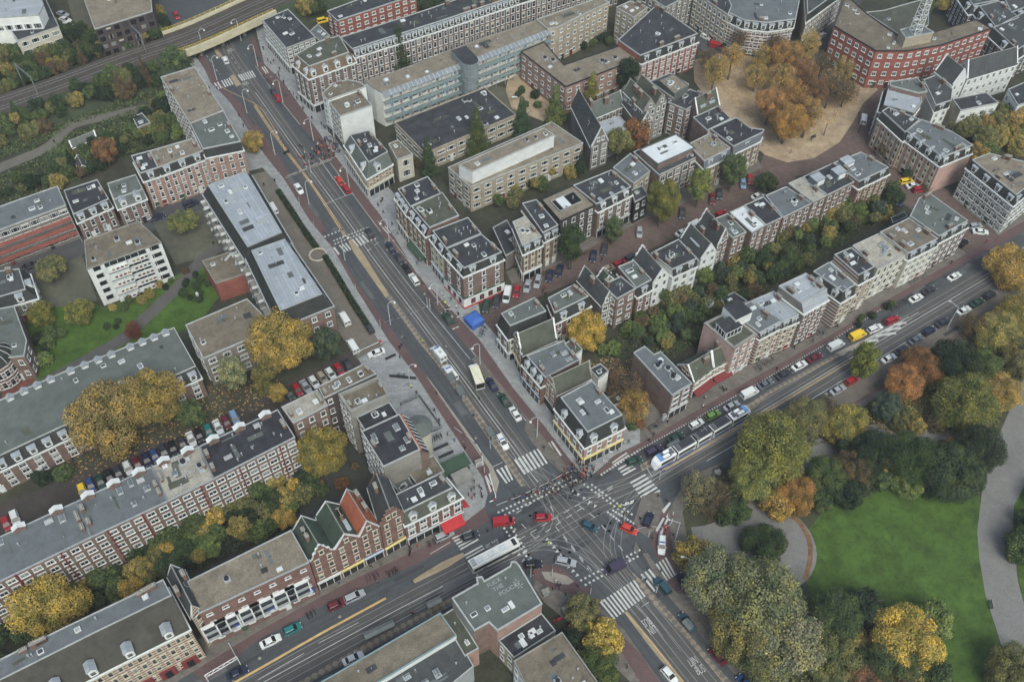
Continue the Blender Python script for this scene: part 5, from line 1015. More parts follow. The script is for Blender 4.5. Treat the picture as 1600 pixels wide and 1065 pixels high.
for s in(1,2,3):
 random.seed(s);b=MB();x,y=random.uniform(-.3,.3),random.uniform(-.3,.3)
 b.tube([(0,0,-.1),(x*.1,y*.1,.06),(x*.4,y*.4,.5),(x*.6,y*.6,1)],[1.5,1.05,.85,.65],BARK,8);TRK.append(b.mesh('trunk'))
random.seed(77)
C={k:s2l(v,.64)for k,v in dict(green=(86,108,62),dark=(66,90,58),deep=(52,72,54),olive=(122,122,72),pale=(134,136,98),gold=(158,138,66),orange=(180,122,64),rust=(152,100,64),yellow=(190,150,58),ygreen=(126,128,58),brown=(112,92,70),greyo=(130,130,94),amber=(182,144,70),bright=(108,132,66),red=(128,62,50),blueg=(72,92,80)).items()}
CN=dict(green='green',dark='dark green',deep='deep green',olive='olive',pale='pale green',gold='golden olive',orange='orange',rust='rusty orange',yellow='yellow',ygreen='yellow green',brown='brownish',greyo='grey olive',amber='amber',bright='bright green',red='dark red',blueg='blue green')
TREES=[]
def T(px,py,r,h,kind='round',col='olive',label=None,size=None,sparse=False,zs=None,trunk=True,name=None,sh=None):
 r*={'tall':1.22,'oval':1.13}.get(kind,1)
 zx={'round':.95,'oval':1.45,'tall':2.15,'spread':.62}[kind]if zs is None else zs
 zc=max(r*zx*.8,h-r*zx);g=G(px,py,zc);size=size or('L' if r>4.3 else 'M' if r>2.1 else 'S')
 if sparse and(kind,'P')in CRM:size='P'
 bush=not trunk
 nm=name or('shrub' if bush else 'tree');o=root(nm,(g.x,g.y),random.random()*6.28,label,'shrub' if bush else 'tree')
 cr=link('crown',random.choice(CRM[kind,size]),o,(0,0,zc));k={'round':1,'oval':1,'tall':1,'spread':1}[kind]
 s=r*random.uniform(.94,1.06);cr.scale=(s,s*random.uniform(.9,1.1),r*random.uniform(.92,1.08)*(zx/{'round':.95,'oval':1.45,'tall':2.15,'spread':.62}[kind]))
 j=random.uniform(.86,1.14);cc=C[col];cr.color=(min(1,cc[0]*j*random.uniform(.92,1.1)),min(1,cc[1]*j),min(1,cc[2]*j*random.uniform(.85,1.1)),1)
 if trunk:
  zb=zc-r*zx*.85;th=max(1.0,zb);tk=link('trunk',random.choice(TRK),o,(0,0,0));w_=max(.12,min(.42,h*.025));tk.scale=(w_,w_,th)
  if r>2.0:
   lm=link('limbs',random.choice(LIMBT if kind=='tall' else LIMBS if sparse else LIMB),o,(0,0,zc));lm.scale=(r,r,r*(zx/.8 if kind!='tall' else 1.05))
 TREES.append((g,r));return o
for a in((168,655,8.6,17,'round','gold','huge golden olive tree, the lower left crown of the pair behind the parked car row'),(235,622,6.6,16,'round','gold','large golden olive tree, the right hand crown of the pair over the slate dormers'),(437,535,7.4,16,'round','amber','large amber tree in front of the zinc roofed block end wall'),(502,706,5.6,13,'round','gold','round golden olive tree in the courtyard behind the plaza block'),(362,582,3.2,12,'oval','pale','slim pale green tree leaning beside the school wing with gravel roof'),(412,592,3.0,10,'oval','olive','small olive tree just below the large amber tree'),(76,950,6.6,14,'round','yellow','broad bright yellow orange tree in front of the long brick block'),(914,517,5.0,10,'round','yellow','round yellow tree behind the gabled houses of the middle row'),(976,606,4.8,9,'round','brown','brown orange garden tree beside the dark brick office building',True),(990,632,4.2,8,'round','amber','thin amber tree spilling over the fenced yard beside the grey roofed corner',True),(1036,312,4.4,17,'oval','ygreen','tall yellow green street tree, biggest on the middle street'),(1095,287,3.6,15,'oval','ygreen','yellow green street tree, second from the square on the middle street'),(1147,264,3.4,14,'oval','green','green yellow street tree nearest the square on the middle street'),(893,378,3.4,16,'oval','dark','dense dark green column tree on the middle street pavement'),(959,357,2.4,10,'oval','green','small green street tree in front of the ornate eaved building'),(1198,285,3.0,7,'round','dark','low dark green tree where the middle street meets the square'),(745,206,3.6,14,'tall','green','conical green poplar in front of the low dark school roof'),(815,184,3.2,13,'tall','dark','conical dark green poplar at the sandy playground edge'),(868,164,3.2,15,'tall','bright','tall bright green poplar before the L shaped brick building'),(925,145,3.4,15,'tall','ygreen','yellow tipped green poplar before the L shaped brick building'),(981,116,3.6,14,'oval','deep','deep green tree against the bright red terrace'),(669,246,3.0,11,'tall','dark','short conical green tree beside the ornate cream corner building'),(625,84,3.8,14,'tall','dark','conical green tree before the long brick terrace, nearer the road'),(684,64,3.4,13,'tall','green','conical green tree before the long brick terrace, farther from the road'),(967,220,3.6,11,'round','olive','olive yellow tree beside the rusty tree at the slate wing'),(994,211,3.8,11,'oval','rust','rusty orange tree between the slate wing and white ribbed roof'),(908,252,1.6,10,'tall','deep','thin dark cypress against the end of the pale flats'),(395,221,3.0,7,'round','amber','amber tree at the foot of the pink corner block'),(509,537,3.8,9,'round','blueg','blue green tree at the brick end wall of the zinc roofed block'),(64,490,3.2,6,'round','ygreen','left round yellow green tree on the courtyard lawn edge'),(123,487,3.4,7,'round','ygreen','right round yellow green tree on the courtyard lawn edge'),(80,418,3.6,7,'spread','olive','half bare olive tree by the modern terraced flats',True),(285,345,3.6,7,'spread','olive','half bare olive tree in the yard beside the zinc roofed block',True),(207,516,2.4,5,'round','red','small dark red tree beside the diagonal garden path',True),(434,613,2.2,5,'round','yellow','small yellow tree at the end of the parked car row'),(298,645,3.4,7,'round','green','rounded green shrub tree right of the two huge golden trees'),(163,235,3.6,9,'round','rust','rusty orange tree in the left garden between shed and path'),(1352,563,3.4,13,'oval','ygreen','yellow green oval tree standing alone on the tram street parking strip'),(1412,598,4.6,9,'round','orange','bright orange tree at the park edge'),(1440,573,4.6,9,'round','rust','rusty tree just behind the bright orange park edge tree'),(1205,700,7.6,15,'round','ygreen','large yellow green park tree nearest the tram'),(1180,745,5.2,11,'round','ygreen','yellow green tree below the large one nearest the tram'),(1240,770,4.6,9,'round','orange','orange tree above the curved park path'),(1215,785,3.6,7,'round','amber','small amber tree at the start of the curved park path'),(1262,650,4.8,9,'round','olive','olive tree at the park edge by the pavement'),(1320,665,5.0,9,'round','gold','golden olive tree between the tram street and the park path'),(1092,768,5.0,9,'round','greyo','grey olive tree at the park corner by the junction',True),(1118,782,4.6,8,'round','brown','dull brown tree behind the park corner',True),(1148,796,3.4,5,'round','dark','dark green bushy tree beside the park corner path'),(1193,850,4.9,4,'spread','dark','low round deep green thicket tree inside the ring path'),(1086,868,4.2,8,'round','gold','golden olive tree leaning over the police van'),(1124,908,6.8,13,'round','greyo','great grey olive tree, nearest the junction crossing'),(1188,940,8.2,16,'round','greyo','great grey olive tree, middle of the roadside trio'),(1222,992,7.6,14,'round','greyo','great olive tree, lowest of the roadside trio'),(1160,985,6.2,12,'round','olive','golden olive tree leafing over the cycle path'),(1195,1035,5.6,9,'round','olive','olive tree at the bottom beside the cycle path'),(1300,965,5.6,12,'round','dark','dark green dome tree left of the yellow lawn tree'),(1350,948,4.0,8,'round','deep','deep green tree at the lower lawn edge'),(1418,995,6.0,10,'spread','yellow','spreading yellow lawn edge tree with bare grey limbs'),(1458,968,4.0,8,'round','bright','bright green tree behind the spreading yellow tree'),(1390,1040,5.2,8,'round','green','green tree under the spreading yellow tree'),(1300,1030,5.0,9,'round','olive','olive green tree at the bottom edge of the park'),(1462,1062,3.8,6,'round','dark','dark green tree at the bottom below the lawn'),(1580,1048,5.4,9,'round','olive','olive tree at the bottom right corner'),(1345,1070,4.4,7,'round','rust','rusty shrub tree at the bottom edge'),(1490,568,5.6,11,'round','deep','deep green tree right of the orange park edge trees'),(1535,575,4.6,9,'round','green','green tree between the deep green tree and the grey path'),(1505,632,7.2,12,'round','ygreen','wide yellow green tree beside the leafy lawn'),(1565,612,4.6,9,'round','amber','amber tree at the bend of the wide grey path'),(1420,715,6.0,12,'round','dark','dark green tree on the near side of the park path'),(1480,740,6.6,12,'round','dark','broad dark tree at the top of the lawn'),(1530,705,5.4,11,'round','deep','deep green tree at the edge of the wide grey path'),(1365,710,5.0,10,'round','deep','deep green tree over the park path'),(1330,735,4.6,8,'round','brown','brownish tree at the upper left of the lawn'),(1385,635,3.6,7,'round','blueg','blue green tree beside the leafy lawn'),(1290,745,4.4,7,'round','green','green tree between the orange tree and the brownish one'),(1385,725,2.2,6,'round','yellow','small bright yellow tree in the dark group above the lawn'),(1420,755,3.4,6,'round','bright','low bright green tree at the top edge of the lawn'),(1330,770,3.6,5,'round','deep','low deep green tree at the upper lawn edge'),(1585,418,5.8,11,'round','yellow','yellow tree at the right edge beside the tram street'),(1560,520,5.4,9,'round','gold','golden tree in the park beside the cycle path'),(1595,490,5.2,10,'round','gold','golden tree at the right edge of the park strip'),(1520,510,3.8,7,'round','brown','brownish half bare tree near the parked cars',True),(1598,560,5.0,9,'round','olive','olive tree at the right edge by the grey path'),(1600,850,4.0,7,'round','green','green tree at the right edge of the wide grey path'),(910,955,3.8,8,'round','olive','olive green tree on the pavement below the junction'),(942,998,4.2,8,'round','yellow','yellow tree on the pavement below the olive green one'),(925,1048,4.6,7,'round','green','green tree behind the brown gravel roof at the bottom'),(892,1002,2.6,5,'round','deep','deep green bush tree between the corner block and the yellow tree'),(272,92,4.2,8,'round','green','green tree on the railway bank at the left end of the bridge'),(288,82,2.6,5,'round','olive','small olive tree beside the curved wall under the bridge end'),(1290,640,3.2,8,'round','brown','nearly bare tree standing by the silver parked car',True),):T(*a[:7],sparse=len(a)>7)
for k,(x,y,r,c,sp)in enumerate(((1118,110,4.5,'amber',1),(1108,92,3.7,'brown',1),(1145,88,4.3,'amber',1),(1182,118,4.0,'amber',1),(1190,93,4.0,'amber',1),(1212,70,3.8,'brown',1),(1228,86,4.5,'orange',0),(1222,120,4.8,'amber',1),(1205,160,4.5,'orange',0),(1240,160,5.4,'orange',1),(1232,190,4.8,'orange',0),(1264,180,4.5,'amber',1),(1262,72,4.3,'amber',1),(1258,115,4.5,'rust',1),(1285,100,4.3,'brown',1),(1300,135,4.8,'brown',1),(1318,112,4.3,'gold',1),(1275,140,4.5,'rust',1),(1322,142,4.0,'brown',1),(1156,60,3.2,'brown',1))):
 o=T(x,y,r,13 if r>4.2 else 10,'round',c,None,sparse=bool(sp));o['label']=('%s %s autumn tree on the sandy square'%('half bare' if sp else 'full crowned',CN[c]));o['group']='%s %s trees on the sandy square'%('half bare' if sp else 'full crowned',CN[c])
def thicket(poly,step,cols,where,rr=(1.4,3.0),hh=(2.5,6),kinds=('round',),tall=.0,jit=.35,keep=1.0,trunkp=.3,avoid=True):
 P=GP(poly);xs=[p.x for p in P];ys=[p.y for p in P];y=min(ys);row=0
 while y<max(ys):
  x=min(xs)+(step/2 if row%2 else 0)
  while x<max(xs):
   q=Vector((x+random.uniform(-jit,jit)*step,y+random.uniform(-jit,jit)*step));x+=step
   if not inside(q,P)or random.random()>keep:continue
   if avoid and any((q-g).length<r*.7 for g,r in TREES[:95]if r>2.5):continue
   dr=min((q-k).length for k in RLc)
   if dr<6.4:continue
   zg=5*max(0,13-dr)/8.1 if dr<13 else 0
   c=random.choice(cols);r=random.uniform(*rr);h=random.uniform(*hh);tl=random.random()<tall;kd='tall' if tl else random.choice(kinds)
   if tl:h=r*4.2;r*=.9
   zx={'round':.95,'oval':1.45,'tall':2.15,'spread':.62}[kd];zc=max(r*zx*.8,h-r*zx);tk=tl or r>2.3
   o=root('tree' if tk else 'shrub',(q.x,q.y,min(4.2,zg)),random.random()*6.28,None,'tree' if tk else 'shrub');s=r
   cr=link('crown',random.choice(CRM[kd,'M' if r>2.4 else 'S']),o,(0,0,zc));cr.scale=(s,s*random.uniform(.85,1.15),r*random.uniform(.8,1.1))
   j=random.uniform(.8,1.15);cc=C[c];cr.color=(cc[0]*j,cc[1]*j,cc[2]*j,1)
   if tk:t_=link('trunk',random.choice(TRK),o);t_.scale=(.14,.14,max(.6,zc-r*.5))
   w_=('conical' if kd=='tall' else 'large bushy' if tk else 'low');nm_='tree' if tk else 'shrub'
   o['label']='%s %s %s %s'%(w_,CN[c],nm_,where);o['group']='%s %s %ss %s'%(w_,CN[c],nm_,where)
  y+=step*.87;row+=1
EG=['green','dark','deep','olive','green','dark','brown','deep','gold']
thicket('-20,152 100,112 190,80 262,50 255,25 240,48 150,58 90,52 60,72 -20,95',4.2,EG,'in the thicket north of the railway',(2.0,3.4),(4,8))
thicket('-20,160 100,125 200,88 275,58 300,72 305,100 258,112 250,140 180,166 112,180 60,214 -20,240',3.6,EG,'between the railway and the pinkish path',(1.6,3.0),(3,6),tall=.12)
thicket('-20,300 40,285 75,262 120,228 160,212 205,215 200,238 150,275 95,290 0,318 -20,322',3.6,EG,'in the garden below the pinkish path',(1.3,2.6),(2.2,4.8),tall=.06)
thicket('240,155 262,150 300,200 290,215 236,228 200,232 205,210',3.8,['green','olive','deep','bright'],'behind the terrace in the left garden',(1.4,2.6),(2.5,5))
thicket('400,-10 545,-40 512,18 500,40 470,25 415,22',4.4,['olive','dark','gold','green'],'beside the red brick flats',(2,3.2),(4,7))
thicket('640,10 720,-20 700,10 600,45 560,55 540,45',4.0,['green','dark','olive'],'in the red flats yard',(1.6,2.8),(3,6),keep=.7)
thicket('1380,70 1420,20 1500,0 1560,20 1480,40 1440,30',4.4,['dark','green','olive','gold'],'inside the red brick crescent',(2.2,3.4),(5,9),keep=.6)
GD=['green','dark','olive','olive','bright','brown','green','gold','blueg','green','bright']
thicket('925,545 950,520 985,498 1030,470 1060,458 1110,452 1170,462 1165,480 1100,500 1095,535 1050,560 1010,545 985,545 965,575',3.1,GD,'in the lower middle gardens',(1.2,2.4),(2.2,5.5),keep=.72)
thicket('1060,455 1120,425 1150,408 1200,380 1240,355 1300,322 1350,298 1392,288 1400,330 1385,350 1330,372 1300,395 1260,420 1215,445 1180,465 1120,450',3.2,GD,'in the upper middle gardens',(1.2,2.6),(2.4,6.5),keep=.74)
thicket('940,590 960,585 1000,640 1010,665 960,690 975,655',2.8,['brown','rust','green'],'in the fenced corner yard',(1.1,1.9),(1.8,3.5),keep=.8)
thicket('100,930 165,905 260,845 340,800 420,762 470,745 495,762 470,800 455,825 390,850 300,895 220,935 150,960 110,955',3.5,['green','dark','deep','gold','green','bright','olive','yellow'],'in the lower left gardens',(1.5,3.0),(2.8,7))
thicket('-20,985 60,985 110,975 150,965 120,1000 40,1025 -20,1050',3.6,['deep','dark','green'],'at the foot of the yellow orange tree',(1.5,2.6),(2.5,5))
thicket('455,735 540,700 560,740 500,790 450,770',3.4,['deep','brown','rust','green'],'in the courtyard behind the plaza block',(.9,1.8),(1.2,3),keep=.45)
thicket('130,690 300,640 420,600 450,585 480,600 330,650 150,715',4.4,['brown','deep','green','olive'],'along the parking street lawn',(.8,1.6),(1,2.4),keep=.4)
thicket('50,725 110,700 130,740 60,790 20,800',4,['deep','green','yellow'],'beside the old parking yard',(1.2,2.2),(1.6,3.6),keep=.5)
thicket('140,470 160,480 235,455 275,430 290,418 300,425 240,470 165,492',2.8,['deep','green','brown','gold'],'along the foot of the white flats',(.8,1.4),(1,2))
thicket('283,440 308,425 326,445 322,470 300,478 285,470',2.6,['deep','dark'],'in the planted bed on the lawn',(.7,1.2),(.8,1.5))
thicket('165,508 195,500 200,515 175,525',2.6,['deep','dark'],'in the low lawn bed',(.7,1.2),(.8,1.3));thicket('60,530 100,520 100,560 70,575',3,['green','bright','deep'],'beside the round brick bay',(1.1,2.0),(1.2,3),keep=.8)
thicket('1075,790 1120,800 1160,780 1165,800 1130,815 1085,825',3.4,['dark','brown','green'],'at the park corner',(1.4,2.4),(2,3.5))
thicket('1135,735 1290,670 1400,612 1480,560 1520,560 1560,560 1545,640 1520,690 1400,670 1260,700 1215,740 1180,770',4.4,['olive','green','deep','brown','gold','dark'],'beside the upper park path',(1.6,3.0),(2.5,6),keep=.55)
thicket('1250,735 1330,700 1380,700 1520,700 1525,770 1480,765 1400,762 1330,775 1280,800 1250,790',4.2,['deep','dark','green','brown','dark'],'between the park path and the lawn',(1.8,3.2),(3,6.5),keep=.8)
thicket('1110,930 1150,945 1245,950 1290,965 1340,985 1420,1035 1500,1075 1480,1110 1260,1110 1200,1040',4.6,['olive','green','dark','brown','gold','deep'],'below the big lawn',(2.0,3.4),(3.5,7),keep=.8)
thicket('1590,520 1640,480 1700,470 1700,560 1600,600',4.6,['gold','olive','yellow'],'at the right edge of the park',(2.4,3.6),(5,8))
thicket('1590,780 1650,760 1700,900 1620,900',4.6,['green','dark'],'beyond the wide grey path',(2.0,3.4),(4,7))
thicket('1490,210 1530,190 1600,170 1640,200 1600,235 1550,245 1520,262',4.4,['gold','olive','green','amber'],'behind the white school',(2.4,3.8),(5,9))
thicket('1460,195 1500,200 1530,190 1500,215',4,['dark','brown'],'beside the white cubic block',(1.5,2.4),(3,5))
thicket('880,985 905,980 960,1060 975,1100 930,1110 900,1050',3.6,['green','deep','olive','rust'],'between the gravel roof and the cycle path',(1.3,2.4),(2,4.6),keep=.85)
thicket('850,75 960,48 990,40 960,68 900,95 870,90',3.4,['deep','green','olive'],'in the court of the L shaped building',(1.2,2.2),(2,4),keep=.5)
thicket('800,150 822,170 850,175 835,150 815,130',3,['deep','dark','green'],'around the sandy playground',(.9,1.6),(1.2,2.4),keep=.7)
thicket('880,150 905,160 960,130 975,120 960,150 900,178',3.2,['deep','dark'],'at the foot of the poplars',(1.1,2.0),(1.6,3.5),keep=.8)
thicket('760,330 800,300 850,285 900,262 910,268 860,290 815,312 790,330',3.0,['green','gold','olive','deep'],'behind the pale flats',(1.3,2.4),(2,5),keep=.8)
thicket('618,212 640,215 672,240 655,262 640,240',2.8,['deep','green','brown'],'beside the cream corner building',(.9,1.6),(1.2,2.4),keep=.8)
thicket('540,330 555,322',3,['green'],'x')if False else None
thicket('1365,225 1385,240 1440,275 1480,300 1470,315 1400,270 1370,245',4.0,['brown','brown','amber','dark'],'in front gardens of the pinkish terrace',(1.3,2.4),(2.5,6),keep=.6)
thicket('600,745 625,780 605,780 585,760',2.6,['brown','rust','deep'],'behind the corner shops',(.8,1.4),(1,2),keep=.6)
thicket('1335,502 1400,472 1420,458 1424,463 1370,492 1338,512',2.2,['deep','green'],'in front gardens on the tram street',(.7,1.1),(.9,1.6))
for lb,s in(('long clipped dark hedge between the service road and the white pavement, upper half','435,300 455,330 478,365 495,390'),('long clipped dark hedge between the service road and the white pavement, lower half','508,402 530,438 555,480 580,518')):
 P=smooth_line(GP(s),5);g=P[len(P)//2];o=root('hedge',g,0,lb,'hedge');V=[];F=[];random.seed(5)
 for i in range(len(P)-1):
  for _ in range(260):
   q=P[i].lerp(P[i+1],random.random());t=(P[i+1]-P[i]).normalized();nn=Vector((t.y,-t.x));sd_=random.uniform(-.8,.8);z=random.uniform(.2,1.15)if abs(sd_)>.6 else random.uniform(.95,1.3)
   p=Vector((*(q+nn*sd_-g),z));u=rv()*.2;v=rv()*.16;k=len(V);V+=[p+u,p+v,p-u,p-v];F.append((k,k+1,k+2,k+3))
 me=bpy.data.meshes.new('foliage');me.from_pydata([tuple(v)for v in V],[],F);me.materials.append(LEAF);cr=link('foliage',me,o);cr.color=(*C['deep'],1)
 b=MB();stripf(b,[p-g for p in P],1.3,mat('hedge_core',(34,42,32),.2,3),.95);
 for i in range(len(P)-1):
  for s_ in(-.62,.62):
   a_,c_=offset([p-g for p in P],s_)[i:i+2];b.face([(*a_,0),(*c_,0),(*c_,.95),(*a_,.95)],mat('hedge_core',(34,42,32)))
 put('twigs',b,o)
random.seed(42)
def cover(name,poly,n,cols,z=.05,sz=(.25,.6),where=None):
 P=GP(poly);xs=[p.x for p in P];ys=[p.y for p in P];V=[];F=[];k=0
 while k<n:
  x,y=random.uniform(min(xs),max(xs)),random.uniform(min(ys),max(ys))
  if not inside((x,y),P):continue
  k+=1;zz=z+random.random()*.5;s=random.uniform(*sz);u=rv()*s;v=rv()*s*.7;p=Vector((x,y,zz));i=len(V);V+=[p+u,p+v,p-u,p-v];F.append((i,i+1,i+2,i+3))
 me=bpy.data.meshes.new(name);me.from_pydata([tuple(v)for v in V],[],F);me.materials.append(LEAF);o=link(name,me);o.color=(*C[cols],1);return tag(o,kind='stuff')
cover('ground_cover','-20,190 100,155 200,115 300,75 305,110 250,150 180,175 112,195 60,230 -20,255',5000,'green')
cover('ground_cover','-20,100 90,55 240,50 262,45 190,72 100,98 -20,140',4000,'dark')
cover('ground_cover','-20,285 70,240 115,206 160,190 240,160 300,210 200,245 95,292 -20,325',5000,'green')
cover('ground_cover','925,560 985,498 1060,458 1120,425 1200,380 1300,322 1392,288 1400,330 1300,395 1215,445 1165,480 1100,500 1095,535 1050,560',7000,'green',sz=(.2,.45))
cover('ground_cover','100,930 260,845 420,762 500,745 455,825 300,895 110,975',4500,'deep',sz=(.2,.45))
cover('ground_cover','1095,770 1180,712 1290,672 1405,600 1500,545 1600,480 1600,590 1545,690 1520,690 1400,670 1260,700 1215,740 1150,810',6500,'olive',sz=(.2,.45))
cover('ground_cover','1080,870 1130,880 1245,925 1340,965 1480,1075 1460,1110 1260,1110 1130,960',6500,'olive',sz=(.2,.45))
cover('ground_cover','1250,740 1330,700 1380,700 1520,700 1525,770 1400,762 1290,795',3500,'dark',sz=(.2,.45))
PAINT=objmat('car_paint',.38,.45,.2);GL=mat('car_glass',(22,26,30),.1,3,.28,spec=.35,fine=1)
LAMPM=mat('headlamp_glass',(190,192,188),.1,5,.2);TAILM=mat('tail_lamp',(140,26,28),.1,5,.3);TRIM=M['black']
def ring_(x,zb,zt,w,k=.9,sh=.12):return[(x,-w,zb),(x,-w,zt-sh),(x,-w*k,zt),(x,w*k,zt),(x,w,zt-sh),(x,w,zb)]
WHEEL=None
def wheel_mesh():
 b=MB();n=12
 for y0,r,y1,m_ in((-.11,.32,.11,M['rubber']),(-.125,.19,.125,M['steel'])):b.loft([[(r*cos(2*pi*j/n),y,r*sin(2*pi*j/n))for j in range(n)]for y in(y0,y1)],m_)
 return b.mesh('wheel')
WHEEL=wheel_mesh()
LH=MB();LH.box((0,0,0),(.12,.36,.16),LAMPM);LHM=LH.mesh('headlight');LT=MB();LT.box((0,0,0),(.1,.22,.2),TAILM);LTM=LT.mesh('tail_light')
def car_proto(kind):
 spec=dict(hatchback=(4.0,.84,[(-2.0,.38,.80,.74),(-1.97,.28,.96,.82),(-1.2,.24,1.0,.85),(0,.24,.98,.86),(.95,.24,.93,.85),(1.6,.26,.80,.81),(1.93,.3,.66,.72),(2.0,.36,.56,.6)],(-1.92,.98,-1.6,.25,1.44)),sedan=(4.5,.87,[(-2.25,.4,.84,.74),(-2.2,.3,.92,.82),(-1.4,.26,.97,.86),(0,.24,.97,.88),(1.0,.24,.93,.87),(1.75,.27,.82,.83),(2.15,.3,.68,.74),(2.25,.38,.56,.62)],(-1.6,1.05,-1.0,.3,1.42)),estate=(4.6,.87,[(-2.3,.4,.86,.78),(-2.26,.3,.97,.84),(-1.4,.26,1.0,.87),(0,.24,.98,.88),(1.0,.24,.94,.87),(1.75,.27,.82,.83),(2.2,.3,.68,.74),(2.3,.38,.56,.62)],(-2.22,1.1,-1.95,.3,1.5)),off_roader=(4.4,.9,[(-2.2,.5,1.0,.84),(-2.15,.4,1.12,.88),(-1.2,.38,1.15,.9),(.8,.38,1.14,.9),(1.1,.38,1.1,.9),(1.9,.4,1.02,.86),(2.2,.45,.8,.8)],(-2.1,1.1,-1.95,.6,1.85)),van=(5.0,.95,[(-2.5,.4,1.25,.9),(-2.46,.35,1.35,.94),(-1,.32,1.36,.95),(1.1,.32,1.32,.95),(1.8,.34,1.1,.93),(2.3,.36,.92,.84),(2.5,.4,.7,.72)],(-2.45,1.95,-2.4,1.15,2.1)))[kind]
 L,hw,sec,(cb0,cb1,ct0,ct1,zr)=spec
 o=root(kind,(0,0),0,None,'van' if kind=='van' else 'car')
 b=MB();b.loft([ring_(*s)for s in sec],PAINT);body=put('body',b,o,smooth=False)
 zb=sec[3][2]-.03;wb,wt=hw*.9,hw*.74 if kind!='van' else hw*.86
 if kind=='van':
  b=MB();b.loft([[(x,-w,zb),(x,-w*.93,zr-.12),(x,-w*.84,zr),(x,w*.84,zr),(x,w*.93,zr-.12),(x,w,zb)]for x,w in((-2.46,hw*.95),(-2.4,hw*.97),(.9,hw*.97))],PAINT)
  b.loft([[(.9,-hw*.97,zb),(.9,-hw*.9,zr-.12),(.9,-hw*.82,zr),(.9,hw*.82,zr),(.9,hw*.9,zr-.12),(.9,hw*.97,zb)],[(1.2,-hw*.96,zb),(1.15,-hw*.86,zr-.15),(1.12,-hw*.8,zr-.03),(1.12,hw*.8,zr-.03),(1.15,hw*.86,zr-.15),(1.2,hw*.96,zb)]],PAINT)
  put('load_box',b,o)
  b=MB();b.face([(1.9,-hw*.82,1.16),(1.9,hw*.82,1.16),(1.16,hw*.74,zr-.1),(1.16,-hw*.74,zr-.1)],GL)
  for s in(-1,1):
   b.face([(1.88,s*hw*.84,1.16),(1.2,s*hw*.97,1.2),(1.18,s*hw*.86,zr-.2)],PAINT);b.face([(1.25,s*(hw*.965),1.3),(.4,s*(hw*.985),1.3),(.4,s*(hw*.95),zr-.35),(1.1,s*(hw*.93),zr-.35)],GL)
   b.box((-2.48,s*.42,1.3),(.03,.6,.5),GL)
  put('windscreen',b,o)
 else:
  b=MB();A=[(cb0,-wb,zb),(cb1,-wb,zb),(cb1,wb,zb),(cb0,wb,zb)];T_=[(ct0,-wt,zr-.03),(ct1,-wt,zr-.03),(ct1,wt,zr-.03),(ct0,wt,zr-.03)]
  for i in range(4):j=(i+1)%4;b.face([A[i],A[j],T_[j],T_[i]],GL)
  put('windows',b,o)
  b=MB();b.face([(ct0-.02,-wt-.01,zr-.03),(ct1+.03,-wt-.01,zr-.03),(ct1+.03,wt+.01,zr-.03),(ct0-.02,wt+.01,zr-.03)][::1],PAINT)
  b.loft([[(ct0-.02,-wt-.01,zr-.04),(ct1+.03,-wt-.01,zr-.04),(ct1+.03,wt+.01,zr-.04),(ct0-.02,wt+.01,zr-.04)],[(ct0+.12,-wt*.82,zr+.03),(ct1-.12,-wt*.82,zr+.02),(ct1-.12,wt*.82,zr+.02),(ct0+.12,wt*.82,zr+.03)]],PAINT)
  for s in(-1,1):
   for(xa,xb)in((cb0,ct0),(cb1,ct1),((cb0+cb1)/2-.1,(ct0+ct1)/2-.1)):b.tube([(xa,s*wb,zb),(xb,s*wt,zr-.03)],.05,PAINT,4)
  put('roof',b,o)
  b=MB()
  for s in(-1,1):b.box((cb1-.35,s*(hw+.08),zb-.02),(.16,.18,.14),PAINT)
  put('mirror',b,o)
 for x in(L*.31,-L*.3):
  for s in(-1,1):link('wheel',WHEEL,o,(x,s*(hw-.08),.32))
 for s in(-1,1):link('headlight',LHM,o,(L/2-.1,s*hw*.66,.6 if kind!='van' else.75));link('tail_light',LTM,o,(-L/2+.02,s*hw*.84,.74 if kind!='van' else.95))
 b=MB();b.box((L/2-.12,0,.33),(.14,hw*1.5,.2),TRIM);b.box((-L/2+.1,0,.36),(.14,hw*1.5,.2),TRIM);put('bumper',b,o)
 return o
bpy.context.view_layer.update()
PR={}
CC=dict(white=(206,208,208),silver=(148,152,158),grey=(92,98,106),black=(28,29,33),navy=(34,42,66),blue=(44,64,112),red=(146,34,42),maroon=(92,32,42),green=(38,66,54),lime=(98,128,64),teal=(32,108,106),yellow=(220,184,48),orange=(182,60,46),lightblue=(110,138,168),beige=(150,140,120),darkgrey=(52,55,62),purple=(58,52,72),petrol=(40,72,86))
CN2=dict(darkgrey='dark grey',lightblue='light blue',lime='bright green',navy='dark blue',maroon='dark red',purple='dark purple',petrol='petrol blue',green='dark green')
def car(kind,col,x,y,dx,dy,label,group=None,z=0.0):
 if kind not in PR:
  o=PR[kind]=car_proto(kind);proto_done(o);first=True
 else:o=copy_tree(PR[kind]);first=False
 a,b2=G(x-dx/2,y-dy/2,.6),G(x+dx/2,y+dy/2,.6);d=b2-a;c=(a+b2)/2
 o.location=(c.x,c.y,z);o.rotation_euler[2]=atan2(d.y,d.x)
 rgb=(*s2l(CC[col]),1)
 for ch in(o.children if first else[q for q in o.children]):ch.color=rgb
 o['label']=label;o['category']='van' if kind=='van' else 'car'
 if group:o['group']=group
 return o
H_,S_,E_,V_,O_='hatchback','sedan','estate','van','off_roader'
def nm(k,c):return '%s %s'%(CN2.get(c,c),{'hatchback':'hatchback','sedan':'saloon car','estate':'estate car','van':'van','off_roader':'off road car'}[k])
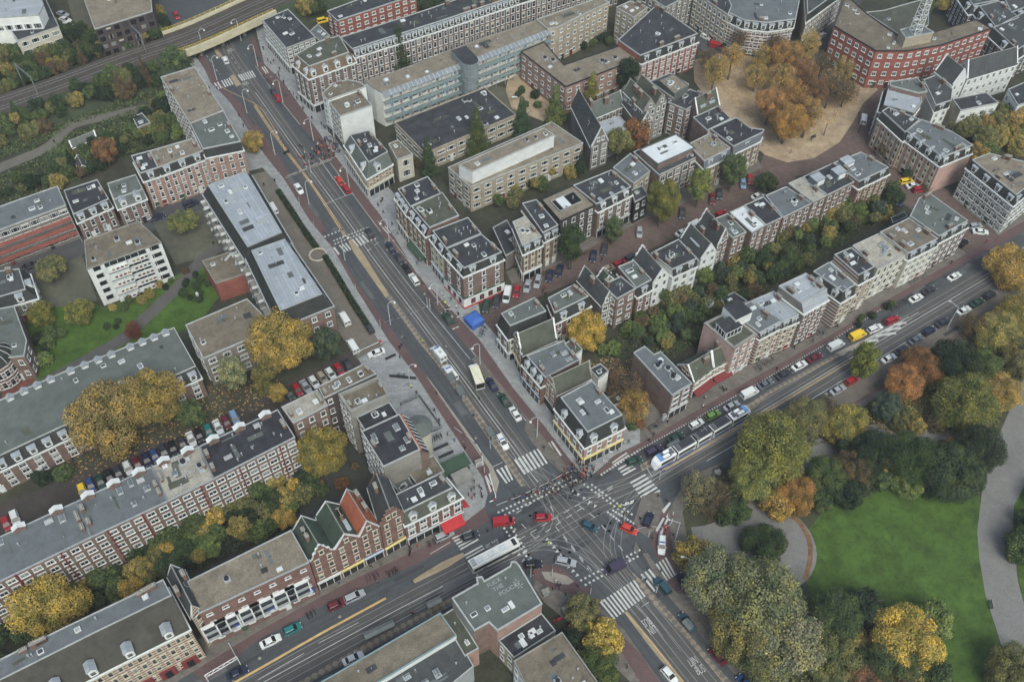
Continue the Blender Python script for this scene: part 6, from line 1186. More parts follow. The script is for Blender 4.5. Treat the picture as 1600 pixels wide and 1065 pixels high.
for k,c,x,y,dx,dy,l in((H_,'white',352,94,-5,-9,'driving alone just below the railway bridge'),(H_,'darkgrey',427,143,-5,-9,'parked in front of the bright red hatchback near the bicycle racks'),(H_,'red',434,153,-5,-9,'parked behind the dark grey hatchback near the bicycle racks'),(S_,'white',467,295,7,11,'alone in the left hand lane beside the cordoned road'),(H_,'orange',530,282,-7,-11,'parked directly ahead of the red hatchback in the kerb bay'),(H_,'red',541,295,-7,-11,'parked directly behind the orange red hatchback in the kerb bay'),(S_,'darkgrey',577,364,-7,-11,'standing across the zebra crossing halfway up the main road'),(S_,'navy',610,386,-7,-11,'first below the zebra crossing in the kerbside row of four'),(S_,'darkgrey',623,403,-8,-12,'second below the zebra crossing in the kerbside row of four'),(H_,'black',635,419,-8,-12,'third below the zebra crossing, just above the white estate car'),(E_,'white',647,436,-8,-12,'last of the kerbside row of four below the zebra crossing'),(S_,'green',699,497,-9,-13,'within the police work area on the closed lane'),(S_,'navy',768,600,-8,-12,'first behind the cream topped truck'),(S_,'green',787,624,-8,-13,'waiting between the dark blue and white saloon cars'),(S_,'white',805,646,-8,-13,'beside the long traffic island with the lamp post'),(E_,'white',785,690,8,13,'of the police with light bar, standing on the tram tracks'),(V_,'white',538,498,-8,-13,'parked alone halfway down the hedge lined service road'),(H_,'darkgrey',577,512,-7,-12,'at the lower end of the clipped hedge'),(V_,'white',551,541,-8,-13,'at the lower end of the service road by the barrier'),(V_,'white',426,326,-8,-13,'parked at the upper end of the service road beside the zinc roof'),(S_,'white',588,551,-12,4,'with police markings in the curved barrier recess'),(S_,'green',760,478,-3,13,'nearest the brown brick corner cafe'),(S_,'darkgrey',776,471,-3,13,'between the dark green saloon and the white van by the cafe'),(V_,'white',792,462,-3,14,'parked on the middle street by the corner cafe'),(H_,'red',807,456,-3,12,'parked next to the white van on the middle street'),(S_,'silver',824,447,-3,12,'first right of the red hatchback on the middle street'),(E_,'silver',840,440,-3,12,'second right of the red hatchback on the middle street'),(S_,'navy',859,431,-3,12,'left of the pair before the tall banded house'),(S_,'navy',874,423,-3,12,'right of the pair before the tall banded house'),(S_,'navy',927,400,-2,13,'just right of the dark green column tree'),(S_,'darkgrey',944,390,-2,12,'below the small green street tree'),(H_,'silver',999,363,0,12,'parked below the narrow dark painted house'),(S_,'darkgrey',1066,333,-1,13,'parked between the two tallest street trees'),(S_,'maroon',1113,311,0,13,'parked left of the dark car below the school'),(S_,'darkgrey',1124,303,0,12,'parked right of the dark red saloon below the school'),(H_,'lightblue',1161,287,1,11,'parked beside a red one near the square'),(H_,'red',1172,281,1,12,'parked beside the light blue one near the square'),(E_,'red',969,411,15,-6,'parked behind the curly white gable'),(H_,'darkgrey',986,402,13,-6,'parked between the red estate and the white rear gable'),(H_,'beige',951,419,12,-5,'half hidden behind the curly white gable'),(S_,'white',1066,363,14,-7,'parked behind the first white gable, left of the white van'),(V_,'white',1086,352,13,-7,'parked behind the white rear gables'),(H_,'red',1127,334,13,-6,'parked in front of the steep bare slate roof'),(H_,'black',1110,343,12,-6,'parked behind the steep bare slate roof'),(S_,'white',1184,306,13,-6,'parked behind the bright white flat roof'),(V_,'white',1349,187,1,-9,'driving on the street around the sandy square'),(V_,'white',1295,24,11,-8,'driving up the street beside the red brick crescent'),(H_,'red',1266,49,9,-7,'parked opposite the red brick crescent'),(H_,'green',1279,37,9,-7,'parked just above the red one opposite the crescent'),(S_,'white',1284,56,9,-8,'parked upper of two white cars at the crescent'),(S_,'silver',1276,70,6,-9,'parked at the autumn trees below the crescent'),(V_,'red',1120,73,11,3,'parked beside the bright red terrace end'),(H_,'darkgrey',1127,80,9,3,'parked below the red van at the terrace end'),(H_,'white',1103,58,9,4,'parked at the top corner of the red terrace'),(E_,'yellow',1417,283,13,-2,'parked on the car park street, beside the white one'),(S_,'white',1427,290,13,-2,'parked between the yellow and the red car'),(E_,'red',1437,296,13,-2,'parked at the end of the yellow and white cars'),(H_,'blue',1406,314,-3,10,'parked beside the middle garden trees at the top end'),(H_,'silver',1524,353,13,-2,'parked at the end of the car park street'),(S_,'white',1532,362,14,1,'parked by the striped corner block'),(H_,'black',1505,380,6,-5,'parked at the end corner building on the tram street'),(S_,'navy',246,339,15,-6,'parked on the courtyard street, left of two'),(O_,'navy',298,319,14,-5,'parked on the courtyard street, beside the zinc roofed block'),(S_,'darkgrey',47,415,14,-5,'parked below the modern terraced flats'),(S_,'white',102,31,12,3,'upper of the two white cars in the top left car park'),(S_,'white',106,39,12,3,'lower of the two white cars in the top left car park'),(S_,'silver',98,22,11,3,'parked above the two white cars at the top left'),(H_,'darkgrey',110,47,11,3,'parked below the two white cars at the top left'),(H_,'red',276,25,5,10,'driving beyond the railway bridge'),(V_,'red',787,815,24,-3,'entering the junction from the corner with the red awning'),(H_,'red',849,808,22,-1,'crossing the middle of the junction'),(H_,'petrol',922,822,18,8,'crossing the junction, right of the red hatchback'),(H_,'orange',983,826,13,6,'small and alone at the right side of the junction'),(H_,'navy',1013,811,7,-16,'with police markings on the paved island'),(E_,'white',1034,851,-1,23,'of the police with light bar on the red cycle path'),(E_,'silver',884,877,20,4,'turning beside the oval island'),(V_,'purple',960,887,-22,10,'crossing the lower right edge of the junction'),(H_,'black',833,881,15,-1,'behind the bus beside the police motorcycle'),(O_,'petrol',1035,916,-13,-15,'waiting on the zebra crossing in the lower right street'),(S_,'navy',1067,909,-10,-19,'parked at the foot of the great grey olive trees'),(S_,'petrol',1074,971,-13,-16,'waiting behind the petrol blue off road car'),(S_,'maroon',1121,1024,-14,-15,'last in the queue on the lower right street'),(H_,'white',1046,1054,13,15,'driving away at the bottom of the picture'),(H_,'blue',1164,1066,-12,-12,'cut by the bottom edge behind the dark red saloon'),(E_,'silver',694,836,19,-9,'waiting before the zebra crossing by the red awning'),(H_,'darkgrey',735,837,15,-5,'on the zebra crossing beside the corner shops'),(E_,'silver',554,931,19,-9,'parked in front of the gabled shops'),(H_,'maroon',526,944,17,-8,'parked left of the silver estate by the gabled shops'),(H_,'teal',457,982,19,-9,'parked in front of the modern red brick building'),(S_,'white',423,1001,20,-10,'parked left of the turquoise hatchback'),(S_,'navy',371,1051,19,-9,'near the bottom left edge behind the road sign truss'),(S_,'white',552,1028,19,-9,'driving beside the teal edged roof'),):car(k,c,x,y,dx,dy,nm(k,c)+' '+l)
def row(items,where,start_lab):
 for n_,(k,c,x,y,dx,dy)in enumerate(items):car(k,c,x,y,dx,dy,'%s, %s from %s in the %s'%(nm(k,c),ORD[n_],start_lab,where))
row([(H_,'yellow',129,766,5,14),(H_,'blue',142,758,5,14),(S_,'green',157,752,5,14),(S_,'black',171,745,6,14),(H_,'darkgrey',185,739,6,14),(H_,'white',200,731,6,14),(H_,'maroon',215,725,6,14),(S_,'navy',229,718,6,14),(H_,'blue',242,712,6,14),(E_,'darkgrey',256,706,6,14),(S_,'black',270,700,6,14),(H_,'darkgrey',285,693,6,14),(S_,'white',299,686,6,14),(H_,'black',311,680,6,14),(H_,'teal',326,673,6,14),(S_,'white',341,667,7,14),(H_,'maroon',354,660,7,14),(E_,'lightblue',367,653,7,14)],'row behind the brick block','the yellow car')
row([(H_,'green',452,615,8,12),(H_,'red',465,609,8,12),(S_,'silver',478,604,9,13),(H_,'white',491,597,9,13),(H_,'beige',504,590,9,12),(H_,'white',517,584,9,12),(H_,'red',530,577,9,12),(S_,'darkgrey',544,571,8,12)],'short row by the plaza block','the left')
row([(H_,'red',10,818,5,14),(E_,'white',24,810,5,14)],'pair at the left edge','the left')
row([(H_,'green',991,720,21,-6),(E_,'purple',1022,704,21,-10),(S_,'green',1056,684,21,-10),(H_,'white',1088,662,18,-10),(H_,'lime',1114,648,17,-9),(S_,'silver',1143,634,19,-10),(V_,'white',1171,614,22,-11),(S_,'grey',1196,600,18,-9),(S_,'darkgrey',1225,585,18,-9),(S_,'white',1249,571,17,-9),(S_,'maroon',1273,559,17,-9),(V_,'white',1306,540,20,-10),(V_,'yellow',1340,524,20,-9),(E_,'white',1367,513,18,-8),(E_,'red',1394,500,17,-8),(S_,'white',1431,466,17,-9),(S_,'darkgrey',1452,454,17,-9),(S_,'white',1491,432,17,-9)],'line up the tram street','the junction')
row([(H_,'green',1286,625,15,-10),(S_,'silver',1309,609,17,-9),(H_,'red',1331,594,15,-9),(S_,'white',1389,560,17,-8),(S_,'darkgrey',1409,547,17,-9),(S_,'grey',1431,531,16,-9),(H_,'navy',1452,517,15,-9),(S_,'darkgrey',1473,504,17,-9),(S_,'white',1506,485,18,-9),(S_,'green',1527,473,16,-9),(H_,'darkgrey',1547,461,14,-8)],'park side parking strip','the junction')
def along(P,s):
 acc=0
 for i in range(len(P)-1):
  l=(P[i+1]-P[i]).length
  if acc+l>=s:return P[i].lerp(P[i+1],(s-acc)/l),(P[i+1]-P[i]).normalized()
  acc+=l
 return P[-1],(P[-1]-P[-2]).normalized()
TP=offset(W2,1.62);ts=min(range(len(TP)),key=lambda i:(TP[i]-G(1176,644)).length);s0=sum((TP[i+1]-TP[i]).length for i in range(ts))
c0,d0=along(TP,s0+14.5);tr=root('tram',c0,atan2(d0.y,d0.x),'white and blue articulated tram with grey roof equipment approaching the junction','tram')
TW=mat('tram_white',(224,226,230),.06,3,.4);TB=mat('tram_blue',(48,88,170),.08,3,.4);TLB=mat('tram_light_blue',(86,142,206),.08,3,.4);TR=mat('tram_roof_grey',(88,92,98),.15,3);TD=mat('tram_roof_dark',(52,55,62),.15,3)
R0=Matrix.Rotation(-atan2(d0.y,d0.x),2)
for k,(a,b_)in enumerate(((0,6.2),(6.7,12.2),(12.7,17.0),(17.5,23.0),(23.5,29.3))):
 pa,_=along(TP,s0+a);pb,_=along(TP,s0+b_);mid=R0@((pa+pb)/2-c0);dd=R0@(pb-pa);L=dd.length;ang=atan2(dd.y,dd.x)
 b=MB();w_=1.2
 def sec(x,w2,zt):return[(x,-w2,.35),(x,-w2,zt-.25),(x,-w2*.88,zt),(x,w2*.88,zt),(x,w2,zt-.25),(x,w2,.35)]
 xs=[(-L/2,1.2,3.2),(L/2,1.2,3.2)]
 if k==4:xs=[(-L/2,1.2,3.2),(L/2-1.3,1.2,3.2),(L/2-.4,1.05,2.4),(L/2+.1,.7,1.2)]
 if k==0:xs=[(-L/2-.1,.7,1.2),(-L/2+.4,1.05,2.4),(-L/2+1.3,1.2,3.2),(L/2,1.2,3.2)]
 b.loft([sec(*q)for q in xs],TW);bd=put('body_section',b,tr,loc=(mid.x,mid.y,0),rz=ang)
 b=MB();x0=1.5 if k==0 else.3;x1=1.5 if k==4 else.3
 for s in(-1,1):
  b.box(((x0-x1)/2,s*1.21,1.35),(L-x0-x1,.05,1.15),GL);
 if k==4:b.face([(L/2-1.2,-1.0,3.0),(L/2-1.2,1.0,3.0),(L/2+.02,.75,1.3),(L/2+.02,-.75,1.3)],GL)
 if k==0:b.face([(-L/2+1.2,-1.0,3.0),(-L/2+1.2,1.0,3.0),(-L/2-.02,.75,1.3),(-L/2-.02,-.75,1.3)],GL)
 put('windows',b,bd)
 b=MB()
 for s in(-1,1):b.box((0,s*1.215,.35),(L-1.2,.04,.5),TB)
 put('skirt',b,bd)
 b=MB();b.box((0,0,3.2),(L-(2.6 if k in(0,4)else.3),2.0,.12),TR)
 if k in(0,4):
  s=1 if k==4 else-1;b.box((s*(L/2-1.75),0,3.2),(.9,2.05,.2),TLB);b.box((-s*.3,.5,3.3),(1.8,.7,.3),TW);b.box((-s*.9,-.5,3.3),(1.5,.7,.3),TW);b.box((-s*2.0,0,3.3),(1.2,1.4,.2),TR)
 else:b.box((0,0,3.3),(2.6,1.5,.3),TD);b.box((1.9,0,3.3),(.8,1.5,.22),TR);b.box((-1.8,0,3.3),(.9,1.6,.18),TD)
 put('roof_equipment',b,bd)
 if k<4:
  p,d_=along(TP,s0+b_+.25);q=R0@(p-c0);b=MB();b.box((0,0,.5),(.62,2.1,2.6),TRIM);put('bellows',b,tr,loc=(q.x,q.y,0),rz=ang)
b=MB();b.tube([(0,-.8,3.5),(.9,-.1,4.4),(0,0,5.1)],.05,M['steel'],5);b.tube([(0,-.8,5.1),(0,.8,5.1)],.05,M['steel'],5);put('pantograph',b,tr)
pa,pb=G(741,878,3.0),G(803,846,3.0);d=pb-pa;ang=atan2(d.y,d.x);L=11.8
bs=root('bus',(pa+pb)/2,ang,'white city bus with roof hatches stopped beside the graffiti roofed block','bus');b=MB()
b.loft([[(x,-w_,.35),(x,-w_,2.75),(x,-w_*.88,3.0),(x,w_*.88,3.0),(x,w_,2.75),(x,w_,.35)]for x,w_ in((-L/2,1.2),(-L/2+.15,1.26),(L/2-.2,1.26),(L/2,1.15))],mat('bus_white',(208,208,204),.05,3,.4));put('body',b,bs)
b=MB()
for s in(-1,1):b.box((0,s*1.27,1.25),(L-.6,.04,1.1),GL)
b.box((L/2+.0,0,1.1),(.06,2.1,1.5),GL);b.box((-L/2,0,1.5),(.06,1.9,.9),GL);put('windows',b,bs)
b=MB()
for x in(-3.5,-.8,2):b.box((x,0,3.0),(1.5,1.2,.16),M['whiteroof'])
b.box((-5.1,0,3.0),(1.0,1.6,.22),M['steel']);b.box((4.9,0,3.0),(.9,1.6,.06),M['dark']);put('roof_hatches',b,bs)
for x in(3.3,-2.9):
 for s in(-1,1):q=link('wheel',WHEEL,bs,(x,s*1.1,.48));q.scale=(1.5,1.5,1.5)
b=MB()
for s in(-1,1):b.box((L/2-.1,s*1.55,2.2),(.2,.4,.6),TRIM)
put('mirror',b,bs)
a_,b_=G(741,573,3),G(750,597,3);d=b_-a_;ang=atan2(d.y,d.x)
tk=root('box_truck',(a_+b_)/2,ang,'box truck with a cream roof and open rear standing in the tram street lane','truck')
b=MB();b.box((0,0,.9),(5.6,2.3,2.1),M['cement'],0,mat('cream_canvas',(206,202,176),.06,3));put('load_box',b,tk);b=MB();b.box((2.82,0,1.0),(.05,2.0,1.7),M['black']);b.box((2.95,0,.8),(.3,2.2,.16),M['steel']);put('tail_gate',b,tk)
b=MB();b.loft([[(x,-1.05,.4),(x,-1.05,z),(x,1.05,z),(x,1.05,.4)]for x,z in((-2.9,2.3),(-3.9,2.25),(-4.4,1.4),(-4.6,1.0))],M['white']);put('cab',b,tk);b=MB();b.face([(-3.95,-.9,2.2),(-3.95,.9,2.2),(-4.42,.9,1.42),(-4.42,-.9,1.42)],GL);put('windscreen',b,tk)
for x in(1.6,-3.6):
 for s in(-1,1):q=link('wheel',WHEEL,tk,(x,s*.95,.45));q.scale=(1.4,1.4,1.4)
for(x0,y0,x1,y1,lb,hh)in((677,538,692,556,'white ambulance with tall box body parked on the tram tracks',2.7),(696,568,709,585,'white van with two rear windows parked behind the ambulance',2.2)):
 a_,b_=G(x0,y0,2.4),G(x1,y1,2.4);d=a_-b_;am=root('ambulance' if hh>2.5 else 'van',(a_+b_)/2,atan2(d.y,d.x),lb,'ambulance' if hh>2.5 else 'van')
 b=MB();b.loft([[(x,-w_,.4),(x,-w_,z-.15),(x,-w_*.9,z),(x,w_*.9,z),(x,w_,z-.15),(x,w_,.4)]for x,w_,z in((-2.6,1.02,hh),(.9,1.05,hh),(1.3,1.0,2.1),(1.9,.95,1.3),(2.7,.85,1.0))],M['white']);put('body',b,am)
 b=MB();b.face([(1.34,-.85,2.0),(1.34,.85,2.0),(1.9,.85,1.34),(1.9,-.85,1.34)],GL)
 for s in(-1,1):b.box((-2.62,s*.5,1.5),(.05,.6,.6),GL);b.box((1.1,s*1.01,1.3),(.8,.05,.6),GL)
 put('windows',b,am)
 b=MB();b.box((.6,0,hh),(.3,1.5,.16),mat('blue_beacon',(60,90,170),.1,3));b.box((-1,0,hh),(.8,.6,.15),M['steel']);put('light_bar',b,am)
 b=MB()
 for s in(-1,1):b.box((-.6,s*1.06,1.0),(3.6,.03,.22),M['orange']if 'orange' in M else TAILM)
 put('stripe',b,am)
 for x in(1.7,-1.7):
  for s in(-1,1):link('wheel',WHEEL,am,(x,s*.9,.34))
for o in[q for q in COL.objects if q.parent is None and 'police' in str(q.get('label',''))and q.get('category')=='car' and 'light bar' in q['label']]:
 b=MB();b.box((-.2,0,1.52),(.28,1.1,.13),mat('blue_beacon',(60,90,170),.1,3));put('light_bar',b,o)
 b=MB()
 for s in(-1,1):b.box((0,s*.885,.62),(3.2,.02,.14),TAILM)
 put('stripe',b,o)
car(O_,'yellow',505,33,12,-3,'yellow works truck parked in the yard above the long terrace',None)
POLE=mat('pole_white',(176,180,182),.08,3,.5);POLEG=mat('pole_grey',(120,126,130),.1,3,.5)
def lamp_proto(arm=1):
 o=root('street_lamp',(0,0),0,None,'street lamp');b=MB();b.tube([(0,0,0),(0,0,1.2),(0,0,7.6)],[.17,.13,.1],POLE,8)
 put('post',b,o);b=MB();pts=[(0,0,7.6)]+[(1.0-1.0*cos(t),0,7.6+1.1*sin(t))for t in(.4,.8,1.2,1.57,2.0,2.4,2.8)];b.tube(pts,.07,POLE,6);put('arm',b,o)
 b=MB();b.loft([[(1.95+r*cos(2*pi*j/10),r*sin(2*pi*j/10),z)for j in range(10)]for r,z in((.08,7.95),(.3,7.75),(.34,7.55),(.2,7.45))],mat('lamp_shade',(196,198,196),.05,3));put('lamp_shade',b,o);return o
LP=None
LAMPS=[(319,82,1),(339,125,1),(386,177,1),(430,242,1),(483,319,1),(539,406,1),(610,507,1),(641,605,1)];LAMPR=[(377,64,-1),(403,104,-1),(442,159,-1),(490,220,-1),(546,294,-1),(608,376,-1),(684,476,-1),(750,569,-1),(839,682,-1)]
for side,ls in(('left',LAMPS),('right',LAMPR)):
 for k,(x,y,s)in enumerate(ls):
  if LP is None:o=LP=lamp_proto();proto_done(o)
  else:o=copy_tree(LP)
  g=G(x,y);q=G(x+14*s,y-6*s);o.location=(g.x,g.y,0);o.rotation_euler[2]=atan2((q-g).y,(q-g).x)
  o['label']='curved white street lamp, %s from the bridge, %s'%(ORD[k],'on the hedge and plaza side' if side=='left' else 'on the shop front side');o['category']='street lamp';o['group']='curved street lamps along the main road'
def post(px,py,h,r,label,top=None,arm=None,m=POLE,name='pole',cat='pole'):
 g=G(px,py);o=root(name,g,0,label,cat);b=MB();b.tube([(0,0,0),(0,0,h*.15),(0,0,h)],[r*1.3,r,r*.7],m,8);put('post',b,o)
 if arm:
  q=G(px+arm[0],py+arm[1]);d=(q-g).normalized()*arm[2];b=MB();b.tube([(0,0,h-.4),(d.x*.5,d.y*.5,h),(d.x,d.y,h+.1)],r*.5,m,5);put('arm',b,o);b=MB();b.box((d.x,d.y,h-.02),(.7,.35,.16),m);put('lamp_head',b,o)
 if top=='sig':
  b=MB();b.box((0,0,h-1.1),(.3,.26,1.0),M['black']);
  for z,m_ in((h-.4,TAILM),(h-.7,M['yellow']),(h-1.0,M['dgreen'])):b.box((0,-.14,z),(.18,.04,.18),m_)
  put('signal_head',b,o)
 if top=='sign':b=MB();b.box((0,0,h-.7),(.6,.06,.7),M['blue']);b.box((0,-.04,h-.5),(.3,.03,.3),M['white']);put('sign_plate',b,o)
 return o
for k,(x,y)in enumerate(((329,155),(352,187),(377,218),(440,283),(469,322),(492,360),(524,408),(557,457),(595,513))):post(x,y,3.6,.07,'short white post, %s from the bridge along the left kerb of the main road'%ORD[k])['group']='short posts along the main road'
for k,(x,y)in enumerate(((479,175),(572,283),(621,372),(657,415),(697,468),(713,476),(778,573),(818,618),(856,673))):post(x,y,3.2,.07,'short white post, %s from the bridge along the shop side of the main road'%ORD[k])['group']='short posts along the main road'
for x,y,h,lb,kw2 in((862,901,5.5,'tall grey signal mast standing on the oval island',dict(top='sig')),(829,901,6,'grey signal mast at the corner of the graffiti roofed block',dict(top='sig')),(922,928,4.5,'grey signal post on the pavement corner beside the olive tree',dict(top='sig')),(1013,838,5,'grey signal mast beside the police hatchback on the paved island',dict(top='sig')),(1054,846,9,'tall grey lighting mast at the park corner by the police estate car',dict(arm=(-20,-4,2.5))),(1074,899,8,'grey lighting mast beside the parked dark blue saloon',dict(arm=(-20,-4,2.2))),(1152,999,9,'grey lighting mast among the great olive trees',dict(arm=(-20,4,2.2))),(1479,514,9,'tall grey lighting mast on the tram street parking strip',dict(arm=(-20,-12,2.5))),(942,722,7,'grey lamp mast before the yellow shop corner',dict(arm=(10,10,2))),(1030,748,5,'signal post at the zebra crossing near the tram front',dict(top='sig')),(757,739,4,'signal post at the end of the plaza kerb',dict(top='sig')),(766,700,3.4,'white post beside the plaza zebra',dict(top='sign')),(1003,905,4,'signal post at the lower zebra median',dict(top='sig')),(1025,925,4,'signal post beside the petrol blue off road car',dict(top='sig')),(370,1027,8,'pale leaning sign mast at the bottom left street',dict(top='sign')),(1186,725,7,'grey lamp mast by the large yellow green park tree',dict(arm=(-20,-12,2.2))),(975,812,4,'signal post with the police motorcycle beside it',dict(top='sig')),(668,480,4,'thin white frame post at the cordoned lane',{}),(672,482,4,'second thin frame post at the cordoned lane',{}),(1215,218,4.5,'black lamp post on the sand near the south tip of the square',dict(m=M['black'])),(1287,211,4.5,'black lamp post on the sand below the rusty trees',dict(m=M['black'])),(1341,207,4.5,'black lamp post beside the street around the square',dict(m=M['black'])),(783,468,4,'black lamp post by the corner cafe',dict(m=M['black'])),(486,270,5,'white mast where the police screen meets the shops',{})):post(x,y,h,.11,lb,**kw2)
def shelter(x0,y0,x1,y1,lb):
 a_,b_=G(x0,y0),G(x1,y1);d=b_-a_;L=d.length;o=root('tram_shelter',(a_+b_)/2,atan2(d.y,d.x),lb,'tram shelter')
 b=MB();b.loft([[(x,-.8,2.5),(x,0,2.75),(x,.8,2.5),(x,.8,2.42),(x,0,2.66),(x,-.8,2.42)]for x in(-L/2,L/2)],mat('shelter_roof',(96,104,104),.15,3,.4));put('roof',b,o)
 b=MB();b.box((0,.65,.3),(L-.3,.05,1.9),M['glassroof']);
 for s in(-1,1):b.box((s*(L/2-.1),.2,.3),(.05,1.0,1.9),M['glassroof'])
 put('glass_wall',b,o);b=MB()
 for k in range(max(2,int(L/2.5))+1):b.box((-L/2+.1+k*(L-.2)/max(2,int(L/2.5)),.65,0),(.1,.1,2.5),M['dark'])
 put('frame',b,o);b=MB();b.box((0,.3,.45),(L*.5,.4,.08),M['dark']);b.box((0,.3,.1),(L*.4,.08,.36),M['dark']);put('bench',b,o)
shelter(703,592,709,601,'glass tram shelter at the upper end of the main road platform');shelter(716,612,724,625,'glass tram shelter at the lower end of the main road platform');shelter(762,676,770,689,'glass tram shelter beside the police estate on the tracks')
shelter(668,953,690,942,'short dark tram shelter nearest the bus');shelter(571,1001,617,979,'long dark tram shelter beside the teal edged building');shelter(1042,707,1060,697,'tram shelter with tan roof directly beside the tram front');shelter(1067,975,1078,988,'tram shelter beside the petrol blue saloon in the lower right street')
for x,y,lb in((700,486,'white red striped police barrier beside the cordoned dark green car'),(712,515,'white barrier board at the foot of the cordoned area'),(719,497,'white folded barrier beside the light pavement')):
 o=root('barrier',G(x,y),random.random()*3,lb,'barrier');b=MB();b.box((0,0,.6),(1.8,.06,.35),M['white']);b.box((0,-.04,.68),(.5,.03,.2),TAILM);put('board',b,o);b=MB()
 for s in(-.7,.7):b.box((s,0,0),(.08,.6,.08),M['dark']);b.box((s,0,.05),(.06,.06,.9),M['steel'])
 put('foot',b,o)
def tape(s,lb,z=1.05,wd=.16,name='police_tape'):
 P=smooth_line(GP(s),4);g=P[0];b=MB();Q=resample(P,.9);W_=M['whiteroof'];
 for i in range(len(Q)-1):
  m_=W_ if i%4 else TAILM if name=='police_tape' else M['cement'];a_,c_=Q[i]-g,Q[i+1]-g;t=(c_-a_).normalized();nn=Vector((t.y,-t.x))*wd*.6;sag=.1*sin(i*.7)
  b.face([(*(a_-nn),z+sag),(*(c_-nn),z+sag),(*(c_+nn),z+.12+sag),(*(a_+nn),z+.12+sag)],m_)
 o=put(name,b,loc=(g.x,g.y,0));tag(o,lb,'police tape');return o
tape('446,281 470,272 498,259 528,248','red and white police tape stretched across the upper main road before the crowd',wd=.25)
tape('770,795 800,783 840,765 885,742 905,738','red and white police tape across the junction mouth of the main road',wd=.2)
tape('595,510 640,495 672,481 700,472 722,481','police tape crossing the main road beside the cordoned dark green car');tape('705,668 722,680 740,692 752,712 756,735','police tape curving along the edge of the plaza');tape('757,742 775,778 764,788','short police tape around the plaza corner');tape('985,832 1013,826 1045,824 1052,800','police tape around the paved island at the park corner')
o=root('barrier_screen',G(487,263),atan2((G(528,248)-G(446,281)).y,(G(528,248)-G(446,281)).x),'long pale grey barrier laid right across the upper main road','barrier');L=(G(528,248)-G(446,281)).length;b=MB()
for k in range(int(L/2.2)):b.box((-L/2+1.1+k*2.2,0,.1),(2.0,.3,.7),M['cement']);
put('panel',b,o)
o=root('tent',G(741,505),radians(-52),'blue tent standing on the corner pavement of the middle street','tent');b=MB();BL=mat('tent_blue',(52,100,190),.1,3,.5)
b.loft([[(s*x,s*y,z)for x,y in((-1,-1),(1,-1),(1,1),(-1,1))]for s,z in((1.9,.1),(2.0,2.1),(1.6,2.45),(.9,2.7))],BL);put('canvas',b,o)
o=root('ring_bench',G(497,399),0,'white circular bench ring between the two hedges','bench');b=MB();n=22
b.loft([[((2.35+.3*cos(t))*cos(2*pi*j/n),(2.35+.3*cos(t))*sin(2*pi*j/n),.35+.18*sin(t))for t in[2*pi*i/8 for i in range(8)]]for j in range(n-2)],mat('pale_concrete',(170,160,148),.1,3));put('seat',b,o)
o=root('statue',G(311,468),.3,'white stone figure on a brown plinth standing in the planted lawn bed','statue');b=MB();b.box((0,0,0),(.8,.8,1.1),M['brick']);put('plinth',b,o);b=MB();b.loft([[(r*cos(2*pi*j/8),.7*r*sin(2*pi*j/8),z)for j in range(8)]for r,z in((.3,1.1),(.32,1.7),(.38,2.3),(.42,2.6),(.14,2.75),(.2,2.95),(.05,3.1))],M['whiteroof']);put('figure',b,o)
def bench(x,y,dx,dy,lb,m=M['dark']):
 g=G(x,y);q=G(x+dx,y+dy);o=root('park_bench',g,atan2((q-g).y,(q-g).x),lb,'bench');b=MB();b.box((0,0,.42),(2,.45,.07),m);put('seat',b,o);b=MB();b.box((0,.25,.6),(2,.06,.4),m);put('backrest',b,o)
 for s in(-.8,.8):b=MB();b.box((s,0,0),(.08,.4,.42),m);put('leg',b,o)
bench(1271,216,10,-5,'dark bench on the sand south of the rusty trees');bench(1546,945,3,14,'green bench at the lawn side of the wide grey path',M['dgreen']);bench(1196,758,10,-4,'bench on the park path by the orange tree')
def cab(x,y,sz,lb,m,name='utility_box',cat='utility box',rz=.4):
 o=root(name,G(x,y),rz,lb,cat);b=MB();b.box((0,0,0),sz,m);put('cabinet',b,o);b=MB();b.box((0,0,sz[2]),(sz[0]+.1,sz[1]+.1,.06),M['cement']);put('lid',b,o);b=MB();b.box((0,-sz[1]/2-.02,.15),(sz[0]*.85,.03,sz[2]*.7),M['steel']);put('door',b,o)
cab(1083,911,(1.5,.9,1.3),'white ridged cabinet beside the parked dark blue saloon',M['white']);cab(748,726,(1.6,.9,1.8),'pale cabinet at the end of the cycle path by the plaza',M['white']);cab(886,957,(2.2,1.6,2.0),'pale kiosk box half under the olive green pavement tree',M['cement'],'kiosk','kiosk');cab(852,927,(1.6,1.2,1.3),'dark waste container by the wall of the graffiti roofed block',M['dark'],'waste_container','container');cab(1037,655,(.9,.7,2),'white board leaning at the dark office building corner',M['white'],'notice_board','sign');cab(1120,740,(1.4,.9,1.2),'grey cabinet behind the parked moped at the park edge',M['steel'])
o=root('gate_barrier',G(577,545),atan2((G(594,537)-G(566,550)).y,(G(594,537)-G(566,550)).x),'pale lifting barrier with red end closing the service road','barrier');b=MB();b.box((0,0,.95),(6.5,.12,.14),M['white']);b.box((3.2,0,.8),(.7,.4,.5),M['red']);put('arm',b,o);b=MB();b.box((-3.2,0,0),(.3,.3,1.1),M['steel']);b.box((3.2,0,0),(.2,.2,.9),M['steel']);put('post',b,o)
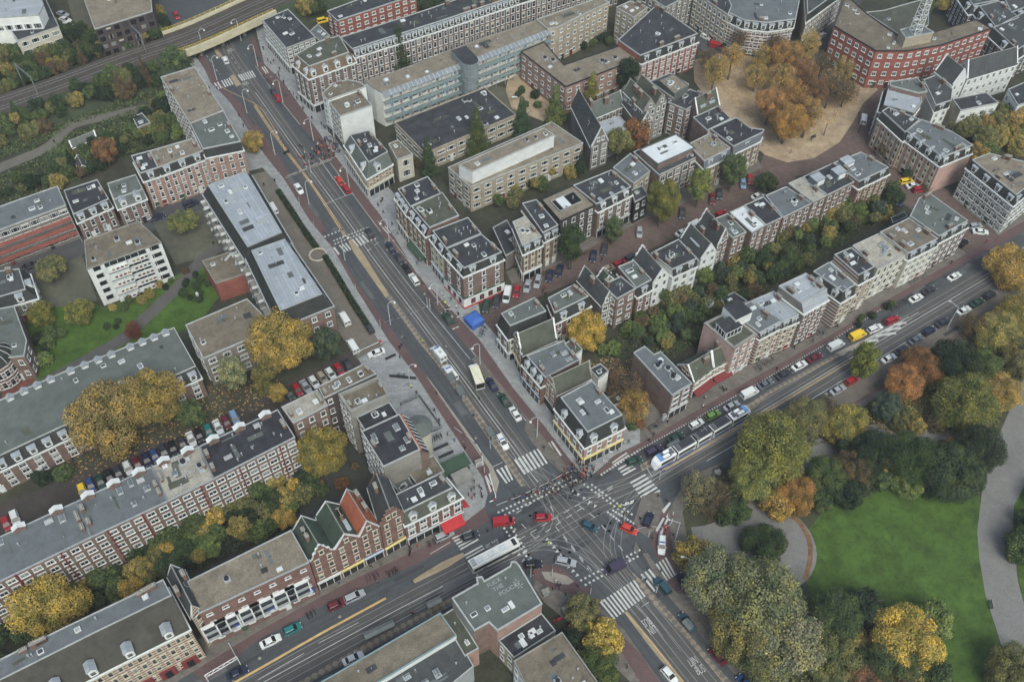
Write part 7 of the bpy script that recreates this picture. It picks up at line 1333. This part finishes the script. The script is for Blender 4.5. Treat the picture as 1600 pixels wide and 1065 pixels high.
for k,(x0,y0,x1,y1,h,lb)in enumerate(((626,633,655,619,1.1,'upper glazed terrace screen of the plaza terrace'),(655,619,690,668,1.1,'long glazed terrace screen facing the main road'),(662,680,690,668,1.1,'lower glazed terrace screen of the plaza terrace'),(678,704,700,694,.5,'low dark wall strip on the plaza, upper of two'),(686,716,708,706,.5,'low dark wall strip on the plaza, lower of two'),(603,562,618,555,.5,'low dark seating wall near the barrier end of the plaza'),(609,588,650,592,.5,'low crooked wall crossing the upper plaza'))):
 a_,b_=G(x0,y0),G(x1,y1);d=b_-a_;L=d.length;o=root('terrace_screen' if h>1 else 'low_wall',(a_+b_)/2,atan2(d.y,d.x),lb,'screen' if h>1 else 'wall')
 if h>1:
  b=MB();b.box((0,0,.15),(L,.06,.95),M['glassroof']);put('glass',b,o);b=MB();b.box((0,0,.1),(L,.3,.14),M['dark']);
  for q in range(int(L/1.4)+1):b.box((-L/2+q*1.4,0,.1),(.1,.12,1.1),M['dark'])
  put('frame',b,o)
 else:b=MB();b.box((0,0,.08),(L,.5,.4),M['brickd']);put('wall',b,o);b=MB();b.box((0,0,.48),(L+.1,.6,.08),M['dark']);put('coping',b,o)
o=root('market_stall',G(712,733),radians(30),'dark green covered flower stall beside the corner shop block','stall');b=MB();b.box((0,0,2.4),(6.5,3.4,.2),M['dgreen']);b.box((0,1.6,.3),(6.4,.1,2.1),M['dark']);b.box((0,-1.2,.3),(5.8,.8,.7),M['dgreen']);put('stall_roof',b,o);b=MB()
for x in(-3,0,3):b.box((x,-1.6,0),(.1,.1,2.4),M['steel'])
put('post',b,o)
o=root('market_stall',G(722,752),radians(30),'pale grey stall roof next to the dark green flower stall','stall');b=MB();b.box((0,0,2.5),(4.4,3.2,.16),M['cement']);b.box((0,1.4,.3),(4.2,.1,2.2),M['dgreen']);put('stall_roof',b,o);b=MB()
for x in(-2,2):b.box((x,-1.4,0),(.1,.1,2.5),M['steel'])
put('post',b,o)
o=root('sign_truss',G(352,1052),atan2((G(375,1038)-G(335,1062)).y,(G(375,1038)-G(335,1062)).x),'white triangular steel truss frame beside the bottom left street','truss');b=MB()
for z in(3.2,4.4):b.tube([(-3.4,0,z),(3.4,0,z)],.08,M['white'],5)
for k in range(6):b.tube([(-3.4+k*1.13,0,3.2 if k%2 else 4.4),(-3.4+(k+1)*1.13,0,4.4 if k%2 else 3.2)],.06,M['white'],5)
put('truss',b,o);b=MB()
for s in(-1,1):b.tube([(s*3.4,0,0),(s*3.4,0,4.4)],.1,M['white'],6)
put('post',b,o)
for lb,(x0,y0),(x1,y1)in(('steel catenary portal over the tracks, the one farther from the bridge',(37,131),(61,151)),('steel catenary portal over the tracks, the one nearer the bridge',(212,68),(229,84))):
 a_,b_=G(x0,y0,4.5),G(x1,y1,4.5);d=b_-a_;L=d.length;o=root('catenary_portal',(*((a_+b_)/2),4.2),atan2(d.y,d.x),lb,'catenary portal')
 for s in(-1,1):b=MB();b.tube([(s*L/2,0,0),(s*L/2,0,8)],.16,POLEG,6);put('mast',b,o)
 b=MB();b.box((0,0,7.2),(L,.1,.1),POLEG);b.box((0,0,7.9),(L,.1,.1),POLEG)
 for k in range(8):b.tube([(-L/2+k*L/8,0,7.2 if k%2 else 7.9),(-L/2+(k+1)*L/8,0,7.9 if k%2 else 7.2)],.05,POLEG,4)
 put('beam',b,o)
def wire(pts,z,lb,r=.022):
 P=[Vector(p)for p in pts];b=MB();b.tube([(p.x-P[0].x,p.y-P[0].y,z)for p in P],r,M['dark'],3);o=put('overhead_wire',b,loc=(P[0].x,P[0].y,0));tag(o,lb,'wire');return o
wire(offset(W1,-1.62)[::2],5.6,'tram contact wire over the outer track of the main road');wire(offset(W1,1.62)[::2],5.6,'tram contact wire over the inner track of the main road');wire(offset(W2,-1.62)[::2],5.7,'tram contact wire over the park side track of the cross street');wire(offset(W2,1.62)[::2],5.7,'tram contact wire over the house side track of the cross street')
o=root('slide',G(806,156),.6,'white curved slide on the sandy playground','slide');b=MB();b.tube([(-1.6,0,1.6),(-.6,.1,1.3),(.6,.3,.6),(1.6,.6,.25)],.3,M['white'],6);put('chute',b,o);b=MB();b.tube([(-1.7,0,0),(-1.7,0,1.9)],.08,M['steel'],5);put('ladder',b,o)
def bike_proto():
 o=root('bicycle',(0,0),0,None,'bicycle');DK=M['black']
 for x in(-.52,.52):
  b=MB();n=14;b.tube([(x+.33*cos(2*pi*j/n),0,.34+.33*sin(2*pi*j/n))for j in range(n+1)],.025,DK,4)
  for j in range(4):b.tube([(x-.32*cos(pi*j/4),0,.34-.32*sin(pi*j/4)),(x+.32*cos(pi*j/4),0,.34+.32*sin(pi*j/4))],.008,M['steel'],3)
  put('wheel',b,o)
 b=MB();FM=objmat('bicycle_paint',.4)
 for p in(((-.52,0,.34),(-.2,0,.85)),((-.2,0,.85),(.36,0,.82)),((-.1,0,.32),(.38,0,.76)),((-.2,0,.85),(-.1,0,.32)),((-.52,0,.34),(-.1,0,.32)),((.52,0,.34),(.36,0,.95))):b.tube(p,.022,FM,4)
 put('frame',b,o);b=MB();b.box((-.24,0,.92),(.26,.14,.06),DK);put('saddle',b,o);b=MB();b.tube([(.3,-.28,1.0),(.38,0,1.0),(.3,.28,1.0)],.02,DK,4);put('handlebar',b,o);return o
BK=None;BCOL=[(20,20,24),(60,60,70),(90,30,30),(30,50,80),(100,100,105)]
def bikes(x0,y0,x1,y1,n,where,rot=None):
 global BK
 a_,b_=G(x0,y0),G(x1,y1);d=b_-a_
 for k in range(n):
  if BK is None:o=BK=bike_proto();proto_done(o)
  else:o=copy_tree(BK)
  p=a_.lerp(b_,k/max(1,n-1));o.location=(p.x+random.uniform(-.2,.2),p.y+random.uniform(-.2,.2),.02);o.rotation_euler=(random.uniform(-.12,.12),0,atan2(d.y,d.x)+(pi/2 if rot is None else rot)+random.uniform(-.25,.25))
  c=random.choice(BCOL)
  for ch in o.children:ch.color=(*s2l(c),1)
  o['label']='dark bicycle parked in the row '+where;o['category']='bicycle';o['group']='bicycles parked '+where
bikes(1390,485,1415,470,14,'beside the tram street kerb');bikes(670,690,690,682,12,'on the plaza below the terrace');bikes(412,120,428,138,10,'above the dark grey hatchback');bikes(480,965,490,958,6,'left of the dark red hatchback');bikes(606,899,622,890,9,'before the yellow shop sign');bikes(1358,610,1378,598,8,'under the lone parking strip tree')
bikes(622,588,632,590,5,'on the upper plaza');bikes(750,527,757,512,7,'by the blue tent');bikes(1118,738,1128,733,5,'at the park edge');bikes(1186,272,1200,276,5,'at the middle street end');bikes(440,220,450,235,4,'before the upper cordon')
for x0,y0,x1,y1,n,w_ in((1012,672,1032,661,7,'against the dark brick office front'),(1180,577,1205,563,8,'below the striped houses'),(1262,530,1290,514,8,'below the raised zinc roof'),(1420,445,1445,430,7,'before the brown and black roof'),(838,436,856,427,6,'before the banded house'),(905,402,920,395,5,'at the grey brown office'),(575,905,590,899,5,'before the blue shop sign'),(668,852,682,845,6,'at the corner block shops'),(560,272,572,290,6,'beside the ornate cream corner')):bikes(x0,y0,x1,y1,n,w_)
SKIN=mat('skin',(190,148,124),.06,3);HAIR=mat('hair',(58,44,34),.2,3);COAT=objmat('coat_cloth',.9,.2);TR1=mat('dark_trousers',(38,40,50),.15,3);SHOE=M['black']
def person_mesh(pose,hair=HAIR,tr=TR1):
 sw={'stand':0,'walk':.32,'stride':.45,'stand2':.04}[pose];ar={'stand':.05,'walk':.25,'stride':.35,'stand2':.3}[pose]
 vs=[];es=[];rs=[]
 def add(p,r,par=None):
  vs.append(p);rs.append(r)
  if par is not None:es.append((par,len(vs)-1))
  return len(vs)-1
 pel=add((0,0,.95),(.17,.13));sp=add((.0,0,1.15),(.165,.12),pel);ch=add((.01,0,1.36),(.19,.13),sp);nk=add((.01,0,1.5),(.06,.06),ch);hd=add((.03,0,1.62),(.095,.1),nk);add((.03,0,1.72),(.075,.08),hd)
 for s in(-1,1):
  hp=add((0,s*.1,.88),(.11,.1),pel);kn=add((s*sw*.45+.03,s*.11,.5),(.07,.07),hp);an=add((s*sw*.9-.03,s*.11,.09),(.045,.045),kn);add((s*sw*.9+.13,s*.12,.04),(.04,.035),an)
  sh=add((.0,s*.2,1.4),(.07,.07),ch);el=add((-s*ar*.3,s*.27,1.13),(.05,.05),sh);wr=add((-s*ar*.6+.1,s*.26,.9),(.035,.03),el);add((-s*ar*.65+.13,s*.255,.81),(.035,.018),wr)
 me=bpy.data.meshes.new('t');me.from_pydata(vs,es,[]);o=bpy.data.objects.new('t',me);COL.objects.link(o)
 m_=o.modifiers.new('s','SKIN');sv_=me.skin_vertices[0].data
 for i,r in enumerate(rs):sv_[i].radius=r
 sv_[0].use_root=True
 sb=o.modifiers.new('b','SUBSURF');sb.levels=1;sb.render_levels=1
 bpy.context.view_layer.update();out=bpy.data.meshes.new_from_object(o.evaluated_get(bpy.context.evaluated_depsgraph_get()));bpy.data.objects.remove(o)
 out.materials.clear()
 for q in(SKIN,hair,COAT,tr,SHOE):out.materials.append(q)
 for p in out.polygons:
  c=p.center;z=c.z
  p.material_index=4 if z<.09 else 3 if z<.8 and abs(c.y)<.22 else 0 if(z<.87 and abs(c.y)>=.2)else 2 if z<1.49 else(1 if z>1.7 or(z>1.56 and c.x<.02)else 0)
 out.name='person';return out
PM=[person_mesh(p,h,t)for p,h,t in(('stand',HAIR,TR1),('walk',mat('light_hair',(150,124,84),.1),TR1),('stride',mat('black_hair',(28,25,24),.1),mat('blue_jeans',(60,72,96),.15)),('stand2',HAIR,mat('grey_trousers',(84,84,86),.15)))]
PC=dict(black=(26,27,31),navy=(36,42,60),brown=(84,66,52),grey=(104,106,110),red=(160,44,46),white=(190,190,188),beige=(150,134,110),green=(52,68,54),orange=(228,96,50),blue=(62,88,140),hivis=(200,214,60))
def person(x,y,coat,label,group=None,pose=None,rz=None):
 g=G(x,y)if not isinstance(x,Vector)else x;o=link('person',PM[random.randrange(4)if pose is None else pose],None,(g.x,g.y,.02 if pose is None else.02),random.random()*6.28 if rz is None else rz)
 s=random.uniform(.94,1.06);o.scale=(s,s,s);j=random.uniform(.8,1.2);o.color=(*[min(1,v*j)for v in s2l(PC[coat])],1);tag(o,label,'person',group);return o
CN3=dict(hivis='yellow high visibility',navy='dark blue')
def crowd(poly,n,where,cols,hts=0,md=.55):
 P=GP(poly);xs=[p.x for p in P];ys=[p.y for p in P];got=[];t=0
 while len(got)<n and t<20000:
  t+=1;q=Vector((random.uniform(min(xs),max(xs)),random.uniform(min(ys),max(ys))))
  if not inside(q,P)or any((q-k).length<md for k in got):continue
  got.append(q);c=random.choice(cols);o=person(q,0,c,'person in a %s coat standing %s'%(CN3.get(c,c),where),'people in %s coats standing %s'%(CN3.get(c,c),where));o.location.z=hts+.02
DKC=['black','black','navy','grey','brown','black','navy','green','beige','grey','black','navy','black','brown','blue','red','white']
crowd('492,222 520,214 530,228 532,244 505,255 484,262 476,268 470,262 484,246 488,235',52,'in the crowd behind the upper cordon',DKC)
crowd('500,195 512,198 532,235 530,248 520,235 505,212',14,'on the pavement beside the upper crowd',DKC,.12)
crowd('464,225 480,228 478,250 466,250',7,'on the tram tracks left of the upper crowd',DKC)
crowd('884,728 905,722 918,724 930,735 922,748 900,762 888,758 878,745',50,'packed at the yellow shop corner behind the tape',DKC)
crowd('838,764 880,745 888,760 862,776 832,776',20,'along the tape in the junction mouth',DKC)
crowd('805,778 835,766 832,778 806,788',9,'at the left end of the junction tape',DKC)
crowd('860,770 900,764 915,770 900,780 862,785',10,'loosely in the roadway behind the packed corner',DKC)
crowd('732,755 752,750 756,775 745,790 732,780',10,'on the pavement corner by the red awning',DKC,.12)
crowd('862,905 888,920 882,935 858,922',6,'on the pavement below the oval island',DKC,.12)
crowd('695,475 702,480 712,505 706,508 698,492',5,'in the cordoned work area',['hivis','white','black'])
crowd('420,92 440,125 436,130 416,95',5,'walking past the shops under the bridge',DKC,.12)
crowd('400,60 445,135 500,215 505,212 450,132 410,60',10,'on the shop pavement near the bridge',DKC,.12,2)
crowd('545,262 600,338 660,426 720,500 745,520 738,500 650,415 600,335 550,262',10,'on the shop pavement below the upper cordon',DKC,.12,2)
crowd('625,560 660,610 735,715 720,715 650,620 620,580',7,'strolling on the pale plaza',DKC,.12,2)
crowd('970,705 1100,632 1300,520 1300,512 1095,624 965,698',9,'walking along the tram street houses',DKC,.12,2)
crowd('520,925 640,862 700,838 700,830 640,852 515,915',5,'passing the gabled shops',DKC,.12,2)
crowd('1200,215 1300,200 1290,225 1230,245',3,'on the open sand of the square',DKC,.02,2)
for x,y,c,lb in((913,737,'orange','person in bright orange jacket at the yellow shop corner, upper of two'),(911,743,'orange','person in bright orange jacket at the yellow shop corner, lower of two'),(499,243,'orange','person in orange jacket in the middle of the upper crowd'),(503,232,'orange','person in orange jacket near the shops in the upper crowd'),(967,794,'hivis','officer in a yellow jacket beside the motorcycle in the junction'),(857,850,'hivis','officer in a yellow jacket directing traffic near the bus'),(936,805,'black','person in black standing alone above the petrol blue hatchback'),(660,536,'hivis','officer in a yellow jacket on the median by the ambulance'),(697,545,'white','ambulance worker in white beside the ambulance'),(643,606,'hivis','officer in a yellow jacket beside the plaza lamp'),(625,545,'black','left of two people walking on the cycle path by the plaza'),(628,541,'navy','right of two people walking on the cycle path by the plaza'),(682,616,'navy','cyclist-clothed person in dark blue on the cycle path below the plaza lamp'),(749,625,'black','person in black on the white line between the tracks'),(727,702,'black','person in black at the plaza kerb'),(724,695,'grey','person in grey at the plaza kerb'),(740,651,'black','person in black on the chequered platform'),(850,702,'black','person in black waiting on the long island'),(866,725,'grey','person in grey on the island by the crossing'),(982,692,'grey','person in grey passing the yellow shop window'),(964,703,'navy','person in dark blue passing the yellow shop window'),(1014,690,'black','person in black walking above the dark purple estate'),(1021,681,'navy','person in dark blue walking by the fenced yard'),(1098,637,'white','person in white at the dark red awning'),(1130,612,'black','left of two people at the second awning'),(1134,611,'navy','right of two people at the second awning'),(1042,785,'black','person in black by the curved zebra'),(1028,776,'navy','person in dark blue near the park corner'),(1039,824,'red','person in red near the police estate car'),(1052,838,'black','person in black by the lighting mast'),(1019,842,'brown','person in brown at the tip of the paved island'),(1003,820,'black','person in black behind the island police hatchback'),(1000,812,'black','officer in black on the paved island'),(1032,894,'black','person in black on the red crossing'),(1008,908,'black','person in black on the lower zebra'),(1058,922,'blue','person in a blue jacket on the leaf strewn cycle path'),(834,897,'red','person in red at the corner of the graffiti roofed block'),(902,917,'black','person in black at the red cycle crossing'),(980,1043,'brown','person in brown at the very bottom pavement'),(720,842,'black','person in black crossing by the corner shops'),(762,831,'black','person in black waiting at the tip of the tan island'),(645,961,'black','person in black on the lower platform'),(562,1010,'grey','person in grey on the lower platform'),(640,856,'navy','person in dark blue before the corner block'),(646,958,'red','person in red beside the short shelter'),(590,911,'grey','person in grey before the blue shop sign'),(402,95,'black','person in black under the curved lamp near the bridge'),(309,93,'black','person in black on the left pavement below the bridge'),(328,141,'black','person in black on the left pavement by the gravel roof'),(340,141,'navy','person in dark blue at the top zebra'),(374,183,'black','person in black by the pink corner block'),(381,199,'green','person in green by the pink corner block'),(86,224,'black','person in black on the pinkish garden path'),(598,314,'black','left of two people passing the ornate corner'),(596,318,'black','right of two people passing the ornate corner'),(621,367,'black','person in black before the green awning'),(613,352,'navy','person in dark blue on the shop pavement'),(430,285,'black','left of two people at the top of the service road'),(413,291,'navy','right of two people at the top of the service road'),(852,461,'black','person in black beside the red hatchback street'),(852,452,'red','person in red on the middle street'),(848,456,'black','person in black on the middle street'),(940,408,'black','person in black walking on the middle street'),(827,428,'navy','person in dark blue before the banded house'),(334,383,'black','person in black on the courtyard path'),(1240,545,'black','person in black on the tram street pavement'),(1307,512,'black','person in black before the striped houses'),(1485,413,'navy','person in dark blue at the end corner building'),(1540,380,'red','person in red crossing the car park street'),(1213,578,'black','person in black under the striped houses'),(1341,180,'black','person in black beside the white van at the square'),(115,720,'black','person in black at the glass canopy of the school wing'),(52,743,'white','person in white near the old parking yard')):
 person(x,y,c,lb)
def moto(x,y,a,lb,col=(200,200,198)):
 o=root('motorcycle',G(x,y),a,lb,'motorcycle');
 for s in(-.7,.7):
  b=MB();n=12;b.loft([[(s+.31*cos(2*pi*j/n),yy,.31+.31*sin(2*pi*j/n))for j in range(n)]for yy in(-.08,.08)],M['rubber']);put('wheel',b,o)
 b=MB();PM_=objmat('car_paint');b.loft([[(xx,-w_,z0),(xx,-w_*.8,z1),(xx,w_*.8,z1),(xx,w_,z0)]for xx,w_,z0,z1 in((-.95,.12,.6,.85),(-.4,.22,.5,.85),(.2,.24,.35,.95),(.6,.26,.5,1.1),(.85,.12,.7,1.15))],PM_);q=put('body',b,o);q.color=(*s2l(col),1)
 b=MB();b.tube([(.5,-.38,1.05),(.6,0,1.08),(.5,.38,1.05)],.03,M['black'],5);put('handlebar',b,o);b=MB();b.box((-.35,0,.85),(.7,.3,.1),M['black']);put('seat',b,o)
moto(976,789,.2,'left of two white police motorcycles in the junction');moto(984,787,.3,'right of two white police motorcycles in the junction');moto(1039,828,1.4,'red and white police motorcycle beside the police estate car',(190,60,60));moto(871,969,.2,'red moped on the pavement by the pale kiosk',(170,40,60));moto(1120,741,1.2,'dark moped at the park edge',(60,62,70));moto(641,863,1.5,'black moped before the corner block shops',(30,30,34));moto(448,240,.5,'dark moped left of the upper crowd',(40,40,44))
_g={}
for o in COL.objects:
 if o.parent is None and o.get('category')in('tree','shrub','bicycle')and o.get('group'):_g.setdefault(o['label'],[]).append(o)
for l,os_ in _g.items():
 if len(os_)>1:
  os_.sort(key=lambda q:q.location.x/max(1.0,q.location.y))
  for k,q in enumerate(os_):q['label']='%s, %s from the left'%(l,ORD[k])if k<len(ORD)else l
hz=MB();xs=[-420,480];hz.box((0,950,-1.2),(3060,3360,215),None)
HZ=bpy.data.materials.new('haze');HZ.use_nodes=True;n=HZ.node_tree;n.nodes.clear();ou=n.nodes.new('ShaderNodeOutputMaterial');pv=n.nodes.new('ShaderNodeVolumePrincipled')
pv.inputs['Color'].default_value=(.88,.96,.97,1);pv.inputs['Density'].default_value=.00022;pv.inputs['Anisotropy'].default_value=.2;n.links.new(pv.outputs[0],ou.inputs['Volume'])
hm=hz.mesh('haze');hm.materials.clear();hm.materials.append(HZ);tag(link('haze',hm),kind='stuff')
